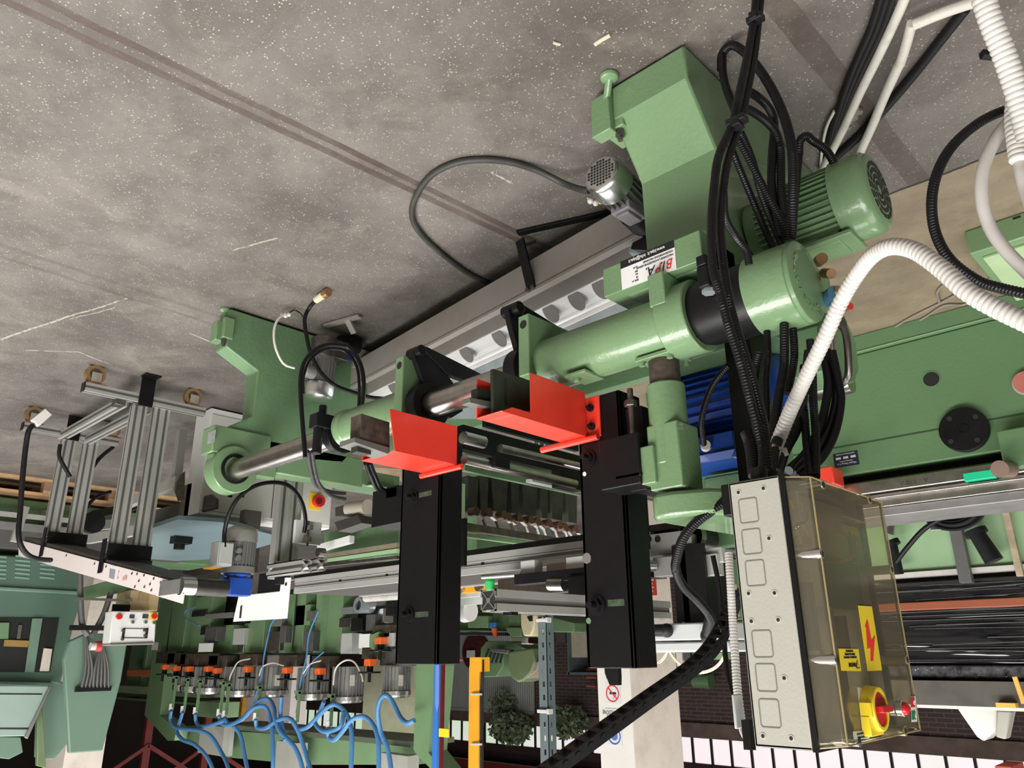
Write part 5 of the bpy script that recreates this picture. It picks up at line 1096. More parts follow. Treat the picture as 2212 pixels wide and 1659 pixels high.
def alu(parent, name, x0, x1, y0, y1, z0, z1, axis, slots=1):
    t = MB2(ALU); t.box(x0, x1, y0, y1, z0, z1); e = .0015
    if axis == 'Z':
        for k in range(slots):
            c = y0+(y1-y0)*(k+.5)/slots; t.box(x0-e, x0, c-.006, c+.006, z0, z1, m=ALUD)
        c = (x0+x1)/2; t.box(c-.006, c+.006, y0-e, y0, z0, z1, m=ALUD)
    elif axis == 'Y':
        c = (z0+z1)/2; t.box(x0-e, x0, y0, y1, c-.006, c+.006, m=ALUD); c = (x0+x1)/2; t.box(c-.006, c+.006, y0, y1, z1, z1+e, m=ALUD)
    else:
        c = (z0+z1)/2; t.box(x0, x1, y0-e, y0, c-.006, c+.006, m=ALUD); c = (y0+y1)/2; t.box(x0, x1, c-.006, c+.006, z1, z1+e, m=ALUD)
    return t.build(name, ALU, parent, smooth=0)
for X_, ys in ((4.21, ((1.455, 1.530), (1.572, 1.655))), (5.23, ((1.425, 1.505), (1.552, 1.635)))):
    ztop = .935 if X_ < 5 else .76
    for y0, y1 in ys: alu(ic, 'leg', X_, X_+.045, y0, y1, .105, ztop, 'Z', 2)
    alu(ic, 'cross_bar', X_-.045, X_, 1.19, 1.835 if X_ < 5 else 1.74, .105, .150, 'Y')
    t = MB(); t.box(X_-.05, X_+.001, 1.186, 1.190, .103, .152); t.build('end_cap', BLACKM, ic)
for y0 in (1.455, 1.60): alu(ic, 'base_rail', 4.255, 5.23, y0-.06, y0-.015, .12, .165, 'X')
def caster(x, y):
    t = MB(); t.cyl((x-.016, y, .050), (x+.016, y, .050), .050, seg=36, hollow=.032); 
    w_ = t.build('wheel', mat('amber_tread', (.22, .13, .05), .5), ic)
    t = MB(); t.cyl((x-.014, y, .050), (x+.014, y, .050), .033); t.build('wheel_hub', STEELD, w_)
    t = MB(); t.box(x-.022, x-.018, y-.02, y+.03, .04, .10); t.box(x+.018, x+.022, y-.02, y+.03, .04, .10); t.box(x-.022, x+.022, y-.03, y+.04, .093, .104); t.build('fork', mat('dusty_zinc', (.38, .36, .30), .5, .4, .2, 30), ic, bevel=.002)
    t = MB(); t.box(x-.03, x+.03, y-.035, y+.055, .100, .106); t.build('caster_plate', mat('rusty_plate', (.20, .08, .05), .7, 0, .3, 30), ic)
for x, y in ((4.19, 1.235), (4.19, 1.76), (5.20, 1.235), (5.20, 1.69)): caster(x, y)
t = MB(); t.box(4.155, 4.165, 1.46, 1.535, .012, .17); t.box(4.10, 4.17, 1.455, 1.54, .0, .010); t.build('foot_plate', BLACK, ic, bevel=.002)
t = MB(); t.box(5.17, 5.18, 1.42, 1.50, .012, .17); t.build('foot_plate', BLACK, ic, bevel=.002)
for X_, z0 in ((4.205, .90), (5.22, .73)):
    t = MB(); t.box(X_-.008, X_, 1.44, 1.66, z0, z0+.075); t.box(X_-.02, X_+.03, IY-.010, IY-.004, z0-.02, z0+.15); t.box(X_-.03, X_+.02, 1.44, 1.66, z0+.075, z0+.10); t.build('joint_plate', BLACKM, ic, bevel=.001)
for k in range(2): 
    t = MB(); p = at((262, 300)[k], 868, X=4.20); t.box(4.19, 4.255, p.y-.03, p.y+.02, p.z-.03, p.z+.02); t.build('corner_bracket', STEELD, ic, bevel=.003)
# sensor and cable hanging at the far left
t = MB(); a, b = at(74, 915, X=4.7), at(104, 890, X=4.7); t.bar(a, b, .03, .05); tag(t.build('white_connector', WHITE, bevel=.004), 'white rectangular connector on the black cable at the far left of the stand', 'connector')
hc([(72, 918), (62, 930), (55, 970), (48, 1040), (44, 1100), (40, 1150), (46, 1180), (62, 1200), (85, 1208), (110, 1210)], [4.7, 4.7, 4.72, 4.72, 4.72, 4.7, 4.7, 4.72, 4.75, 4.8], .0135, RUBBER2, 'thick black cable dropping from the white connector to the inclined conveyor', .03)
hc([(130, 960), (128, 985), (140, 1010), (152, 1030)], 5.1, .012, RUBBER2, 'black cable stub between the two pairs of stand legs', .03)
hc([(245, 965), (215, 990), (195, 1020), (182, 1050), (178, 1080)], 5.3, .012, RUBBER2, 'black cable slanting behind the right pair of stand legs', .03)
hc([(240, 1062), (215, 1070), (198, 1082), (185, 1100)], 5.6, .012, RUBBER2, 'black cable arching in front of the wood pallets', .03)
# ================================================================== ALUMINIUM BAR WITH OPEN END
ab = empty('aluminium_bar', (1.42, 1.2, 1.3), 'square aluminium slot profile with open end sticking out past the near black column', 'bar')
XA_ = 1.40; e = at(1071, 1297, X=XA_); zt_ = at(1071, 1320, X=XA_).z; zb_ = at(1071, 1272, X=XA_).z; hh = (zt_-zb_); wdt = hh*.98
t = MB2(ALU); t.box(XA_, XA_+wdt, e.y+.001, 2.2, zb_, zb_+hh*.36); t.box(XA_, XA_+wdt, e.y+.001, 2.2, zt_-hh*.36, zt_); t.box(XA_+wdt*.3, XA_+wdt*.7, e.y+.004, 2.2, zb_, zt_, m=ALUD)
t.box(XA_+.006, XA_+.008, e.y+.003, 2.2, zb_+.005, zt_-.005, m=mat('slot_grey', (.22, .21, .20), .5, .4))
t.build('profile', ALU, ab, smooth=0)
t = MB(); tslot(t, (XA_+wdt/2, e.y-.001, (zt_+zb_)/2), Vector((1, 0, 0)), Vector((0, 0, 1)), Vector((0, .004, 0)), hh, CHROME); t.box(XA_+.004, XA_+wdt-.004, e.y+.0005, e.y+.001, zb_+.004, zt_-.004, m=DARK); t.build('cut_end', CHROME, ab, smooth=0)
p = at(1058, 1262, X=1.42); t = MB(); t.cyl((p.x, p.y, zb_), (p.x, p.y, zb_-.018), .010, .013); t.cyl((p.x, p.y, zb_-.018), (p.x, p.y, zb_-.026), .013, .011); t.build('green_knob', mat('green_plastic', (.02, .38, .09), .4), ab, label='bright green plastic knob')
t = MB(); p = at(1112, 1331, X=1.40); t.box(1.40, 1.43, p.y-.012, p.y+.012, zt_, zt_+.008); t.build('clip', BLACKM, ab)
# black arm with grey blocks in front of the conveyor
ca = empty('clamp_carriage', at(1190, 1250, Y=1.87), 'black clamping carriage with grey blocks before the long conveyor, beside the near column', 'carriage')
t = MB(); t.bY(1124, 1212, 1155, 1243, 1.87, .04); t.build('grey_block', GREYS, ca, bevel=.002)
t = MB(); t.bY(1222, 1204, 1262, 1238, 1.87, .04); t.build('grey_block', GREYS, ca, bevel=.002)
t = MB(); t.bY(1180, 1218, 1224, 1240, 1.89, .03); t.build('grey_plate', BEAMG, ca, bevel=.002)
t = MB(); t.bY(1110, 1241, 1270, 1250, 1.85, .09); t.bY(1226, 1246, 1270, 1286, 1.84, .09); t.build('black_frame', BLACKM, ca, bevel=.002)
t = MB(); t.bY(1075, 1252, 1262, 1276, 1.92, .03); t.build('dark_rail', BROWN, ca, bevel=.002)
t = MB(); t.cyl(at(1042, 1246, Y=1.86), at(1126, 1240, Y=1.88), .008); t.build('push_rod', CHROME, ca)
t = MB(); t.cyl(at(1188, 1262, Y=1.86), at(1220, 1262, Y=1.86), .02); t.build('cylinder', STEEL, ca)
t = MB(); p = at(1246, 1303, Y=1.8); t.cyl((p.x, 1.78, p.z), (p.x, 1.80, p.z), .016); t.build('ball_handle', CHROME, ca)
t = MB(); t.bX(1370, 1222, 1440, 1250, 1.30, .03); t.build('black_pad', BLACK, ca)
# ================================================================== FELT PADS WITH BROWN KNOBS
rk = empty('pad_rack', at(1120, 1120, X=2.45), 'row of dark hanging pads with brown round knobs seen between the two black columns', 'rack')
for k, (px, w_, y0, y1) in enumerate(((1022, 24, 1028, 1106), (1046, 20, 1028, 1106), (1080, 38, 1028, 1110), (1113, 20, 1034, 1112), (1145, 36, 1040, 1118), (1176, 20, 1050, 1122), (1203, 32, 1052, 1126), (1236, 28, 1060, 1132))):
    a = at(px-w_/2, y0, X=2.45); b = at(px+w_/2, y1, X=2.45); t = MB()
    n = 9; P = [(a.y+(b.y-a.y)*i/n, a.z-(.004 if i % 2 else 0)) for i in range(n+1)] + [(b.y-(b.y-a.y)*.14, b.z), (a.y+(b.y-a.y)*.14, b.z)]
    t.prism(P, 'X', 2.45, 2.50); t.build('hanging_pad', mat('dark_green_felt', (.028, .032, .022), .75, 0, .35, 18), rk, bevel=.003)
for px, py in ((1030, 1104), (1058, 1107), (1090, 1112), (1100, 1116), (1124, 1118), (1148, 1122), (1163, 1126), (1188, 1130), (1211, 1134), (1222, 1138), (1245, 1142)):
    a = at(px, py, X=2.36); t = MB(); t.cyl(a, a+Vector((.04, 0, 0)), .019, seg=20); t.build('round_knob', mat('brown_knob', (.10, .045, .025), .45), rk)
    c = at(px+3, py+8, X=2.38); t = MB(); t.bar(c, c+Vector((0, .03, .015)), .02, .008); t.bar(c+Vector((0, .03, .015)), c+Vector((0, .045, .045)), .012, .008); t.build('bent_lever', STEEL, rk)
t = MB(); a = at(1005, 1138, X=2.34); b = at(1180, 1162, X=2.34); t.bar((2.34, a.y, a.z), (2.34, b.y+.2, b.z+.01), .03, .030, m=STEELD); t.build('front_rail', STEELD, rk)
t = MB(); t.bX(1000, 1150, 1200, 1185, 2.6, .03); t.build('lower_panel', GREEN2, rk, smooth=0); t = MB(); t.bX(946, 1034, 1004, 1130, 2.3, .05); t.build('end_panel', LGREEN, rk, smooth=0)
p = at(994, 1053, X=2.298); text('stencil_letter', 'G', rk, (2.298, p.y, p.z), .028, INK, '-X'); p = at(988, 1056, X=2.298); MB().cyl((2.2995, p.y, p.z), (2.297, p.y, p.z), .007).build('panel_hole', DARK, rk)
# ================================================================== GREY CABINET
gcab = empty('control_cabinet', (4.62, 2.45, 0), 'light grey control cabinet with a red and yellow main switch behind the far casting', 'cabinet')
t = MB(); a = at(455, 874, Z=.012); X_c = 4.42; yA = 1.98; yB = at(712, 1140, X=X_c).y; ztc = at(705, 1142, X=X_c).z
xe = at(397, 1105, Y=yA).x
t.box(X_c, xe, yA, yB, .012, ztc); t.build('cabinet_body', GREYL, gcab, bevel=.004)
t = MB(); t.box(X_c-.006, X_c, yA+.01, yB-.01, .05, ztc-.02); dr_ = t.build('cabinet_door', mat('cabinet_door_grey', (.60, .62, .57), .45, 0, .02), gcab, bevel=.002)
def onX(px, py, r, m, nm, dep=.02, seg=24):
    p = at(px, py, X=X_c-.006); t = MB(); t.cyl((X_c-.006, p.y, p.z), (X_c-.006-dep, p.y, p.z), r, seg=seg); return t.build(nm, m, dr_, bevel=.001)
p = at(680, 1083, X=X_c-.006); t = MB(); t.box(X_c-.009, X_c-.006, p.y-.045, p.y+.045, p.z-.055, p.z+.055); t.build('switch_plate', YELB, dr_)
onX(685, 1083, .042, REDB, 'main_switch', .035, 10); t = MB(); t.cyl((X_c-.043, p.y+.012, p.z), (X_c-.040, p.y+.012, p.z), .022); t.build('switch_recess', mat('dark_red', (.12, .01, .01), .4), dr_)
onX(497, 1063, .014, REDB, 'red_button'); onX(524, 1066, .013, WPLAST, 'white_button'); 
for px in (497, 523): p = at(px, 1070, X=X_c-.0065); t = MB(); t.box(X_c-.008, X_c-.006, p.y-.014, p.y+.014, p.z-.008, p.z+.012); t.build('button_label', BLACK, dr_)
t = MB(); p = at(638, 1030, X=X_c-.006); t.box(X_c-.0075, X_c-.006, p.y-.02, p.y+.02, p.z-.02, p.z+.02); t.build('round_warning_label', YELB, dr_)
t = MB(); a = at(595, 1020, X=X_c-.007); t.box(X_c-.0075, X_c-.0055, a.y-.002, a.y+.002, .05, ztc-.02); t.build('door_gap', DARK, dr_, smooth=0)
t = MB(); t.prism(pxZ([(300, 1150), (385, 1122), (480, 1128), (600, 1158), (596, 1172), (480, 1207), (380, 1212), (296, 1205)], .80), 'Z', .78, .80)
tag(t.build('sheet_table', BLUEG, smooth=0), 'pale blue-grey sheet metal table top behind the light grey cabinet', 'table top')
p = at(390, 1160, Z=.80); t = MB(); t.box(p.x-.05, p.x+.02, p.y-.05, p.y+.05, .80, .84); t.cyl((p.x, p.y, .84), (p.x, p.y, .87), .03); tag(t.build('black_bracket', BLACK), 'small black bracket on the pale blue-grey table top', 'bracket')
t = MB(); a = at(335, 1100, Y=1.95); b = at(465, 1068, Y=1.95); c = at(466, 1085, Y=1.95); d = at(335, 1130, Y=1.95)
t.prism(pxY([(322, 1105), (455, 1068), (466, 1078), (465, 1098), (330, 1132)], 2.0), 'Y', 2.0, 2.02); t.box(3.9, 3.95, 2.0, 2.1, .70, .80); tag(t.build('dark_sheet_guide', mat('dark_brown_sheet', (.05, .045, .04), .5), bevel=.002), 'dark brown sheet guide pointing at the light grey cabinet, left', 'guide')
t = MB(); t.prism(pxY([(722, 1128), (772, 1112), (782, 1130), (730, 1148)], 2.6), 'Y', 2.6, 2.7); t.prism(pxY([(724, 1096), (758, 1086), (760, 1110), (724, 1116)], 2.62), 'Y', 2.62, 2.7); tag(t.build('dark_sheet_guide', mat('dark_brown_sheet', (.05, .045, .04), .5), bevel=.002), 'short dark brown sheet guide right of the light grey cabinet', 'guide')
t = MB(); t.cyl(at(755, 1100, Y=2.65), at(795, 1095, Y=2.65), .045); tag(t.build('roller', mat('ivory_roller', (.50, .46, .38), .5)), 'ivory roller beside the short dark guide', 'roller')
# cylinder bars on the left, dark hinge on cabinet
t = MB(); t.bY(395, 1050, 402, 1140, 1.98, .02); t.prism(pxX([(392, 1025), (400, 1018), (398, 1078), (388, 1082), (380, 1060), (382, 1040)], 4.45), 'X', 4.45, 4.47); tag(t.build('hinge_plate', STEELD), 'dark steel hinge plate on the left edge of the light grey cabinet', 'hinge')
ag = empty('aluminium_rack', (5.6, 2.4, 0), 'low aluminium rack of bars and black rails behind the stand legs', 'rack')
for i, (x0, y0, x1, y1, Y_, m_) in enumerate(((258, 1095, 385, 1040, 2.0, ALU), (170, 1120, 330, 1085, 2.4, BLACKM), (180, 1140, 350, 1120, 2.2, ALU), (190, 1165, 330, 1140, 2.1, ALU), (30, 1108, 110, 1112, 2.0, ALU), (30, 1135, 110, 1140, 2.0, ALUD), (40, 1150, 110, 1156, 2.0, BLACKM))):
    t = MB(); a = at(x0, y0, Y=Y_); b = at(x1, y1, Y=Y_)
    t.bar(a, b, .04, .07, m_); t.build('frame_bar', m_, ag, smooth=0)
t = MB(); a = at(55, 1095, X=5.6); b = at(30, 1170, X=5.6); t.bar(a, b, .04, .04); t.build('frame_post', ALU, ag, smooth=0)
t = MB(); a = at(358, 1000, Y=2.05); b = at(352, 1140, Y=2.05); t.bar(at(393, 930, Y=2.02), at(378, 1060, Y=2.02), .05, .05, ALU); t.build('frame_post', ALU, ag, smooth=0)
t = MB(); p = at(203, 1128, X=5.4); t.cyl(p, p+Vector((.05, 0, 0)), .07, seg=24); t.build('belt_pulley', RUBBER2, ag)
t = MB(); t.bX(162, 1152, 180, 1174, 5.3, .05); o = t.build('yellow_box', YELB, ag); 
# ================================================================== BIG GREEN MACHINE ON THE RIGHT
RY = 3.70
def rz(px, py): return at(px, py, Y=RY).z
bgm = empty('long_machine', (.6, 3.9, 0), 'long green machine with black round cover and steel table, right of the enclosure', 'machine')
t = MB(); t.box(-1.6, 2.4, RY, RY+.9, .085, .665); body = t.build('machine_bed', GREEN3, bgm, bevel=.008)
t = MB(); t.box(-1.6, 2.4, RY-.03, RY+.9, 0, .083); t.box(-1.6, 2.4, RY-.034, RY, .078, .088); t.build('plinth', GREEN3, bgm, bevel=.006)
t = MB(); t.box(-1.6, 2.4, RY-.001, RY+.001, .519, .527); t.build('cover_seam', mat('dark_green_seam', (.03, .06, .03), .6), body, smooth=0)
p = at(2085, 930, Y=RY); t = MB(); t.cyl((p.x, RY, p.z), (p.x, RY-.03, p.z), .098, seg=48); dc = t.build('round_cover', BLACKM, bgm, bevel=.004, label='black round cover with four screws')
for k in range(4):
    a = math.radians(38+90*k); t = MB(); c = (p.x+.072*math.cos(a), p.z+.072*math.sin(a)); t.cyl((c[0], RY-.0305, c[1]), (c[0], RY-.032, c[1]), .011, m=DARK); t.build('cover_screw', DARK, dc)
t = MB(); t.cyl((p.x, RY-.030, p.z), (p.x, RY-.034, p.z), .022, hollow=.016); t.build('centre_ring', BLACKM, dc)
p = at(2012, 819, Y=RY); t = MB(); t.cyl((p.x, RY+.0005, p.z), (p.x, RY-.0015, p.z), .035, m=DARK); t.build('round_hole', DARK, body)
t = MB(); t.cyl((p.x, RY, p.z), (p.x, RY-.003, p.z), .038, hollow=.034); t.build('hole_rim', GREEN3, body)
a = at(1799, 1012, Y=RY); b = at(1857, 972, Y=RY); cxp, czp = (a.x+b.x)/2, (a.z+b.z)/2; w_ = .058
t = MB(); t.box(cxp-w_, cxp+w_, RY-.002, RY, czp-.034, czp+.034); np_ = t.build('name_plate', mat('dark_blue_plate', (.015, .018, .035), .4), bgm, label='dark name plate with pale lettering')
PL = mat('plate_lettering', (.55, .55, .58), .5)
for s, dz, sz in (('Michael Weinig K.G.', .020, .013), ('Tauberbischofsheim', .008, .009), ('Stahl-Klement Dresden', -.026, .011)): text('lettering', s, np_, (cxp, RY-.0026, czp+dz), sz, PL, '-Y', .85)
for dx in (-.035, 0, .035): t = MB(); t.box(cxp+dx-.012, cxp+dx+.012, RY-.0026, RY-.002, czp-.014, czp-.003); t.build('stamped_field', PL, np_, smooth=0)
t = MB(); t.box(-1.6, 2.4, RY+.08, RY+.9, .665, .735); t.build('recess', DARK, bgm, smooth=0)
t = MB(); t.box(-1.6, 2.4, RY+.02, RY+.5, .700, .716); t.build('green_lip', GREEN3, bgm, bevel=.002)
t = MB(); t.box(-.5, 2.3, RY-.06, RY+.3, .722, .775); tb = t.build('steel_table', STEEL, bgm, bevel=.004)
t = MB(); t.box(-.5, 2.3, RY-.02, RY+.30, .776, .835); t.box(.1, 2.3, RY-.05, RY-.02, .790, .80); t.build('fence_rail', STEEL, bgm, bevel=.002)
t = MB(); t.box(-.6, 2.3, RY+.0, RY+.32, .836, .875); t.build('upper_rail', mat('dull_rail', (.28, .27, .27), .45, .6, .15, 10), bgm, bevel=.003)
text('engraved_mark', 'A - 130 A', tb, (at(1975, 1050, Y=RY-.061).x, RY-.0612, .750), .03, STEELD, '-Y')
t = MB(); a = at(2083, 1030, Y=RY-.06); b = at(2150, 1020, Y=RY-.06); t.box(a.x, b.x, RY-.075, RY-.02, a.z-.012, a.z+.022); t.build('green_sight_glass', mat('emerald_plastic', (.02, .50, .26), .15), bgm, bevel=.002, label='bright emerald plastic piece')
t = MB(); a = at(2162, 980, Y=RY-.1); b = at(2225, 1042, Y=RY-.1); t.box(a.x, a.x-.6, RY-.10, RY+.1, .60, .76); hd = t.build('bracket_head', GREEN3, bgm, bevel=.006)
p = at(2180, 1012, Y=RY-.13); t = MB(); t.cyl((p.x, RY-.10, p.z), (p.x+.02, RY-.20, p.z+.01), .030, .034); t.build('turning_knob', mat('worn_brown_knob', (.20, .14, .11), .5), bgm)
p = at(2218, 828, Y=RY); t = MB(); t.cyl((p.x, RY, p.z), (p.x, RY-.03, p.z), .045, m=mat('faded_red_button', (.45, .14, .11), .5)); t.cyl((p.x, RY, p.z), (p.x, RY-.01, p.z), .052, m=GREYP); t.build('stop_button', REDP, bgm)
t = MB(); t.bY(1760, 1012, 1803, 1045, 3.5, .12); tag(t.build('red_cover', mat('signal_red', (.70, .05, .03), .4), bevel=.006), 'bright red sheet cover peeking out above the right corner of the enclosure', 'cover')
# upper cabinet behind the table: light green panel, coil, handles
up = empty('upper_panel_machine', (.9, 4.2, 0), 'light green machine panel with black handles behind the long green machine', 'machine')
UY = 4.70
t = MB(); t.box(-.9, 1.9, UY, UY+.5, 0, at(2050, 1232, Y=UY).z); t.build('light_panel', LGREEN, up, smooth=0)
t = MB(); a = at(2050, 1236, Y=UY); t.box(-.9, 1.9, UY-.03, UY+.5, a.z-.012, a.z+.012); t.build('white_ledge', WPLAST, up, smooth=0)
t = MB(); a = at(2064, 1143, Y=UY-.06); b = at(2086, 1250, Y=UY-.06); t.box(a.x-.03, a.x+.03, UY-.07, UY-.02, a.z-.3, b.z+.02); t.build('grey_upright', mat('dark_grey_upright', (.10, .10, .095), .5), up, bevel=.002)
t = MB(); t.bar(at(2163, 1060, Y=UY-.05), at(2205, 1245, Y=UY-.05), .035, .03); t.build('rusty_strip', mat('rust_stained_strip', (.40, .32, .22), .6, 0, .3, 12), up)
for (x0, y0, x1, y1, r) in ((2105, 1145, 2148, 1212, .045), (1926, 1168, 1940, 1240, .03)):
    t = MB(); t.cyl(at(x0, y0, Y=UY-.12), at(x1, y1, Y=UY-.12), r*.85, r); t.cyl(at(x0, y0, Y=UY-.12), at(x0+6, y0+10, Y=UY-.12), r*1.25); t.build('black_handle', RUBBER2, up)
t = MB(); P = pxY([(2010, 1128), (2060, 1128), (2100, 1118), (2104, 1126), (2065, 1143), (2010, 1146)], UY-.1); t.prism(P, 'Y', UY-.1, UY-.07); t.build('scale_plate', STEEL, up, bevel=.003)
t = MB(); t.bY(1905, 1088, 1925, 1150, UY-.1, .05, GREEN2); t.prism(pxY([(1916, 1140), (1932, 1135), (1930, 1156), (1916, 1152)], UY-.12), 'Y', UY-.12, UY-.1, m=STEEL); t.build('hinge_bracket', GREEN2, up, smooth=0)
coil = MB(); c = at(2058, 1095, Y=UY-.18)
for k in range(9):
    R1 = .07+.008*k; oz = random.uniform(-.008, .008); yy = UY-.18+random.uniform(-.03, .03)
    pts = [(c.x+R1*1.15*math.cos(q), yy, c.z+oz+R1*.9*math.sin(q)) for q in (2*math.pi*i/16 for i in range(17))]
    coil.tube(pts, .0085, 7, step=.03)
coil.tube([at(2098, 1075, Y=UY-.25), at(2060, 1105, Y=UY-.26), at(2000, 1140, Y=UY-.28), at(1962, 1180, Y=UY-.28), at(1935, 1215, Y=UY-.28)], .013, 8, step=.03)
tag(coil.build('cable_coil', RUBBER2), 'coiled black cable hanging before the light green panel', 'cable coil')
# wrapped pallet load
wm = bpy.data.materials.new('wrinkled_black_film'); wm.use_nodes = True; nt = wm.node_tree; N = nt.nodes; L = nt.links; b_ = N['Principled BSDF']
b_.inputs['Base Color'].default_value = (.010, .010, .012, 1); b_.inputs['Roughness'].default_value = .08
tc = N.new('ShaderNodeTexCoord'); mp_ = N.new('ShaderNodeMapping'); mp_.inputs['Scale'].default_value = (.35, 1, 6); mp_.inputs['Rotation'].default_value = (0, .05, 0); L.new(tc.outputs['Object'], mp_.inputs[0])
nz = N.new('ShaderNodeTexNoise'); nz.inputs['Scale'].default_value = 2.0; nz.inputs['Detail'].default_value = 2; nz.inputs['Distortion'].default_value = .5; L.new(mp_.outputs[0], nz.inputs['Vector'])
bp = N.new('ShaderNodeBump'); bp.inputs['Strength'].default_value = 1; bp.inputs['Distance'].default_value = .03; L.new(nz.outputs['Fac'], bp.inputs['Height']); L.new(bp.outputs['Normal'], b_.inputs['Normal'])
wl = empty('wrapped_load', at(2060, 1250, Y=4.75), 'load wrapped in shiny black stretch film with a red-brown band, right of the enclosure', 'wrapped load')
za = at(2060, 1252, Y=4.72).z; zb = at(2060, 1470, Y=4.72).z
t = MB(); t.box(-.7, 1.75, 4.72, 5.3, za, zb-.07); t.build('film_wrapping', wm, wl, bevel=.02)
t = MB(); 
for k in range(40):
    z = za+.03+(zb-za-.12)*(k+random.uniform(-.4, .4))/40; xa_ = random.uniform(-.7, 1.0); t.cyl((xa_, 4.717, z+random.uniform(-.02, .02)), (min(1.75, xa_+random.uniform(.4, 1.4)), 4.717, z+random.uniform(-.02, .02)), random.uniform(.0025, .006), seg=10)
t.build('film_folds', FILM, wl)
t = MB(); z = at(2060, 1306, Y=4.71).z; t.box(-.7, 1.75, 4.700, 4.716, z-.022, z+.022); t.build('brown_band', mat('red_brown_band', (.28, .075, .035), .45), wl, bevel=.005, label='red-brown band')
t = MB(); t.box(-.7, 1.80, 4.70, 5.32, zb-.075, zb-.01); t.build('clear_film_edge', mat('creased_clear_film', (.06, .06, .065), .15, 0, .9, 30, 1, 25), wl, bevel=.01)
t = MB(); t.box(-.7, 1.95, 4.66, 5.35, zb-.0, zb+.12); t.box(-.7, 1.95, 4.66, 5.35, zb+.12, zb+.135, m=WPLASTER); tag(t.build('grey_board', mat('stained_grey_board', (.085, .078, .066), .7, 0, .3, 6), smooth=0), 'stained grey board lying on the black wrapped load', 'board')
t = MB(); t.bY(2150, 1518, 2195, 1530, 4.6, .06); t.bar(at(2192, 1462, Y=4.55), at(2212, 1520, Y=4.55), .015, .02); t.bY(2212, 1520, 2225, 1530, 4.6, .05)
tag(t.build('yellow_bracket', mat('yellow_orange_paint', (.75, .42, .08), .5)), 'yellow-orange bracket on the stained grey board at the right edge', 'bracket')
gs = empty('red_column', at(2160, 1600, Y=5.6), 'red steel column with a white gusset plate above the grey board, far right', 'column')
t = MB(); a = at(2138, 1600, Y=5.6); b = at(2172, 1600, Y=5.6); t.box(b.x, a.x, 5.6, 5.9, 2.1, 6.3); t.build('red_shaft', mat('brick_red_paint', (.42, .055, .04), .5), gs, smooth=0)
t = MB(); t.prism(pxY([(2060, 1520), (2175, 1535), (2170, 1560), (2125, 1602), (2110, 1592)], 5.55), 'Y', 5.55, 5.75); t.prism(pxY([(2152, 1534), (2185, 1536), (2172, 1598), (2150, 1592)], 5.5), 'Y', 5.5, 5.62, m=GREYP); t.build('white_gusset', WPLASTER, gs, bevel=.01)
# small green block at the right edge on the floor
sb = empty('green_housing', (0, 3.0, 0), 'small green housing with a top coloured as lit on the floor at the right edge', 'housing')
q0 = at(2078, 480, Y=2.95); q1 = at(2086, 552, Y=2.95)
t = MB(); t.box(-.5, q0.x, 2.95, 3.30, 0, q1.z); t.build('housing_body', GREEN, sb, bevel=.006)
t = MB(); t.box(-.5, q0.x-.03, 3.0, 3.5, q1.z, q1.z+.012); t.build('lit_housing_top', mat('lit_top_green', (.34, .46, .26), .5), sb, bevel=.003)  # light on the top face, put into the colour as a paler green slab
for (x, y) in ((2128, 447), (2190, 440), (2196, 470)):
    p = at(x, y, Y=2.949); t = MB(); t.box(p.x-.012, p.x+.012, 2.9485, 2.95, p.z-.004, p.z+.004); t.build('paint_chip', DARK, sb, smooth=0)
# thin cables on the tan floor
for pts, lab in (([(1900, 728), (1960, 690), (2030, 655), (2080, 628), (2115, 610)], 'thin grey cable lying on the tan floor under the white hose'), ([(1915, 726), (1990, 690), (2040, 660), (2090, 655), (2140, 600)], 'second thin grey cable crossing the first on the tan floor'), ([(2030, 655), (2025, 630), (2045, 610), (2075, 590)], 'short loop of thin grey cable on the tan floor')):
    fl(pts, .008, .0055, mat('grey_thin_cable', (.22, .19, .16), .5), label=lab, name='thin_cable')
# ================================================================== MULTI-SPINDLE MACHINE IN THE BACKGROUND
MY = 4.5
def my(px, py, Y=MY): return at(px, py, Y=Y)
ms = empty('multispindle_machine', (7.4, 4.6, 0), 'long green multi-spindle machine with a row of grey motors and blue hoses in the background', 'machine')
t = MB(); t.prism(pxY([(347, 1295), (374, 1295), (345, 1545), (382, 1575), (376, 1600), (362, 1600), (312, 1545)], MY), 'Y', MY, MY+.15); t.build('frame_post', GREEN, ms, smooth=0)
t = MB(); t.prism(pxY([(941, 1290), (905, 1290), (893, 1620), (905, 1636), (940, 1670), (960, 1670), (925, 1625), (942, 1440)], MY-.1), 'Y', MY-.1, MY+.10); t.build('frame_post', GREEN, ms, smooth=0)
t = MB(); a = my(490, 1560); b = my(905, 1610); 
t.prism(pxY([(380, 1570), (900, 1608), (900, 1652), (660, 1652), (480, 1635), (385, 1600)], MY+.2), 'Y', MY+.2, MY+.5); t.build('top_beam', mat('beam_green', (.17, .28, .14), .5, 0, .06, 3), ms, smooth=0)
t = MB(); t.prism(pxY([(490, 1572), (490, 1562), (905, 1600), (905, 1612)], MY+.19), 'Y', MY+.10, MY+.6); t.build('beam_edge', mat('beam_edge_dark', (.10, .12, .08), .6), ms, smooth=0)
for k, (x0, y0, x1, y1) in enumerate(((434, 1565, 478, 1634), (598, 1600, 637, 1672), (820, 1626, 880, 1675))):
    t = MB(); t.bY(x0, y0, x1, y1, MY-.02, .10, GREYP); t.bY(x1, y0+3, x1+14, y1, MY+.05, .05, GREYS); t.build('beam_box', GREYP, ms, smooth=0)
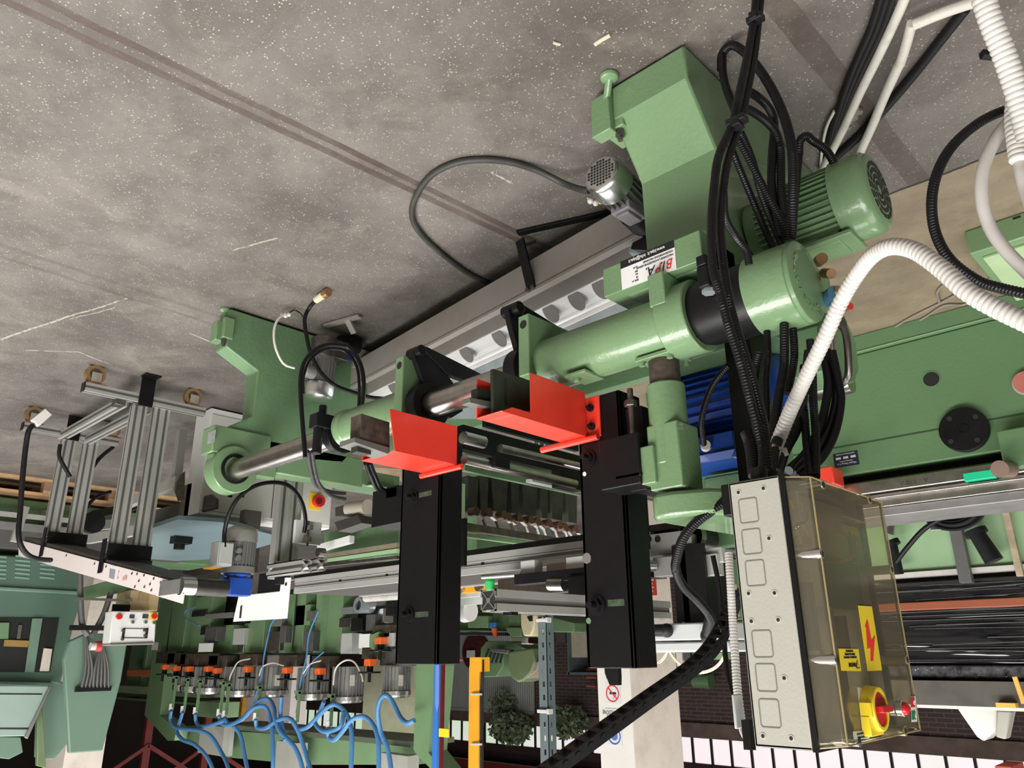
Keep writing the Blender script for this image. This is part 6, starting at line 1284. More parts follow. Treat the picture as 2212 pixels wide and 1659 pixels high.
# green fronts
for k, (x0, y0, x1, y1) in enumerate(((374, 1290, 392, 1412), (398, 1290, 418, 1412), (424, 1290, 446, 1412), (463, 1352, 497, 1412), (533, 1300, 566, 1409), (612, 1285, 652, 1410), (685, 1278, 735, 1410), (640, 1308, 668, 1350))):
    t = MB(); t.bY(x0, y0, x1, y1, MY+.03*(k % 2), .18); g_ = t.build('slide_housing', GREEN, ms, bevel=.004)
    if k in (5, 6):
        t = MB(); t.bY(x0+14, y0, x0+17, y1, MY-.003, .003); t.build('housing_edge', GREEN2, g_, smooth=0)
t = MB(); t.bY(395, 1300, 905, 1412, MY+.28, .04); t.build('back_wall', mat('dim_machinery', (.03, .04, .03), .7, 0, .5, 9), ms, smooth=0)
random.seed(21)
GR = [STEELD, MOTG, MOTD, STEEL, GREYS, BLACKM]
for k, (cx_, cy_, w_, h_) in enumerate(((430, 1325, 30, 10), (470, 1330, 55, 6), (455, 1370, 22, 30), (440, 1362, 12, 18), (515, 1375, 20, 34), (515, 1340, 24, 12), (590, 1385, 26, 40), (598, 1340, 18, 24), (665, 1385, 18, 42), (672, 1330, 18, 20), (748, 1390, 20, 44), (770, 1350, 22, 26), (745, 1345, 24, 18), (755, 1318, 34, 12), (800, 1345, 18, 34), (820, 1330, 14, 30), (786, 1398, 18, 30), (842, 1320, 18, 18), (845, 1362, 20, 26), (800, 1300, 24, 14), (610, 1370, 10, 36), (520, 1395, 10, 24))):
    t = MB(); t.bY(cx_-w_/2, cy_-h_/2, cx_+w_/2, cy_+h_/2, MY-.02-.03*(k % 3), .12); t.build('slide_unit', GR[k % 6], ms, bevel=.004)
for (x0, y0, x1, y1, m_) in ((776, 1370, 798, 1400, GREYL), (830, 1368, 850, 1396, GREYS), (430, 1390, 456, 1408, GREYL)):
    t = MB(); t.bY(x0, y0, x1, y1, MY-.12, .02); t.build('cover_plate', m_, ms, smooth=0)
t = MB(); t.prism(pxY([(798, 1372), (818, 1364), (818, 1408), (808, 1408), (797, 1396)], MY-.15), 'Y', MY-.15, MY-.05); t.build('chamfered_block', GREEN, ms, bevel=.004)
t = MB(); c = my(773, 1307, MY-.2); t.cyl(c, c+Vector((0, .15, 0)), .07, hollow=.045); t.cyl(c+Vector((0, .02, 0)), c+Vector((0, .15, 0)), .05, m=DARK); t.bY(765, 1285, 795, 1300, MY-.1, .1, STEEL); t.build('suction_collar', ZINC, ms)
t = MB(); a = my(790, 1292, MY-.25); b = my(900, 1284, MY-.25); t.cyl(a, b, .035); t.build('white_pipe', WPLAST, ms)
# brown blocks, orange caps, handwheels
kn = ((357, 1441), (381, 1444), (409, 1445), (451, 1445), (470, 1449), (536, 1446), (621, 1448), (692, 1450), (800, 1431), (823, 1384))
for i, (px, py) in enumerate(kn):
    p = my(px, py, MY-.16); t = MB(); t.box(p.x-.042, p.x+.042, MY-.20, MY-.12, p.z-.030, p.z+.030); hw = t.build('orange_cap', ORANGE, ms, bevel=.006)
    t = MB(); t.cyl((p.x, MY-.16, p.z+.03), (p.x, MY-.16, p.z+.075), .028); t.cyl((p.x-.0, MY-.16, p.z+.075), (p.x, MY-.16, p.z+.088), .095, seg=24); t.cyl((p.x-.05, MY-.2, p.z+.088), (p.x-.05, MY-.2, p.z+.16), .014)
    t.build('handwheel', BLACK, hw)
    t = MB(); t.bY(px-18, py-33, px+18, py-8, MY-.12, .12); t.build('brown_block', mat('oily_brown_block', (.07, .055, .038), .5, .3, .4, 25), ms, bevel=.004)
# motors, hanging cap up
for i, (px, y0, y1, w_) in enumerate(((401, 1455, 1494, 13), (426, 1440, 1497, 17), (460, 1440, 1500, 21), (523, 1440, 1506, 22), (591, 1440, 1506, 23), (678, 1442, 1513, 24), (753, 1440, 1519, 25), (858, 1440, 1507, 24))):
    a = my(px, y0); b = my(px, y1-15); c = my(px, y1); r = (my(px-w_, y0)-my(px, y0)).length*.78
    t = MB(); zc0, zc1, zc2 = a.z, b.z, c.z; X_, Y_ = a.x, MY
    t.cyl((X_, Y_, zc0), (X_, Y_, zc1), r*.85)
    for k in range(22):
        q = 2*math.pi*k/22; e = Vector((math.cos(q), math.sin(q), 0)); t.bar(Vector((X_, Y_, zc0))+e*r*.9, Vector((X_, Y_, zc1))+e*r*.9, .006, r*.18, up=e)
    mo = t.build('spindle_motor', MOTG, ms)
    t = MB(); t.lathe((X_, Y_, zc1), (0, 0, 1), [(0, r*1.02), ((zc2-zc1)*.6, r*1.02), ((zc2-zc1)*.62, r*.96), ((zc2-zc1)*.9, r*.95), ((zc2-zc1), r*.8)], 30); t.build('silver_cap', CHROME, mo)
    if i in (4, 6, 7):
        t = MB(); t.bY(px+3, y0+18, px+12, y0+42, MY-r-.004, .004); t.build('motor_plate', GREYP, mo, smooth=0)
t = MB(); t.bY(822, 1402, 905, 1438, MY-.05, .1); t.build('dark_console', MOTD, ms)
# hose carriers and blue hoses
fit = ((370, 1528), (395, 1533), (422, 1536), (473, 1540), (485, 1544), (552, 1549), (638, 1560), (710, 1568))
for i, (px, py) in enumerate(fit):
    a = my(px, py, MY-.22); t = MB(); t.cyl((a.x, a.y, a.z-.04), (a.x, a.y, a.z+.03), .026); f_ = t.build('hose_fitting', GREYL, ms)
    t = MB(); b = my(px+8, py-66, MY-.22); t.box(a.x-.030, a.x-.016, a.y-.01, a.y+.02, min(a.z, b.z), max(a.z, b.z)); t.box(a.x-.03, a.x+.03, a.y-.02, a.y+.03, b.z-.01, b.z+.02); t.build('hose_carrier', GREEN2, f_)
BH = [
 ([(370, 1535), (368, 1555), (378, 1570), (400, 1575), (430, 1578), (455, 1590), (475, 1620), (490, 1650), (500, 1690)], 'light blue hose from the leftmost fitting, passing before the first grey box'),
 ([(395, 1538), (388, 1560), (382, 1580), (395, 1598), (420, 1608), (450, 1640), (470, 1695)], 'light blue hose from the second fitting dropping behind the first grey box'),
 ([(422, 1542), (424, 1560), (435, 1570), (460, 1565), (485, 1556)], 'short light blue hose from the third fitting running right'),
 ([(473, 1546), (478, 1562), (495, 1566), (525, 1552), (545, 1530), (560, 1515), (580, 1510), (592, 1530), (594, 1552), (605, 1580), (640, 1620), (662, 1690)], 'light blue hose making the tallest hump in the middle of the row'),
 ([(485, 1549), (492, 1562), (510, 1560), (535, 1540), (552, 1528), (572, 1526), (582, 1545), (588, 1580), (590, 1640), (588, 1690)], 'light blue hose with a lower hump falling straight to the frame top'),
 ([(552, 1554), (556, 1572), (575, 1572), (600, 1556), (625, 1552), (642, 1575), (655, 1610), (670, 1660), (680, 1690)], 'light blue hose from the middle fitting, falling right of the second grey box'),
 ([(638, 1566), (645, 1575), (665, 1570), (690, 1545), (712, 1525), (730, 1524), (750, 1545), (760, 1590), (757, 1690)], 'light blue hose arching under the sixth motor'),
 ([(710, 1573), (710, 1592), (722, 1598), (740, 1580), (760, 1555), (785, 1548), (805, 1565), (817, 1600), (818, 1690)], 'light blue hose from the rightmost fitting'),
 ([(850, 1700), (838, 1620), (822, 1580), (816, 1540), (822, 1510), (835, 1502), (850, 1520), (865, 1550), (880, 1562), (895, 1556)], 'light blue hose looping beside the right frame post'),
 ([(506, 1570), (520, 1590), (530, 1640), (540, 1690)], 'dark blue hose going up left of the middle of the beam'),
 ([(700, 1515), (690, 1540), (680, 1560), (700, 1580), (735, 1570), (742, 1540)], 'light blue hose knotted between the sixth and seventh motor'),
 ([(608, 1505), (606, 1545), (612, 1580), (616, 1600)], 'straight light blue hose behind the row of humps')]
for pts, lab in BH:
    t = MB(); n_ = len(pts); t.tube([my(a, b, MY-.24+.03*math.sin(i*1.3)) for i, (a, b) in enumerate(pts)], .020, 10, step=.04); tag(t.build('blue_hose', BLUEH, smooth=60), lab, 'hose', None)
for pts, r_, m_, lab in (([(615, 1318), (588, 1345), (578, 1380), (570, 1420), (565, 1460), (548, 1520)], .008, BLUEH, 'thin blue air tube dropping between the second and third green housings'), ([(688, 1320), (668, 1370), (662, 1420), (650, 1470), (640, 1540)], .008, BLUEH, 'thin blue air tube before the third green housing'),
    ([(700, 1408), (675, 1430), (658, 1460)], .006, BLUEH, 'thin blue air tube curving to the third hose carrier'), ([(422, 1312), (403, 1318), (400, 1330), (410, 1342), (430, 1352)], .007, BLUEH, 'small blue air tube loop at the left slide units'),
    ([(540, 1423), (515, 1430), (500, 1455), (495, 1470)], .007, CONDW, 'cream cable arching over the first large motor'), ([(612, 1438), (590, 1432), (568, 1440), (560, 1460)], .007, CONDW, 'cream cable arching over the second large motor'), ([(693, 1427), (670, 1435), (655, 1455)], .007, CONDW, 'cream cable arching over the third large motor'), ([(720, 1480), (725, 1445), (745, 1427), (765, 1430), (780, 1455), (784, 1472)], .008, CONDW, 'cream cable making a full arch at the seventh motor')):
    t = MB(); t.tube([my(a, b, MY-.20) for a, b in pts], r_, 7, step=.03); tag(t.build('air_tube' if m_ is BLUEH else 'cream_cable', m_), lab, 'tube' if m_ is BLUEH else 'cable')
# panels seen behind the row
t = MB(); q = at(780, 1600, Y=6.2); q2_ = at(890, 1600, Y=6.2); t.box(q.x, q2_.x, 6.2, 6.5, 0, q.z); tag(t.build('beige_panel', mat('beige_green_panel', (.42, .43, .30), .55), smooth=0), 'beige-green flat cabinet behind the seventh motor', 'cabinet')
t = MB(); P = pxY([(622, 1580), (515, 1565)], 7.2); t.prism([(P[0][0], 0)]+P+[(P[1][0], 0)], 'Y', 7.2, 7.5); tag(t.build('pale_pink_panel', PINKISH, smooth=0), 'pale pinkish panel behind the blue hoses', 'panel')
t = MB(); t.bar(my(528, 1500, 5.2), my(517, 1590, 5.2), .05, .05); tag(t.build('yellow_post', YEL), 'yellow-orange post leaning behind the blue hoses', 'post')
t = MB(); t.bY(240, 1505, 440, 1525, 5.6, .4, GREEN2); t.bY(240, 1480, 440, 1508, 5.5, .5, mat('olive_green_bed', (.22, .32, .17), .6)); t.bY(430, 1515, 470, 1552, 5.4, .3, LGREEN); q = at(300, 1500, Y=5.7); t.box(q.x, q.x+.6, 5.7, 5.9, 0, q.z); tag(t.build('distant_machine_bed', GREEN2, smooth=0), 'olive green machine bed with orange stripes behind the left frame post', 'machine')
t = MB(); t.bY(275, 1446, 345, 1462, 5.4, .2); q = at(310, 1462, Y=5.45); t.box(q.x, q.x+.1, 5.45, 5.55, 0, q.z, m=GREEN2); tag(t.build('orange_tray', mat('dull_orange', (.55, .15, .06), .6), bevel=.01), 'dull orange tray left of the left frame post', 'tray')
# ================================================================== LEFT: GREEN CABINET MACHINE
LX = 7.4
lm = empty('cabinet_machine', (7.8, 2.2, 0), 'large grey-green cabinet machine with louvres and a window opening at the far left', 'machine')
def LB(x0, y0, x1, y1, X_, dep, m, nm, par=None, bev=.006, lab=None):
    t = MB(); t.bX(x0, y0, x1, y1, X_, dep); return t.build(nm, m, par or lm, bevel=bev, label=lab)
def LP(pts, X_, dep, m, nm, par=None, bev=.006, lab=None):
    t = MB(); t.prism(pxX(pts, X_), 'X', X_, X_+dep); return t.build(nm, m, par or lm, bevel=bev, label=lab)
TEALD = mat('grey_green_enamel_dark', (.088, .155, .112), .5, 0, .05, 3)
LP([(-60, 1195), (145, 1212), (182, 1230), (170, 1270), (178, 1275), (178, 1292), (160, 1345), (130, 1480), (122, 1475), (-60, 1470)][::-1], LX, .5, TEALD, 'upper_body')
# window opening drawn as a dark recessed box with rails inside
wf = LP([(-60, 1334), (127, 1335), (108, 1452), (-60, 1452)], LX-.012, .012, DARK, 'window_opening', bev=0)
for (pts, m_) in (([(70, 1336), (92, 1336), (74, 1452), (54, 1452)], TEAL), ([(10, 1382), (64, 1384), (60, 1398), (8, 1396)], mat('ochre_bar', (.30, .19, .05), .6)), ([(95, 1400), (113, 1402), (106, 1450), (86, 1450)], CREAM), ([(40, 1350), (48, 1350), (44, 1380), (36, 1380)], STEEL), ([(-20, 1345), (20, 1345), (18, 1380), (-20, 1380)], GREEN2)):
    LP(pts, LX-.03, .01, m_, 'inner_bar', wf, 0)
for j, (xa_, xb_) in enumerate(((-30, 15), (34, 66), (88, 120))):
    for k in range(6):
        LP([(xa_-k*.4, 1199+k*9.2), (xb_-k*.4, 1202+k*9.2), (xb_-k*.4, 1206+k*9.2), (xa_-k*.4, 1203+k*9.2)], LX-.006, .008, mat('louvre_light', (.20, .34, .26), .5), 'louvre', None, 0)
LP([(-60, 1264), (178, 1277), (178, 1284), (-60, 1272)], LX-.03, .04, TEAL, 'edge_rail')
LP([(-60, 1470), (112, 1474), (105, 1483), (-60, 1478)], LX-.02, .1, TEAL, 'window_sill_rail')
LP([(-60, 1480), (108, 1482), (60, 1590), (-60, 1592)], LX-.20, .03, mat('pale_teal_panel', (.30, .40, .35), .45, 0, .03), 'hinged_flap')
LP([(-60, 1497), (92, 1498), (90, 1501), (-60, 1500)], LX-.202, .002, INK, 'flap_line', None, 0); LP([(-60, 1572), (62, 1572), (61, 1576), (-60, 1575)], LX-.202, .002, INK, 'flap_line', None, 0)
LP([(108, 1480), (112, 1483), (60, 1597), (54, 1592)], LX-.22, .05, MOTG, 'flap_edge')
LP([(128, 1470), (148, 1480), (150, 1600), (118, 1640), (90, 1640), (95, 1480)], LX+.1, .2, TEAL, 'rear_wall', lab=None)
LP([(80, 1540), (92, 1520), (100, 1659), (80, 1655)], LX-.05, .05, mat('olive_post', (.13, .19, .09), .5), 'light_post'); LP([(-30, 1590), (45, 1592), (50, 1625), (20, 1640), (-30, 1635)], LX-.02, .1, TEAL, 'lower_block')
# tilted cable plate
pl3 = LP([(150, 1385), (190, 1367), (278, 1372), (262, 1470), (222, 1622), (150, 1628), (138, 1425)], 6.9, .06, TEAL, 'cable_plate', bev=.01)
for k in range(8):
    t = MB(); xb = 182+k*7.4; t.tube([at(184+k*.5 if k < 3 else 214+k*1.2, 1372 if k < 3 else 1395, X=6.87), at(xb+ (6-k)*.5, 1440, X=6.86), at(xb-6+k*.9, 1485, X=6.87)], .012, 8, step=.05); t.build('ribbon_cable', MOTD, pl3)
t = MB(); t.bX(165, 1484, 240, 1492, 6.86, .03); t.build('cable_clamp', BLACKM, pl3)
for (pts, lab) in (([(173, 1240), (174, 1300), (178, 1350), (190, 1372)], 'bundle of dark cables dropping to the tilted plate, left one'), ([(240, 1280), (225, 1325), (210, 1355), (200, 1372)], 'bundle of dark cables slanting to the tilted plate, right one')):
    for d_ in (0,):
        t = MB()
        t.tube([at(a, b, X=6.8) for a, b in pts], .024, 8, step=.05); tag(t.build('dark_cable', MOTD), lab, 'cable')
t = MB(); c = at(218, 1396, X=6.8); t.cyl(c, c+Vector((.0, -.08, 0)), .03, m=WPLAST); t.cyl(c+Vector((0, -.0, 0)), c+Vector((0, -.04, 0)), .04, m=REDP); tag(t.build('red_coupling', REDP), 'small red and white hose coupling by the tilted cable plate', 'coupling')
t = MB(); t.bX(155, 1350, 240, 1362, 6.75, .05); t.bX(246, 1305, 274, 1360, 6.74, .03); t.bX(165, 1290, 285, 1300, 6.72, .05, STEEL); t.prism(pxX([(180, 1270), (290, 1240), (290, 1275), (180, 1296)], 6.9), 'X', 6.9, 7.0, m=GREEN2)
tag(t.build('support_arm', BLACKM, smooth=0), 'black and green support arm between the cabinet machine and the white control panel', 'arm')
cpn = empty('button_console', at(285, 1392, X=6.6), 'white console with red buttons and a tan board, left of the left green frame post', 'console')
LP([(243, 1320), (338, 1322), (334, 1388), (236, 1392)], 6.6, .15, GREYL, 'panel_box', cpn); LP([(236, 1391), (334, 1387), (334, 1392), (240, 1395)], 6.58, .17, mat('panel_edge', (.20, .19, .17), .5), 'panel_edge', cpn)
for px, py, r_, m_, nm in ((332, 1331, .022, REDB, 'red_button'), (256, 1332, .022, REDB, 'red_button'), (313, 1344, .012, STEEL, 'knob'), (331, 1345, .012, STEEL, 'knob'), (285, 1344, .012, STEEL, 'knob'), (263, 1381, .010, STEELD, 'knob'), (311, 1362, .010, STEELD, 'knob'), (312, 1373, .010, STEELD, 'knob'), (264, 1362, .010, STEELD, 'knob')):
    p = at(px, py, X=6.6); t = MB(); t.cyl((6.6, p.y, p.z), (6.575, p.y, p.z), r_); t.build(nm, m_, cpn)
p = at(332, 1331, X=6.6); t = MB(); t.box(6.593, 6.6, p.y-.03, p.y+.03, p.z-.03, p.z+.03); t.build('yellow_plate', YELB, cpn)
for x0, y0, x1, y1 in ((309, 1327, 320, 1336), (281, 1328, 290, 1336)): LB(x0, y0, x1, y1, 6.592, .008, STEELD, 'square_key', cpn, 0)
for (x0, y0, x1, y1) in ((266, 1357, 318, 1359), (264, 1377, 318, 1379), (266, 1357, 268, 1379), (316, 1357, 318, 1379)): LB(x0, y0, x1, y1, 6.595, .005, INK, 'diagram_line', cpn, 0)
LB(284, 1274, 340, 1320, 6.75, .3, TAN, 'tan_board', cpn); LB(302, 1278, 320, 1298, 6.74, .01, mat('tan_shade', (.36, .26, .13), .7), 'tan_flap', cpn, 0)
LB(258, 1330, 262, 1334, 6.59, .004, YELB, 'yellow_mark', cpn, 0)
t = MB(); t.bY(329, 1388, 339, 1404, MY-.004, .004); t.build('barcode_sticker', PAPER, ms, smooth=0)
# lower dark green bed and pallets
t = MB(); t.box(7.5, 8.1, 1.2, 3.6, .17, .60); o = t.build('lower_bed', GREEN2, lm, bevel=.01)
t = MB(); t.box(7.3, 7.5, 1.2, 3.2, .42, .60, m=ALUD); t.box(7.28, 7.3, 1.5, 2.6, .32, .36, m=ALU); t.box(7.28, 7.3, 1.5, 2.6, .40, .46, m=MOTG); t.build('slatted_rail', MOTG, lm)
def pallet(x, y, lab):
    e = empty('wooden_pallet', (x, y, 0), lab, 'pallet', None)
    for k in range(3): t = MB(); t.box(x+.0+.35*k, x+.10+.35*k, y-.6, y+.6, .0, .022); t.build('bottom_board', WOOD, e)
    for i in range(3):
        for j in range(3): t = MB(); t.box(x+.35*i, x+.10+.35*i, y-.6+.53*j, y-.46+.53*j, .022, .10); t.build('block', mat('block_wood', (.30, .19, .11), .8, 0, .2, 10), e)
    for k in range(3): t = MB(); t.box(x, x+.8, y-.6+.53*k, y-.46+.53*k, .10, .122); t.build('stringer_board', WOOD, e)
    for k in range(5): t = MB(); t.box(x+.165*k, x+.10+.165*k, y-.6, y+.6, .122, .144); t.build('top_board', WOOD, e)
pallet(7.35, 2.0, 'wooden pallet on the floor under the far left machine, left one'); pallet(7.38, 3.28, 'wooden pallet on the floor behind the stand legs, right one')
# cream pillars and red trusses behind
t = MB(); a = at(228, 1600, X=9.2); b = at(145, 1600, X=9.2); t.box(9.2, 9.8, a.y-.02, b.y, 0, 6.3) if b.y > a.y else t.box(9.2, 9.8, b.y, a.y, 0, 6.3); struct(t.build('trim_10', CREAM))
for i_, (px_, xx_) in enumerate(((320, 12.0), (447, 12.5))):
    q = at(px_, 1600, X=xx_); t = MB(); t.box(xx_, xx_+.08, q.y-.05, q.y+.05, 2.15, 6.3); q = at(px_, 1610, X=xx_); t.bar((xx_, q.y, q.z), (xx_, q.y+1.3, q.z+.8), .05, .05); t.bar((xx_, q.y, q.z), (xx_, q.y-1.3, q.z+.8), .05, .05); struct(t.build('trim_%d' % (11+i_), DARKRED))
# ================================================================== POSTS HANGING NEAR THE CENTRE
def post(name, px0, px1, y0, Y_, m, lab, dep=.02):
    a = at(px0, y0, Y=Y_); b = at(px1, y0, Y=Y_); t = MB(); t.box(a.x, b.x, Y_, Y_+dep, a.z, 6.32); return tag(t.build(name, m, bevel=.003), lab, 'post')
yp = post('yellow_post', 1013, 1035, 1438, 3.8, YEL, 'yellow-orange square post with a black cable strapped to it, centre background')
t = MB(); a = at(1028, 1420, Y=3.78); t.box(a.x-.05, a.x+.06, 3.78, 3.86, a.z, a.z+.09); t.build('post_cap', YEL, yp)
t = MB(); t.tube([at(1042, 1425, Y=3.80), at(1042, 1460, Y=3.80), at(1041, 1500, Y=3.81), at(1041, 1600, Y=3.81), at(1041, 1700, Y=3.81)], .012, 8, step=.04); tag(t.build('black_cable', RUBBER2), 'black cable strapped along the yellow-orange post', 'cable')
bp2 = post('blue_pipe', 938, 949, 1400, 3.6, BLUEP, 'blue square pipe with a pale arrow beside the dark red post')
rp_ = post('dark_red_post', 950, 958, 1410, 3.7, mat('dark_red_post', (.14, .006, .008), .45), 'dark red post between the blue pipe and the yellow post')
t = MB(); P = pxY([(945, 1430), (949, 1438), (948, 1520), (944, 1540), (940, 1520), (941, 1438)], 3.595); t.prism(P, 'Y', 3.594, 3.596)
tag(t.build('pale_arrow', mat('pale_blue_sticker', (.14, .24, .60), .5), smooth=0), 'pale blue double arrow sticker on the blue pipe', 'sticker')
for px, py in ((962, 1378), (960, 1583)):
    t = MB(); p = at(px, py, Y=3.59); t.box(p.x-.04, p.x+.05, 3.585, 3.60, p.z-.025, p.z+.025); tag(t.build('yellow_tag', YELB, bevel=.002), ['small yellow tag low on the blue pipe near the valve', 'small yellow tag high on the blue pipe'][py > 1500], 'tag')
t = MB(); p = at(944, 1370, Y=3.6); t.cyl((p.x, 3.6, p.z-.05), (p.x, 3.6, p.z+.09), .028); t.sphere((p.x, 3.6, p.z-.05), .045); t.cyl((p.x, 3.6, p.z+.09), (p.x, 3.6, p.z+.11), .036); tag(t.build('valve', CHROME), 'shiny round valve at the lower end of the blue pipe', 'valve')
t = MB(); t.tube([at(950, 1426, Y=3.7), at(1000, 1426, Y=3.72)], .004, 6, step=.05); tag(t.build('warning_string', REDB), 'thin red string stretched from the dark red post to the yellow post', 'string')
for px, py in ((1028, 1500), (1028, 1608)):
    t = MB(); p = at(px-10, py, Y=3.79); q = at(px+12, py, Y=3.78); t.bar(p, q, .012, .012); tag(t.build('cable_tie', WPLAST), ['white cable tie round the yellow post, lower one', 'white cable tie round the yellow post, upper one'][py > 1550], 'cable tie')
# ================================================================== DISTANT MACHINES NEAR THE CENTRE
dm = empty('distant_green_machine', at(1080, 1350, Y=7), 'distant green machine with bell-shaped hoods in front of the corrugated sheet', 'machine')
def DB(pts, Y_, dep, m, nm, bev=.01): t = MB(); t.prism(pxY(pts, Y_), 'Y', Y_, Y_+dep); return t.build(nm, m, dm, bevel=bev)
q = at(1060, 1330, Y=7.2); t = MB(); t.box(q.x-.4, q.x+.4, 7.1, 7.5, 0, q.z); t.build('pedestal', GREEN2, dm)
DB([(960, 1318), (1160, 1325), (1240, 1345), (1240, 1366), (960, 1362)], 7.0, .6, mat('olive_far_machine', (.085, .15, .07), .6, 0, .1, 4), 'bed'); DB([(1010, 1330), (1054, 1330), (1054, 1356), (1010, 1356)], 6.9, .1, GREEN, 'front_block')
DB([(1056, 1344), (1070, 1344), (1069, 1357), (1056, 1357)], 6.88, .05, BLUEP, 'blue_block'); DB([(1060, 1356), (1070, 1356), (1071, 1376), (1064, 1372)], 6.87, .04, ORANGE, 'orange_tip')
DB([(970, 1366), (1090, 1366), (1090, 1373), (975, 1373)], 6.9, .1, DARK, 'dark_rail'); DB([(1050, 1385), (1090, 1385), (1086, 1440), (1072, 1462), (1045, 1463), (1035, 1450), (1038, 1400)], 6.8, .3, MATS['olive_far_machine'], 'hood')
DB([(1098, 1407), (1150, 1400), (1156, 1430), (1148, 1452), (1130, 1470), (1118, 1474), (1105, 1465), (1096, 1440)], 6.7, .3, mat('olive_hood', (.12, .16, .08), .5), 'hood', .02)
DB([(1144, 1440), (1166, 1425), (1160, 1448), (1142, 1462), (1128, 1472)], 6.72, .2, mat('worn_brown_edge', (.24, .20, .15), .6), 'hood_edge')
DB([(1092, 1355), (1125, 1355), (1125, 1376), (1108, 1376), (1094, 1366)], 6.7, .3, MATS['olive_far_machine'], 'column_foot'); DB([(1096, 1322), (1122, 1322), (1122, 1356), (1098, 1356)], 6.75, .3, MATS['olive_far_machine'], 'column_top')
DB([(1123, 1323), (1157, 1327), (1152, 1360), (1146, 1375), (1130, 1374), (1124, 1352)], 6.6, .2, mat('cream_shield', (.62, .55, .36), .5), 'cream_shield', .02)
DB([(1145, 1330), (1150, 1330), (1150, 1342), (1143, 1342), (1138, 1332)], 6.595, .005, INK, 'shield_slots', 0)
DB([(1105, 1392), (1166, 1392), (1166, 1404), (1144, 1404)], 6.9, .2, GREEN2, 'side_arm'); DB([(1103, 1376), (1160, 1376), (1140, 1392), (1103, 1390)], 7.2, .1, PINKISH, 'pinkish_sheet'); DB([(1140, 1377), (1168, 1377), (1168, 1392), (1140, 1390)], 7.1, .1, mat('dim_red', (.20, .04, .02), .6), 'dim_red_block')
for k in range(5): t = MB(); t.bar(at(1056+k*8, 1402, Y=6.7), at(1044+k*9, 1432, Y=6.7), .02, .02); t.build('thin_rod', DARK, dm)
DB([(1058, 1399), (1098, 1403), (1096, 1413), (1060, 1408)], 6.68, .1, MOTD, 'rod_holder')
gmx = empty('distant_motor', at(992, 1325, Y=5), 'silver grey ribbed motor in the background just right of the right frame post', 'motor')
c = at(980, 1322, Y=5.0); t = MB(); t.cyl(c, c-Vector((.22, 0, 0)), .085)
for k in range(18): q = 2*math.pi*k/18; e = Vector((0, math.cos(q), math.sin(q))); t.bar(c+e*.088, c-Vector((.15, 0, 0))+e*.088, .006, .014, up=e)
t.build('motor_body', GREYS, gmx); t = MB(); t.cyl(c-Vector((.15, 0, 0)), c-Vector((.23, 0, 0)), .10, .092); t.build('fan_cowl', GREYL, gmx); t = MB(); t.bY(966, 1300, 975, 1338, 5.0, .1); t.build('mounting_plate', GREYL, gmx)
t = MB(); t.bY(990, 1256, 1048, 1276, 4.4, .08, YEL); q = at(1020, 1256, Y=4.45); t.box(q.x-.03, q.x+.03, 4.42, 4.47, 0, q.z, m=GREEN2); c = at(1037, 1268, Y=4.39); t.cyl(c, c+Vector((0, -.03, 0)), .035, m=STEEL); c = at(996, 1272, Y=4.39); t.cyl(c, c+Vector((0, -.03, 0)), .035, m=STEEL); tag(t.build('yellow_unit', YEL), 'yellow unit with two round rollers below the long conveyor, centre background', 'unit')
t = MB(); t.bY(940, 1247, 963, 1268, 4.2, .1); q = at(952, 1250, Y=4.25); t.box(q.x-.03, q.x+.03, 4.22, 4.27, 0, q.z, m=GREEN2); tag(t.build('yellow_brush_block', mat('dull_yellow_slats', (.35, .26, .08), .6, 0, .5, 40)), 'dull yellow slatted block right of the far black column', 'block')
t = MB(); t.bY(957, 1280, 1035, 1288, 4.8, .05, GREYL); t.bY(957, 1295, 1100, 1300, 4.9, .05, GREYL); tag(t.build('pale_rail', GREYL, smooth=0), 'pale thin rails behind the open end of the aluminium bar', 'rail')
for pts, m_, lab in (([(1022, 1246), (1010, 1262), (990, 1270), (975, 1272)], mat('salmon_tube', (.75, .25, .18), .4), 'salmon air tube under the long conveyor'), ([(990, 1248), (985, 1262), (972, 1275)], BLUEH, 'short blue air tube under the long conveyor')):
    t = MB(); t.tube([at(a, b, Y=4.35) for a, b in pts], .009, 7, step=.03); tag(t.build('air_tube', m_), lab, 'tube')
# red fire box and sign plates on the pillar
fb = empty('extinguisher_box', at(1405, 1255, X=PX0), 'red box with white lettering on the pillar, seen between the column and the end plate', 'box')
FX = PX0-.12; t = MB(); t.bX(1374, 1210, 1420, 1286, FX, .12); t.build('red_body', REDP, fb, bevel=.004)
t = MB(); t.bX(1376, 1238, 1388, 1286, FX-.003, .003); t.build('white_label', PAPER, fb, smooth=0)
for k in range(5): c = at(1405, 1244+8*k, X=FX-.004); text('lettering', ('ESTINTORE', 'USARE SOLO', 'IN CASO', 'DI INCENDIO', 'A POLVERE')[4-k], fb, (FX-.004, c.y, c.z), .022, PAPER, '-X', .8)
def sign(px0, py0, px1, py1, lab, nm='safety_sign'):
    Y_ = PY0-.005; t = MB(); t.bY(px0, py0, px1, py1, Y_-.004, .004); return tag(t.build(nm, mat('sign_white', (.66, .68, .68), .4, 0, .01), smooth=0), lab, 'sign')
YS = PY0-.0105
s1_ = sign(1306, 1445, 1341, 1521, 'white no-smoking sign with a red crossed circle on the pillar')
c = at(1323, 1498, Y=YS); rr_ = abs(at(1309, 1498, Y=YS).x-c.x)
t = MB(); t.cyl((c.x, YS, c.z), (c.x, YS-.001, c.z), rr_, hollow=rr_*.84, seg=40); t.bar((c.x-rr_*.62, YS-.0015, c.z+rr_*.62), (c.x+rr_*.62, YS-.0015, c.z-rr_*.62), .002, rr_*.15, up=(1, 0, 1)); t.build('red_circle', INKR, s1_, smooth=0)
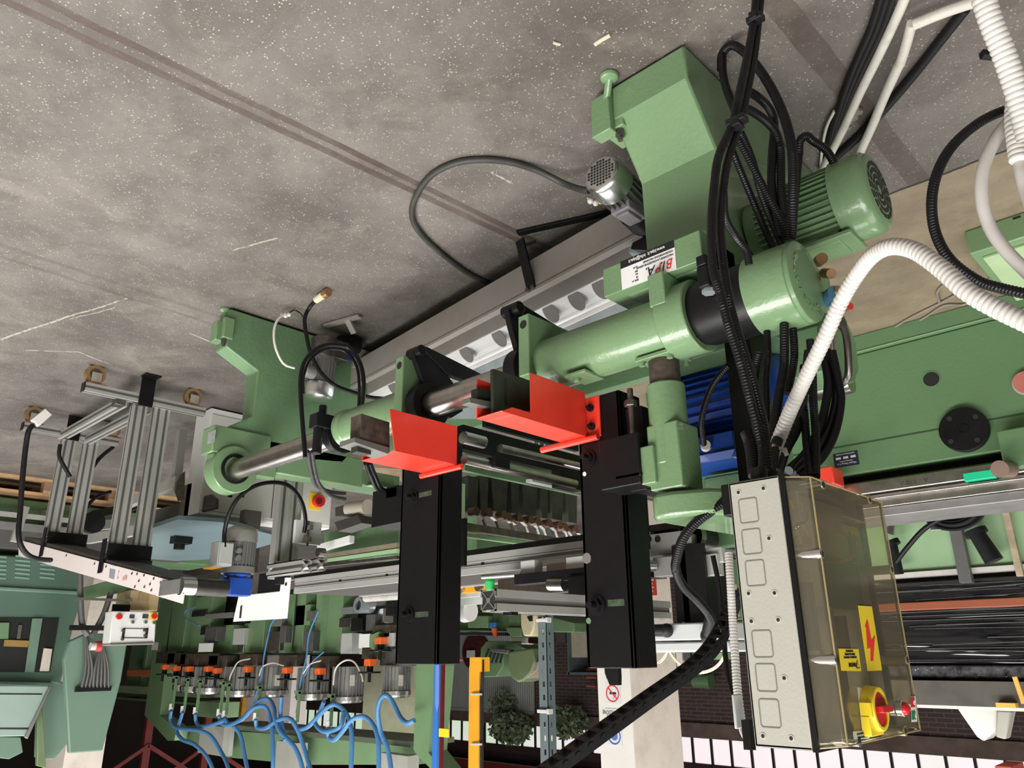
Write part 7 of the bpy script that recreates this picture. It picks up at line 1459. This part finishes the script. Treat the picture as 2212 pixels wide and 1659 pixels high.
t = MB(); t.box(c.x-rr_*.55, c.x+rr_*.45, YS-.0006, YS-.0001, c.z-rr_*.14, c.z+rr_*.10); t.build('cigarette', INK, s1_, smooth=0)
t = MB(); t.tube([(c.x-rr_*.45, YS-.0006, c.z+rr_*.16), (c.x-rr_*.5, YS-.0006, c.z+rr_*.4), (c.x-rr_*.2, YS-.0006, c.z+rr_*.45), (c.x-rr_*.15, YS-.0006, c.z+rr_*.65)], rr_*.05, 6, step=.01); t.build('smoke_mark', mat('grey_ink', (.30, .30, .30), .6), s1_)
c = at(1325, 1462, Y=YS); text('lettering', 'VIETATO', s1_, (c.x, YS, c.z), .048, INK, '-Y', .85); c = at(1325, 1452, Y=YS); text('lettering', 'FUMARE', s1_, (c.x, YS, c.z), .048, INK, '-Y', .85)
s2_ = sign(1307, 1530, 1345, 1612, 'white helmet sign with a blue circle on the pillar, above the no-smoking sign')
for k, s in enumerate(('OBBLIGATORIO', 'IL CASCO', 'DI PROTEZIONE')): c = at(1325, 1558-9.5*k, Y=YS); text('lettering', s, s2_, (c.x, YS, c.z), .046, INK, '-Y', .72)
c = at(1327, 1590, Y=YS); t = MB(); t.cyl((c.x, YS, c.z), (c.x, YS-.001, c.z), rr_*.95, hollow=rr_*.80, seg=40, m=INKB); t.cyl((c.x, YS, c.z), (c.x, YS-.0008, c.z), rr_*.5, m=mat('blue_helmet', (.10, .16, .45), .5)); t.build('blue_circle', INKB, s2_, smooth=0)
# items on the back wall
t = MB2(mat('grey_corrugated', (.17, .165, .175), .5, .3, .05, 3)); a = at(963, 1400, Y=13.9); b = at(1150, 1400, Y=13.9); zt3 = at(1050, 1532, Y=13.9).z
n = 44
for k in range(n):
    x0 = a.x+(b.x-a.x)*k/n; x1 = a.x+(b.x-a.x)*(k+.6)/n; t.box(x0, x1, 13.86, 13.9, 0, zt3)
t.box(a.x, b.x, 13.9, 13.95, 0, zt3); t.box(a.x, b.x, 13.84, 13.96, zt3, zt3+.06, m=GREYP); tag(t.build('corrugated_sheet', GREYS, smooth=0), 'grey corrugated sheet door on the brick back wall', 'door sheet')
t = MB(); c = at(1030, 1408, Y=13.8); t.cyl((c.x, 13.85, c.z), (c.x, 13.7, c.z), .42, seg=30); tag(t.build('fan_grille', mat('dark_red_grille', (.07, .015, .012), .6, 0, .6, 20)), 'dark red round grille on the grey corrugated sheet', 'fan')
t = MB(); t.bY(1008, 1405, 1023, 1421, 13.6, .05); tag(t.build('wall_notice', GREYL), 'small pale notice beside the dark red round grille', 'notice')
t = MB(); t.bY(1228, 1360, 1290, 1420, 13.4, .6, mat('switchboard_beige', (.42, .38, .28), .6)); t.bY(1224, 1360, 1230, 1458, 13.3, .7, GREYBL); t.bY(1224, 1452, 1290, 1458, 13.3, .7, GREYBL); t.bY(1202, 1366, 1222, 1388, 13.4, .6, MOTD)
tag(t.build('switchboard', GREYP, smooth=0), 'beige wall switchboard with grey frame beside the slotted post', 'switchboard')
for i, py in enumerate((1445, 1462, 1481)):
    t = MB(); t.bY(1266, py, 1286, py+4, 13.5, .5); tag(t.build('red_shelf', mat('orange_red_shelf', (.42, .08, .04), .6)), ['lowest', 'middle', 'highest'][i]+' small orange-red shelf on the back wall left of the pillar', 'shelf')
t = MB(); c = at(1500, 1472, Y=13.6); t.cyl(c, c+Vector((-.25, 0, 0)), .12, m=GREEN2); t.cyl(c+Vector((-.25, 0, 0)), c+Vector((-.36, 0, 0)), .13, m=GREEN2); t.box(c.x-.2, c.x-.1, 13.55, 14.0, c.z-.2, c.z-.1); tag(t.build('wall_motor', GREEN2), 'small green motor fixed to the brick wall right of the pillar', 'motor')
t = MB()
for (x0, y0, x1, y1, m_) in ((1460, 1410, 1475, 1440, PINKISH), (1478, 1408, 1492, 1432, MOTD), (1495, 1410, 1515, 1425, GREEN2), (1540, 1410, 1560, 1425, LGREEN)): t.bY(x0, y0, x1, y1, 8.2, .2, m_)
q = at(1500, 1410, Y=8.3); t.box(q.x, q.x+.1, 8.25, 8.35, 0, q.z)
tag(t.build('distant_machine_parts', GREEN2, smooth=0), 'distant pale and green machine parts glimpsed under the junction box', 'machine')
t = MB(); q = at(1478, 1340, Y=3.7); q2_ = at(1572, 1340, Y=3.7); t.box(q.x, q2_.x, 3.7, 3.9, 0, q.z); t.bY(1510, 1200, 1572, 1290, 3.5, .2, GREEN3); t.bY(1545, 1262, 1575, 1330, 3.3, .1, mat('rusty_cream', (.45, .38, .28), .7, 0, .2, 8)); tag(t.build('green_machine_rear', GREEN2, smooth=0), 'green machine rear between the black end plate and the enclosure', 'machine')
# green bed rails left of centre, behind the strut
gb2 = empty('bed_rails', (4.4, 3.0, 0), 'green machine bed with steel rails behind the long conveyor', 'machine bed')
t = MB(); t.prism(pxY([(700, 1150), (860, 1118), (860, 1200), (700, 1205)], 3.2), 'Y', 3.2, 3.6); t.build('green_bed', GREEN2, gb2, smooth=0)
for (x0, y0, x1, y1, w_, m_) in ((705, 1202, 862, 1178, .03, mat('tan_steel_strip', (.34, .30, .22), .4, .5)), (705, 1212, 862, 1190, .025, LGREEN), (690, 1222, 862, 1204, .02, STEELD), (690, 1185, 760, 1165, .05, GREYL)):
    t = MB(); t.bar(at(x0, y0, Y=3.1), at(x1, y1, Y=3.1), .04, w_); t.build('steel_rail', m_, gb2)
t = MB(); c = at(700, 1194, Y=3.0); t.cyl(c, c-Vector((0, .05, 0)), .03); t.build('bearing', STEELD, gb2)
t = MB(); t.bX(770, 1012, 862, 1060, 3.3, .2, GREEN2); t.bX(800, 1048, 865, 1058, 3.25, .04, LGREEN); t.build('cross_member', GREEN2, gb2, smooth=0)
t = MB(); t.prism(pxZ([(805, 1005), (868, 1008), (868, 1034), (812, 1030)], .0), 'Z', .0, .02); tag(t.build('wood_sheet', mat('worn_plywood', (.32, .24, .15), .7, 0, .25, 5)), 'worn plywood piece under the far red guard', 'plywood')
t = MB(); q = at(450, 1202, Y=4.1); t.box(q.x, q.x+.08, 4.1, 4.2, 0, q.z+.02); t.bY(400, 1200, 500, 1232, 4.0, .3, STEELD); t.bY(440, 1212, 480, 1222, 3.9, .1, YEL); t.bY(300, 1200, 420, 1216, 3.95, .1, GREYL); tag(t.build('distant_conveyor', GREYS, smooth=0), 'dim steel conveyor end with an orange sticker behind the inclined conveyor', 'conveyor')
# hanging plants in front of the window band
def plant(px, py, w_, h_, Y_, lab, seed, n=900):
    random.seed(seed); t = MB(); c = at(px, py, Y=Y_)
    s_ = (at(px+w_/2, py, Y=Y_)-c).length; hz = abs(at(px, py+h_/2, Y=Y_).z-c.z)
    for k in range(n):
        while True:
            u = Vector((random.uniform(-1, 1), random.uniform(-1, 1), random.uniform(-1, 1)))
            if u.length < 1 and random.random() < 1.15-u.length: break
        p = c+Vector((u.x*s_, u.y*.5, u.z*hz)); a = Vector((random.uniform(-1, 1), random.uniform(-1, 1), random.uniform(-1, 1))).normalized(); b = a.cross(Vector((random.random(), random.random(), random.random()))).normalized(); q = .045+.04*random.random()
        t.faces([p-a*q, p+b*q*.5, p+a*q, p-b*q*.5], [(0, 1, 2, 3)])
    o = t.build('climbing_plant', mat('dusty_leaf', (.15, .20, .11), .6, 0, .5, 3), smooth=0); return tag(o, lab, 'plant')
plant(1105, 1572, 75, 75, 13.45, 'grey-green bushy plant in front of the window band left of the slotted post', 1, 1500)
plant(1085, 1525, 22, 70, 13.45, 'thin upward strand of the climbing plant by the corrugated sheet', 2, 260)
plant(1228, 1560, 55, 80, 13.45, 'darker climbing plant between the slotted post and the pillar', 3, 1000)
# ================================================================== GROUPS OF REPEATS
G = {'corrugated_hose': 'corrugated hoses around the green machine and the enclosure', 'hydraulic_hose': 'smooth hydraulic hoses curving to the enclosure', 'blue_hose': 'blue hoses on the multi-spindle machine',
     'air_tube': 'thin air tubes in the background', 'cream_cable': 'cream cables arching over the spindle motors', 'climbing_plant': 'plants before the window band', 'black_cable': 'black cables about the machines',
     'floor_cable': 'dark cables lying on the floor at the top right', 'conduit': 'white conduits on the floor', 'wood_splinter': 'wood splinters on the floor', 'cream_wire': 'cream wires above the junction box',
     'thin_cable': 'thin grey cables on the tan floor', 'wooden_pallet': 'wooden pallets at the far left', 'red_shelf': 'orange-red shelves on the back wall', 'yellow_tag': 'yellow tags on the blue pipe',
     'gearmotor': 'small gearmotors of the conveyors', 'dark_cable': 'dark cable bundles above the tilted plate', 'hose_clip': 'black clips on the pair of hoses', 'dark_sheet_guide': 'dark brown sheet guides by the light grey cabinet',
     'terminal_block': 'small white connectors on loose wires'}
for o in bpy.data.objects:
    if o.parent is None and 'category' in o and 'group' not in o:
        g_ = G.get(o.name.split('.')[0])
        if g_: o['group'] = g_
